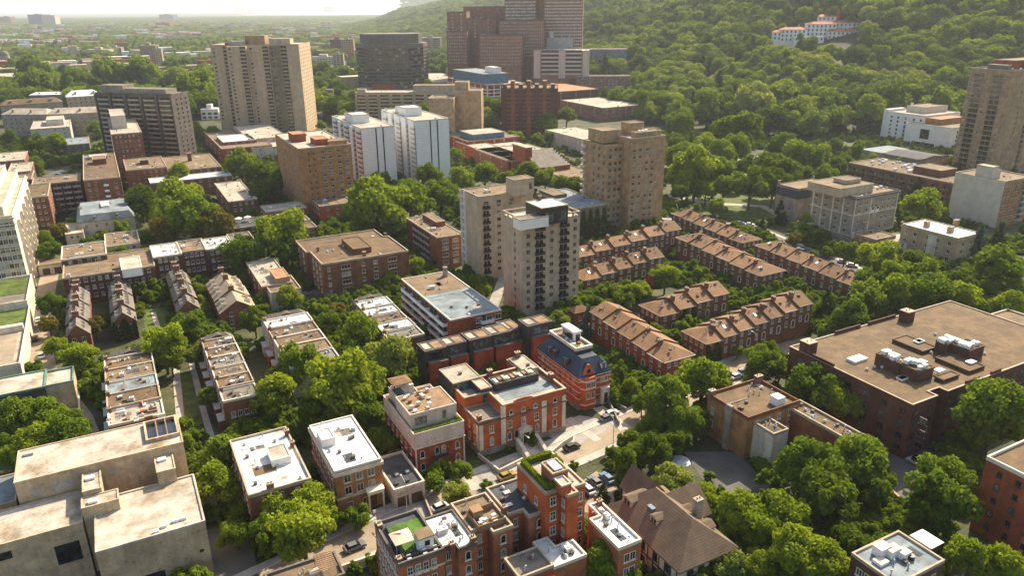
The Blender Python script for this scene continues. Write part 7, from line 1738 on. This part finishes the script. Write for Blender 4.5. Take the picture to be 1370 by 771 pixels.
strip('street', [px(255, 480), px(275, 560), px(300, 640)], 1.6, .03, 'sidewalk'); strip('path', [px(235, 490), px(243, 580)], 2.0, .03, 'sidewalk'); strip('path', [px(205, 418), px(212, 440)], 1.5, .03, 'sidewalk')
sheet('lawn', [px(236, 498), px(262, 494), px(278, 565), px(246, 575)], .02, 'lawn'); sheet('lawn', [px(190, 415), px(225, 412), px(232, 440), px(195, 445)], .018, 'lawn')
sheet('park_lawn', [px(900, 240), px(1010, 215), px(1045, 262), px(1060, 300), px(960, 290), px(905, 270)], .02, 'lawn'); strip('park_path', [px(965, 212), px(1005, 216), px(1030, 206)], 9, .06, 'sidewalk'); strip('park_path', [px(890, 262), px(950, 272), px(1020, 276), px(1062, 298)], 5, .05, 'sidewalk')
sheet('forecourt', [px(716, 578), px(775, 556), px(830, 566), px(770, 598)], .03, 'paving'); sheet('forecourt', [px(620, 640), px(665, 622), px(690, 640), px(640, 662)], .03, 'paving'); sheet('forecourt', [px(668, 630), px(690, 612), px(735, 592), px(772, 572), px(768, 592), px(735, 612), px(695, 636)], .044, 'sidewalk'); strip('path', [px(612, 616), px(640, 655)], 3.2, .035, 'sidewalk')
strip('driveway', [px(570, 672), px(500, 700)], 8, .035, 'paving'); strip('driveway', [px(800, 545), px(838, 575)], 3.4, .035, 'sidewalk'); strip('path', [px(760, 560), px(800, 590)], 2.2, .04, 'sidewalk')
sheet('yard', [px(915, 605), px(985, 605), px(1040, 660), px(1010, 690), px(945, 650)], .03, 'asphalt'); sheet('car_park', [px(1180, 600), px(1240, 585), px(1270, 640), px(1190, 690)], .03, 'asphalt')
strip('driveway', [px(785, 640), px(815, 655), px(800, 690)], 7, .034, 'asphalt_pale')
sheet('yard', [px(250, 720), px(330, 690), px(350, 790), px(270, 790)], .03, 'asphalt'); sheet('car_park', [px(60, 235), px(84, 225), px(90, 248), px(58, 255)], .03, 'asphalt')
# low walls and hedges by the mansions
def low_wall(line, h, label, m='concrete_pale', w=.35):
    q = [Vector(P(p)) for p in line]
    b = MB()
    for p, r_ in zip(q, q[1:]):
        d = (r_ - p).normalized(); n = Vector((-d.y, d.x)) * w / 2
        b.prism([(p - n)[:], (r_ - n)[:], (r_ + n)[:], (p + n)[:]], -.2, h)
    return tag(b.obj('garden_wall', m), label, 'wall')
low_wall([px(640, 612), px(668, 634), px(700, 618)], 1.1, 'pale concrete garden wall round the lawn before the red mansion')
low_wall([px(735, 612), px(752, 597), px(766, 588)], 1.1, 'short pale wall beside the sunken court of the red mansion')
low_wall([px(838, 552), px(812, 536), px(828, 570)], 1.3, 'stone wall along the garden right of the blue slate roofed mansion', 'stone_grey')
low_wall([px(567, 668), px(580, 700)], 1.2, 'low wall beside the stepped path of the ochre house', 'stone_grey')
low_wall([px(455, 771), px(508, 752)], 2.2, 'scalloped pale wall behind the slatted roof', 'limestone')
low_wall([px(106, 520), px(108, 560)], 1.6, 'short tan wall between alley and narrow row', 'limestone')
low_wall([px(1190, 660), px(1222, 690)], 1.2, 'tan retaining wall between the two big dark trees', 'brick_tan', .5)
# ================================================================== cars
def car_meshes(paint):
    m = mat('car_' + paint[0], paint[1], var=.05, rough=.28, spec=.6)
    prof = [(-2.25, .35), (-2.28, .75), (-2.05, .95), (-1.0, 1.0), (.95, .98), (1.95, .86), (2.2, .7), (2.22, .35)]
    b = MB(); n = len(prof)
    for sgn, yy in ((0, -.88), (1, .88)): pass
    vs = [(x, y * (1 if .4 < z < .9 else .95), z) for y in (-.9, .9) for x, z in prof]
    b.add(vs, [tuple(range(n)), tuple(range(2 * n - 1, n - 1, -1))] + [(i, n + i, n + (i + 1) % n, (i + 1) % n) for i in range(n)])
    body = b.mesh('body', ['car_' + paint[0]])
    c = MB().add([(-1.75, -.8, .97), (1.05, -.8, .97), (1.05, .8, .97), (-1.75, .8, .97), (-1.35, -.62, 1.45), (.3, -.62, 1.45), (.3, .62, 1.45), (-1.35, .62, 1.45)], [(0, 1, 5, 4), (1, 2, 6, 5), (2, 3, 7, 6), (3, 0, 4, 7)], 0)
    c.add([(-1.38, -.64, 1.455), (.33, -.64, 1.455), (.33, .64, 1.455), (-1.38, .64, 1.455), (-1.3, -.56, 1.5), (.2, -.56, 1.5), (.2, .56, 1.5), (-1.3, .56, 1.5)], [(0, 1, 5, 4), (1, 2, 6, 5), (2, 3, 7, 6), (3, 0, 4, 7), (4, 5, 6, 7)], 1)
    return body, c.mesh('cabin', ['glass_dark', 'car_' + paint[0]])
def wheel():
    b = MB(); n = 12
    for (r0, y0, y1, mi) in ((.33, -.11, .11, 0), (.18, -.125, .125, 1)):
        vs = [(r0 * math.cos(6.2832 * k / n), y, r0 * math.sin(6.2832 * k / n)) for y in (y0, y1) for k in range(n)]
        b.add(vs, [tuple(range(n)), tuple(range(2 * n - 1, n - 1, -1))] + [(k, n + k, n + (k + 1) % n, (k + 1) % n) for k in range(n)], mi)
    return b.mesh('wheel', ['metal_black', 'galvanised'])
PAINT = {'black': (.012, .012, .014), 'white': (.75, .75, .74), 'blue': (.09, .14, .24), 'yellow': (.30, .20, .025), 'silver': (.4, .41, .42), 'grey': (.12, .12, .125), 'red': (.3, .03, .03)}
mat('car_glow', (.5, .5, .48)); mat('tail', (.3, .02, .02))
def car(p, paint, ang, label, group='parked cars'):
    x, y = P(p); e = empty('parked_car', (x, y, .03), rad(ang), label, 'car', group)
    body, cab = shared(('car', paint), lambda: car_meshes((paint, PAINT[paint])))
    link('body', body, e); link('cabin', cab, e)
    for sx in (-1.4, 1.4):
        for sy in (-.8, .8): link('wheel', shared('wheel', wheel), e, (sx, sy, .33))
    for sy in (-.6, .6):
        link('headlight', shared('hl', lambda: MB().box(-.04, .03, -.18, .18, -.07, .07).mesh('headlight', ['car_glow'])), e, (2.2, sy, .68)); link('tail_light', shared('tl', lambda: MB().box(-.03, .03, -.16, .16, -.08, .08).mesh('tail_light', ['tail'])), e, (-2.27, sy, .78))
CARS = [((765, 601), 'black', 33, 'black car parked by the kerb in front of the red mansion'), ((678, 640), 'yellow', 33, 'yellow car on the street above the turfed roof terraces'), ((840, 590), 'white', 33, 'white car on the street under the leafy trees'),
 ((812, 643), 'blue', 118, 'dark blue car in the driveway behind the columnar tree'), ((786, 658), 'silver', 118, 'silver car in the drive nearest the hedge-topped house'), ((796, 648), 'grey', 118, 'grey car in the drive between the silver and the blue car'),
 ((985, 506), 'white', 33, 'white car on the street near the row house corner'), ((994, 500), 'silver', 33, 'silver car just behind the white one near the row house corner'), ((1128, 352), 'silver', -28, 'silver car on the park road below the grey mansion'), ((1140, 357), 'white', -28, 'white car on the park road next to the silver one'), ((1153, 350), 'blue', -28, 'blue car beneath the street trees before the grey mansion'),
 ((990, 300), 'blue', -12, 'blue car on the park road behind the row houses'), ((1003, 302), 'white', -12, 'white van-like car on the park road behind the row houses'), ((915, 291), 'white', -5, 'white car at the crossing beside the tall brown tower'), ((905, 286), 'black', -5, 'black car at the crossing beside the tall brown tower'),
 ((56, 478), 'silver', 118, 'silver car in the alley nearer the green-edged hall'), ((52, 430), 'white', 118, 'white car in the alley beside the weedy terrace block'), ((1075, 338), 'grey', -28, 'grey car on the park road beside the row house chimneys'), ((1180, 384), 'red', -28, 'red car on the park road under the big hedge of trees'), ((475, 735), 'grey', 33, 'grey car on the lower street before the slatted roof'), ((590, 682), 'silver', 33, 'silver car at the kerb below the double garage'), ((410, 396), 'grey', 28, 'grey car in the shaded lane before the four storey brown block'), ((935, 528), 'black', 33, 'black car half hidden by street trees near the patched house'), ((47, 455), 'black', 118, 'black car in the alley beside the white tower'), ((1226, 622), 'silver', 118, 'silver car in the shaded court below the huge brown block'), ((1245, 618), 'blue', 118, 'blue car in the shaded court below the huge brown block'), ((812, 562), 'grey', 33, 'grey car in the forecourt before the blue slate roofed mansion'), ((818, 556), 'silver', 33, 'silver car at the forecourt edge nearest the garden wall'), ((68, 240), 'grey', 20, 'grey car in the small lot left of the large red block'), ((78, 235), 'blue', 20, 'blue car in the small lot left of the large red block')]
for p, c_, a_, l_ in CARS: car(p, c_, a_, l_)
# round pale tarpaulin pile and red machine in the yard
x, y = P((909, 618)); e = empty('tarpaulin_heap', (x, y, .03), 0, 'round pale blue tarpaulin heap in the shaded yard', 'tarpaulin')
m = MB(); r_ = random.Random(4)
ringp = [[(R * math.cos(k * .5236) * r_.uniform(.9, 1.1), R * math.sin(k * .5236) * r_.uniform(.9, 1.1), z * r_.uniform(.7, 1.2)) for k in range(12)] for R, z in ((2.6, .0), (2.1, .45), (1.2, .8), (.3, .7))]
vs = [p for rg in ringp for p in rg]; m.add(vs, [(i * 12 + k, i * 12 + (k + 1) % 12, (i + 1) * 12 + (k + 1) % 12, (i + 1) * 12 + k) for i in range(3) for k in range(12)] + [tuple(range(36, 48))]); m.obj('cover', 'tarp', e)
x, y = P((1008, 680)); e = empty('aerial_work_platform', (x, y, .03), rad(20), 'red folded work platform at the edge of the shaded yard', 'machine')
MB().box(-1.6, 1.6, -.8, .8, .4, 1.2).obj('chassis', 'paint_red', e); MB().box(-1.3, 1.3, -.7, .7, 1.21, 1.4).box(-1.3, -1.2, -.7, .7, 1.41, 2.3).box(1.2, 1.3, -.7, .7, 1.41, 2.3).box(-1.19, 1.19, -.7, -.62, 2.2, 2.3).box(-1.19, 1.19, .62, .7, 2.2, 2.3).obj('platform', 'paint_red', e)
for sx in (-1.1, 1.1):
    for sy in (-.75, .75): link('wheel', shared('wheel', wheel), e, (sx, sy, .36))
# street lamps
def lamp(p, ang, label):
    x, y = P(p); e = empty('street_lamp', (x, y, 0), rad(ang), label, 'street lamp', 'street lamps')
    link('pole', shared('lamp_pole', lambda: MB().tube([(0, 0, 0), (0, 0, 7.2), (.3, 0, 8.0), (1.0, 0, 8.4), (2.0, 0, 8.5)], .1, .05).mesh('pole', ['galvanised'])), e)
    link('lamp_head', shared('lamp_head', lambda: MB().box(1.9, 2.7, -.15, .15, 8.42, 8.56).mesh('lamp_head', ['metal_grey'])), e)
lamp((820, 600), 118, 'curved street lamp on the main street before the blue slate roof'); lamp((1068, 322), 100, 'curved street lamp at the park end below the grey mansion'); lamp((905, 298), 90, 'street lamp at the crossing beside the tall brown tower'); lamp((700, 622), 300, 'street lamp beside the red mansion stairs'); lamp((545, 690), 118, 'street lamp by the double garage drive'); lamp((1010, 482), 118, 'street lamp near the row house street corner')
x, y = P((932, 253)); e = empty('park_pavilion', (x, y, 0), aa, 'open park pavilion with pale four-sided roof among trees', 'pavilion')
m = MB(); gable(m, -4, 4, -4, 4, 3.4, 2.2, 'x', .5, hip0=4.2, hip1=4.2); m.obj('roof', 'roof_grey', e); m = MB()
for i in (-3.7, 3.7):
    for j in (-3.7, 3.7): m.box(i - .15, i + .15, j - .15, j + .15, 0, 3.3)
m.obj('post', 'timber', e); LANDMARKS.append((x, y, 5, 'the park pavilion'))
# ================================================================== trees seen one by one: tile -> (x, y, width, kind)
KD = {'m': 'mid', 'd': 'dark', 'b': 'bright', 'p': 'pale', 'c': 'conifer', 'u': 'blue', 'k': 'column', 's': 'bush', 'o': 'copper', 'r': 'red'}
TREE_LIST = {
1: '560,370,190m 730,365,190b 380,420,130m 190,350,200m 180,420,190m 1000,440,200b 920,400,140m 1050,490,100b 520,490,100m 50,700,90m 490,660,90b 190,735,120d 285,735,120m 1010,665,80b 1100,690,80m 980,545,70m 785,745,90b',
2: '350,370,110d 420,380,90m 345,510,70b 480,570,90b 350,640,60m 955,340,70d 1000,335,80m 1045,325,60m 1200,640,80m 1330,705,60b 660,250,60b',
3: '180,390,110m 60,370,60m 360,225,60m 410,215,60m 470,215,80d 190,625,130m 300,590,110m 40,710,90b 150,715,70m 220,705,70m 390,470,70b 510,480,80m 590,480,60d 870,735,100m 1010,745,150b 880,640,150m 1190,650,260d 720,595,60m',
4: '500,745,60m 370,755,80m 110,745,150m',
5: '180,100,60m 190,140,60d 220,490,90m 255,560,110m 300,455,90o 620,580,110m 745,570,70b 630,432,70b 920,290,240b 870,370,190m 1010,390,230m 1110,420,190o 850,445,170o 725,310,140d 720,250,80d 1240,560,190m 1240,110,150m 1310,150,120m 920,165,110b 310,360,60c 300,470,60m',
6: '50,160,120m 130,200,110m 75,240,120d 30,270,100d 400,235,130b 630,300,300b 800,290,230m 905,175,120m 960,270,190m 1070,190,130b 1190,170,120m 1030,60,80b 1305,175,70m 560,430,120b 720,430,150d 650,190,90m 130,470,250b 190,560,150d 830,640,100b 400,715,80u 690,695,80b 30,500,70m 410,460,30s 500,340,110m',
7: '900,60,150m 950,30,140d 1000,40,150m 1110,60,140b 1180,40,130m 1240,120,130d 1150,130,100m 900,250,110d 960,230,120m 1020,250,100b 1110,240,110m 860,90,100b 100,150,120b 190,180,100b 280,210,90m 345,225,90d 30,170,50m 970,120,220b 1060,150,180m 870,185,110b 1080,340,100s 1250,210,200d 1320,140,120m 1050,270,40s 1180,195,80d 1310,430,50c 955,645,70k 870,645,70d 810,690,140b 740,735,80r 680,755,100p 590,768,80b 425,365,40d 470,300,70c',
8: '250,90,130m 200,170,110d 300,60,110b 380,130,100m 90,130,230d 55,215,170d 170,70,150m 330,160,100b 490,70,90k 440,110,80m 570,75,50b 500,155,70m 90,360,80c 225,440,110k 290,490,80d 165,500,80o 330,570,70s 430,560,110m 585,590,190b 690,635,120d 800,605,150d 820,330,180b 800,240,70c 930,370,70b 690,400,90c 1120,520,120u 1215,520,130c 1220,640,220m 1320,750,120b 555,725,170m 700,695,180b 850,705,200m 1000,735,180d',
9: '270,110,120m 250,205,100o 485,210,110o 410,375,170b 285,320,110b 180,430,90s 840,310,210b 880,400,120m 975,205,150m 1000,370,100p 1310,180,130d 1080,580,110m 80,690,190m 235,680,200b 370,730,160m 960,735,100s 30,600,60s',
10: '180,65,120b 25,85,80d 40,125,80d 425,130,90o 390,200,110m 300,135,50c 550,240,190b 500,350,130m 700,365,230p 230,400,200m 420,510,320b 575,500,230b 100,560,220b 30,620,130m 350,640,230d 550,640,200m 130,490,120m',
11: '260,190,110p 412,190,100u 420,65,70s 490,65,50s 590,90,110m 680,40,110b 580,450,80k 640,530,90b 820,590,220m 1000,480,240b 900,690,180m 1180,345,60b 1290,360,120b 1325,430,100b 730,500,70d 760,690,130b 990,700,130d 1100,510,110m 690,610,100b',
12: '20,420,180m 90,450,130b 40,330,90m 280,530,250m 430,620,180b 455,170,190m 330,110,110c 225,180,90c 540,80,200m 700,60,220b 850,90,240m 1000,80,230b 1100,150,150d 1180,250,80s 1270,110,170b 1180,20,90m 1190,690,330m 1320,600,120m 560,690,120d',
13: '330,60,210m 190,80,210b 60,60,130m 50,160,110m 1120,130,220m 1110,300,220b 1020,60,100s 1210,540,160d 1320,530,100d 1240,450,120d',
14: '120,420,200b 310,390,220b 250,530,300b 60,540,180m 540,460,140s 1040,350,140p 930,300,120s 1190,300,60s 1070,250,120s 400,480,110m 620,745,40s',
15: '610,215,180k 740,110,190d 870,60,150d 800,150,80d 840,260,180p 490,335,70c 590,320,80c 1000,350,150b 1200,440,240b 1310,520,210b 1150,510,160m 500,690,220b 400,735,160b 620,735,180m 960,740,150m 1120,710,180p 1280,700,150b 330,200,50s 650,150,110m 1040,260,60s',
16: '250,190,280m 480,180,270m 340,330,300d 560,310,190m 130,470,230b 180,620,260b 330,690,220b 40,550,150b 920,300,320m 870,420,220d 440,580,190d 1080,670,220b 1250,715,210b 50,290,150s 20,660,120p',
}
for tl, s in TREE_LIST.items():
    for it in s.split():
        x, y, w_ = it[:-1].split(',')
        tree_px(T[tl - 1](float(x), float(y)), float(w_) / K * (1.1 if tl > 4 else 1.0), KD[it[-1]], random.uniform(1.0, 1.25))
# ---------------------------------------------------------------- woods on the hill and over the plain
from mathutils import noise as mnoise
def in_sites(x, y, grow=2.0):
    for ox, oy, w_, d_, a in SITES:
        dx, dy = x - ox, y - oy
        u, v = dx * math.cos(a) + dy * math.sin(a), -dx * math.sin(a) + dy * math.cos(a)
        if -grow < u < w_ + grow and -grow < v < d_ + grow: return True
    return False
def on_road(x, y, grow=.6):
    for q, hw in ROADS:
        for a, b in zip(q, q[1:]):
            d = b - a; t = max(0, min(1, ((x - a.x) * d.x + (y - a.y) * d.y) / max(d.length_squared, .01)))
            if (x - a.x - d.x * t) ** 2 + (y - a.y - d.y * t) ** 2 < (hw + grow) ** 2: return True
    return False
CLEAR = [[P(p) for p in q] for q in ([px(885, 262), px(900, 225), px(1000, 205), px(1060, 215), px(1080, 300), px(960, 300)], [px(1030, 62), px(1155, 62), px(1155, 58), px(1030, 58)])]
rt = random.Random(12)
KEEP = [(-20, 160, 122, 200, 900), (110, 162, 60, 92, 1500), (163, 222, 60, 95, 1600), (36, 76, 18, 40, 5000), (470, 570, 60, 175, 1000), (555, 595, 48, 82, 1400), (410, 476, 50, 92, 1400), (596, 845, 60, 120, 900), (265, 296, 140, 165, 900), (0, 28, 95, 125, 1000), (500, 550, 36, 48, 2500)]
hill_pts, far_pts = [], []
y = 330.0
def visible(x, y, z, m=.12):
    v = Vector((x, y, z - CAM_H)); c = v.dot(_fw)
    if c < 20: return False
    return abs(v.dot(RT) / c) < PW / 2 / FPX + m and -PH / 2 / FPX - .1 < v.dot(UP) / c < PH / 2 / FPX + m + .05
while y < 9000:
    sp = 16.5 if y < 1250 else 13 if y < 1700 else 14 if y < 2400 else 24 if y < 4500 else 42
    half = .82 * y + 60
    x = -half
    while x < half:
        X, Y = x + rt.uniform(-.42, .42) * sp, y + rt.uniform(-.42, .42) * sp
        x += sp
        hd = hill_d(X, Y)
        city = Y < 640 + 60 * math.sin(X * .02) + (60 if X < -150 else 0)
        if hd < 12 and city: continue
        z = ground_z(X, Y)
        if not visible(X, Y, z + 10): continue
        if in_sites(X, Y, 4 if hd > 0 else 3): continue
        if hd < 0:
            nz = mnoise.noise((X * .012, Y * .012, .3))
            if nz < -.08 and Y < 4000: continue
        if any(inside((X, Y), c) for c in CLEAR): continue
        vv = Vector((X, Y, z + 19 - CAM_H)); cc = vv.dot(_fw); pu, pv_ = PW / 2 + FPX * vv.dot(RT) / cc, PH / 2 - FPX * vv.dot(UP) / cc
        if any(a < pu < b_ and c < pv_ < d_ and math.hypot(X, Y) < e_ for a, b_, c, d_, e_ in KEEP): continue
        if 1028 < pu < 1157 and pv_ < 55 and math.hypot(X, Y) < dsh + 20 and pv_ > 15: continue
        R = sp * rt.choice((rt.uniform(.36, .55), rt.uniform(.6, .8), rt.uniform(.7, 1.0)))
        (hill_pts if hd > 12 and Y < 700 else far_pts).append((math.hypot(X, Y), X, Y, z, R))
    y += sp * .92
hill_pts.sort()
N_IND = max(0, 312 - sum(1 for t in TREES if t['kind'] != 'bush'))
kinds = ['mid', 'mid', 'bright', 'dark', 'mid', 'pale', 'dark', 'conifer', 'bright']
# individuals: the ones that show largest, thinned so that they do not hide each other
front = []
for q in hill_pts:
    if len(front) < N_IND: front.append(q)
    else: far_pts.append(q)
for d_, X, Y, z, R in front:
    kd = rt.choice(kinds); hl = hill_d(X, Y)
    tree(X, Y, R * (.6 if kd == 'conifer' else 1.0), kd, rt.uniform(.95, 1.25), z - .5, group='trees at the foot of the wooded hill', look='hill')
def scatter(name, pts, crowns, mname, label, cat):
    """one object of many crowns: instances of existing crowns on points"""
    n = len(pts); me = bpy.data.meshes.new(name)
    me.vertices.add(n); me.vertices.foreach_set('co', np.array([(p[1], p[2], p[3]) for p in pts], dtype=np.float32).ravel())
    for nm, vals in (('crown_size', [p[4] for p in pts]), ('turn', [rt.uniform(0, 6.28) for _ in pts]), ('tall', [min(p[4] * rt.uniform(.9, 1.6), 12.5 if p[0] < 1500 else 10.0 if p[0] < 2400 else 8.5) for p in pts])):
        at = me.attributes.new(nm, 'FLOAT', 'POINT'); at.data.foreach_set('value', np.array(vals, dtype=np.float32))
    at = me.attributes.new('which', 'INT', 'POINT'); at.data.foreach_set('value', np.array([p[5] if len(p) > 5 else rt.randrange(len(crowns)) for p in pts], dtype=np.int32))
    ob = link(name, me); tag(ob, label, cat, kind='stuff')
    ng = bpy.data.node_groups.new(name, 'GeometryNodeTree'); ng.is_modifier = True
    ng.interface.new_socket('Geometry', in_out='INPUT', socket_type='NodeSocketGeometry'); ng.interface.new_socket('Geometry', in_out='OUTPUT', socket_type='NodeSocketGeometry')
    N, L = ng.nodes, ng.links
    gi, go = N.new('NodeGroupInput'), N.new('NodeGroupOutput')
    mp = N.new('GeometryNodeMeshToPoints'); L.new(gi.outputs[0], mp.inputs[0])
    jn = N.new('GeometryNodeJoinGeometry')
    for c in reversed(crowns):
        o = N.new('GeometryNodeObjectInfo'); o.transform_space = 'ORIGINAL'; o.inputs['Object'].default_value = c; o.inputs['As Instance'].default_value = True
        L.new(o.outputs['Geometry'], jn.inputs[0])
    ip = N.new('GeometryNodeInstanceOnPoints'); ip.inputs['Pick Instance'].default_value = True
    def attr(nm, ty):
        a = N.new('GeometryNodeInputNamedAttribute'); a.data_type = ty; a.inputs['Name'].default_value = nm; return a.outputs['Attribute']
    sx = N.new('ShaderNodeCombineXYZ'); cs = attr('crown_size', 'FLOAT')
    L.new(cs, sx.inputs[0]); L.new(cs, sx.inputs[1]); L.new(attr('tall', 'FLOAT'), sx.inputs[2])
    rz = N.new('ShaderNodeCombineXYZ'); L.new(attr('turn', 'FLOAT'), rz.inputs[2])
    L.new(mp.outputs[0], ip.inputs['Points']); L.new(jn.outputs[0], ip.inputs['Instance']); L.new(attr('which', 'INT'), ip.inputs['Instance Index'])
    L.new(rz.outputs[0], ip.inputs['Rotation']); L.new(sx.outputs[0], ip.inputs['Scale']); L.new(ip.outputs[0], go.inputs[0])
    md = ob.modifiers.new('spread', 'NODES'); md.node_group = ng
    return ob
def crown_objs(kinds_):
    out = []
    for k in kinds_:
        seen = set()
        for t in TREES:
            if t['kind'] == k:
                c = next(ch for ch in t['o'].children if ch.name.startswith('crown'))
                if c.data.name not in seen and len(seen) < 3: seen.add(c.data.name); out.append(c)
    return out
FK = ['mid', 'dark', 'bright', 'pale', 'conifer', 'column']
fc = [(k, c) for k in FK for c in crown_objs([k])]
by = {k: [i for i, (q, c) in enumerate(fc) if q == k] for k in FK}
fp = []
for d_, X, Y, z, R in far_pts:
    g = mnoise.noise((X * .009, Y * .009, 8.1)) + rt.uniform(-.25, .25); g2 = mnoise.noise((X * .021, Y * .021, 3.3))
    k = rt.choice(('dark', 'dark', 'mid', 'conifer') if g > .22 else ('bright', 'mid', 'pale', 'bright') if g < -.2 else ('mid', 'mid', 'dark', 'bright', 'column'))
    if Y > 2400: k = rt.choice(('mid', 'dark', 'bright'))
    R *= 1 + .45 * g2 if Y < 2400 else 1
    if k == 'conifer': R *= .5
    if k == 'column': R *= .8
    fp.append((d_, X, Y, z + min(R * .25, 2.5), R, rt.choice(by[k])))
scatter('forest', fp, [c for k, c in fc], None, 'dense broadleaf woods over the hill and the far plain', 'forest')
# ---------------------------------------------------------------- low growth in the gaps between houses
und = []
for _ in range(42000):
    Y = rt.uniform(90, 640); X = rt.uniform(-.72, .72) * Y
    if hill_d(X, Y) > 10 or not visible(X, Y, 1, .02): continue
    nz = mnoise.noise((X * .05, Y * .05, 1.7))
    if nz < -.12: continue
    if in_sites(X, Y, 1.0) or on_road(X, Y, 2.6 if Y < 260 else 1.4): continue
    if inside((X, Y), CLEAR[0]) or any(inside((X, Y), q) for q in SHEETS): continue
    R = rt.uniform(.6, 2.3) * (1.3 if nz > .25 else 1)
    und.append((0, X, Y, -.15, R))
scatter('undergrowth', und, crown_objs(['bush']), None, 'low shrubs and weeds filling gardens between the houses', 'undergrowth')
# distant roofs among the trees
b = MB()
for _ in range(2800):
    Y = rt.uniform(880, 5200); X = rt.uniform(-.7, .15) * Y
    if hill_d(X, Y) > -20 or in_sites(X, Y, 10): continue
    if mnoise.noise((X * .004, Y * .004, 4.2)) < -.05: continue
    w_, d_, h_ = rt.uniform(10, 36), rt.uniform(10, 20), rt.uniform(12, 24)
    ca, sa = math.cos(aa), math.sin(aa); mi = rt.choice((0, 0, 1, 2)); o = len(b.v)
    b.box(0, w_, 0, d_, -1, h_, mi)
    for i in range(o, len(b.v)):
        x, y, z = b.v[i]; b.v[i] = (X + x * ca - y * sa, Y + x * sa + y * ca, z)
tag(b.obj('distant_rooftops', ['stone_beige', 'brick_red', 'roof_white']), 'scattered far rooftops half sunk in the trees of the plain', 'rooftops', kind='stuff')
# ---------------------------------------------------------------- labels that single each tree out
NOUN = {'conifer': 'conifer', 'blue': 'blue-green spruce', 'column': 'columnar tree', 'bush': 'shrub', 'copper': 'bronze-leaved tree', 'red': 'red maple'}
TONE = {'mid': 'green', 'dark': 'dark green', 'bright': 'yellow-green', 'pale': 'pale green', 'conifer': 'dark', 'blue': '', 'column': 'slim', 'bush': 'leafy', 'copper': '', 'red': 'small'}
used = {}
for t in TREES:
    x, y, R = t['x'], t['y'], t['R']
    size = 'small' if R < 2.6 else 'medium' if R < 4.4 else 'large' if R < 6.2 else 'huge'
    if t['kind'] == 'red': size = ''
    r0 = math.hypot(x, y); ux, uy = x / r0, y / r0
    best = sorted(LANDMARKS, key=lambda l: max(0, math.hypot(x - l[0], y - l[1]) - l[2]))[:2]
    l = best[0]
    dx, dy = x - l[0], y - l[1]; f = dx * ux + dy * uy; s_ = dx * uy - dy * ux
    rel = ('behind' if f > 0 else 'in front of') if abs(f) > abs(s_) else ('right of' if s_ > 0 else 'left of')
    base = ' '.join(f"{size} {TONE[t['kind']]} {NOUN.get(t['kind'], 'tree')} {rel} {l[3]}".split())
    if t['look'] == 'hill': base = ' '.join(f"{size} {TONE[t['kind']]} {NOUN.get(t['kind'], 'tree')} at the woods edge {rel} {l[3]}".split())
    used.setdefault(base, []).append((r0, t))
for base, ts in used.items():
    ts.sort(key=lambda q: q[0])
    for i, (_, t) in enumerate(ts):
        lab = base if len(ts) == 1 else f"{base}, {['nearest', 'second', 'third', 'fourth', 'fifth', 'sixth', 'seventh', 'eighth', 'ninth', 'tenth', 'eleventh', 'twelfth', 'thirteenth', 'fourteenth', 'fifteenth', 'sixteenth', 'seventeenth', 'eighteenth', 'nineteenth', 'twentieth'][min(i, 19)]} of {['two', 'three', 'four', 'several'][min(len(ts) - 2, 3)]}"
        t['o']['label'] = lab
        if not t['o'].get('group'): t['o']['group'] = 'shrubs among the houses' if t['kind'] == 'bush' else 'trees among the houses'
for o in list(COL.objects):      # keep every label within its sixteen words
    if o.parent is None and o.get('label'):
        l = o['label']
        for cutw in ('the ', 'brown-roofed ', 'medium ', 'leafy '):
            if len(l.split()) + l.count('-') * 0 > 15: l = l.replace(cutw, '')
        o['label'] = l
# ================================================================== haze
hz = MB().box(-30000, 30000, -1000, 44000, -31, 330)
hm = bpy.data.materials.new('haze'); hm.use_nodes = True
hn = hm.node_tree.nodes; hn.remove(hn['Principled BSDF'])
pv = hn.new('ShaderNodeVolumePrincipled'); pv.inputs['Color'].default_value = (.76, .81, .88, 1); pv.inputs['Density'].default_value = HAZE; pv.inputs['Anisotropy'].default_value = .3
hm.node_tree.links.new(pv.outputs[0], hn['Material Output'].inputs['Volume'])
MATS['haze'] = hm
tag(hz.obj('haze', 'haze'), 'pale summer haze thickening towards the plain', 'haze', kind='stuff')
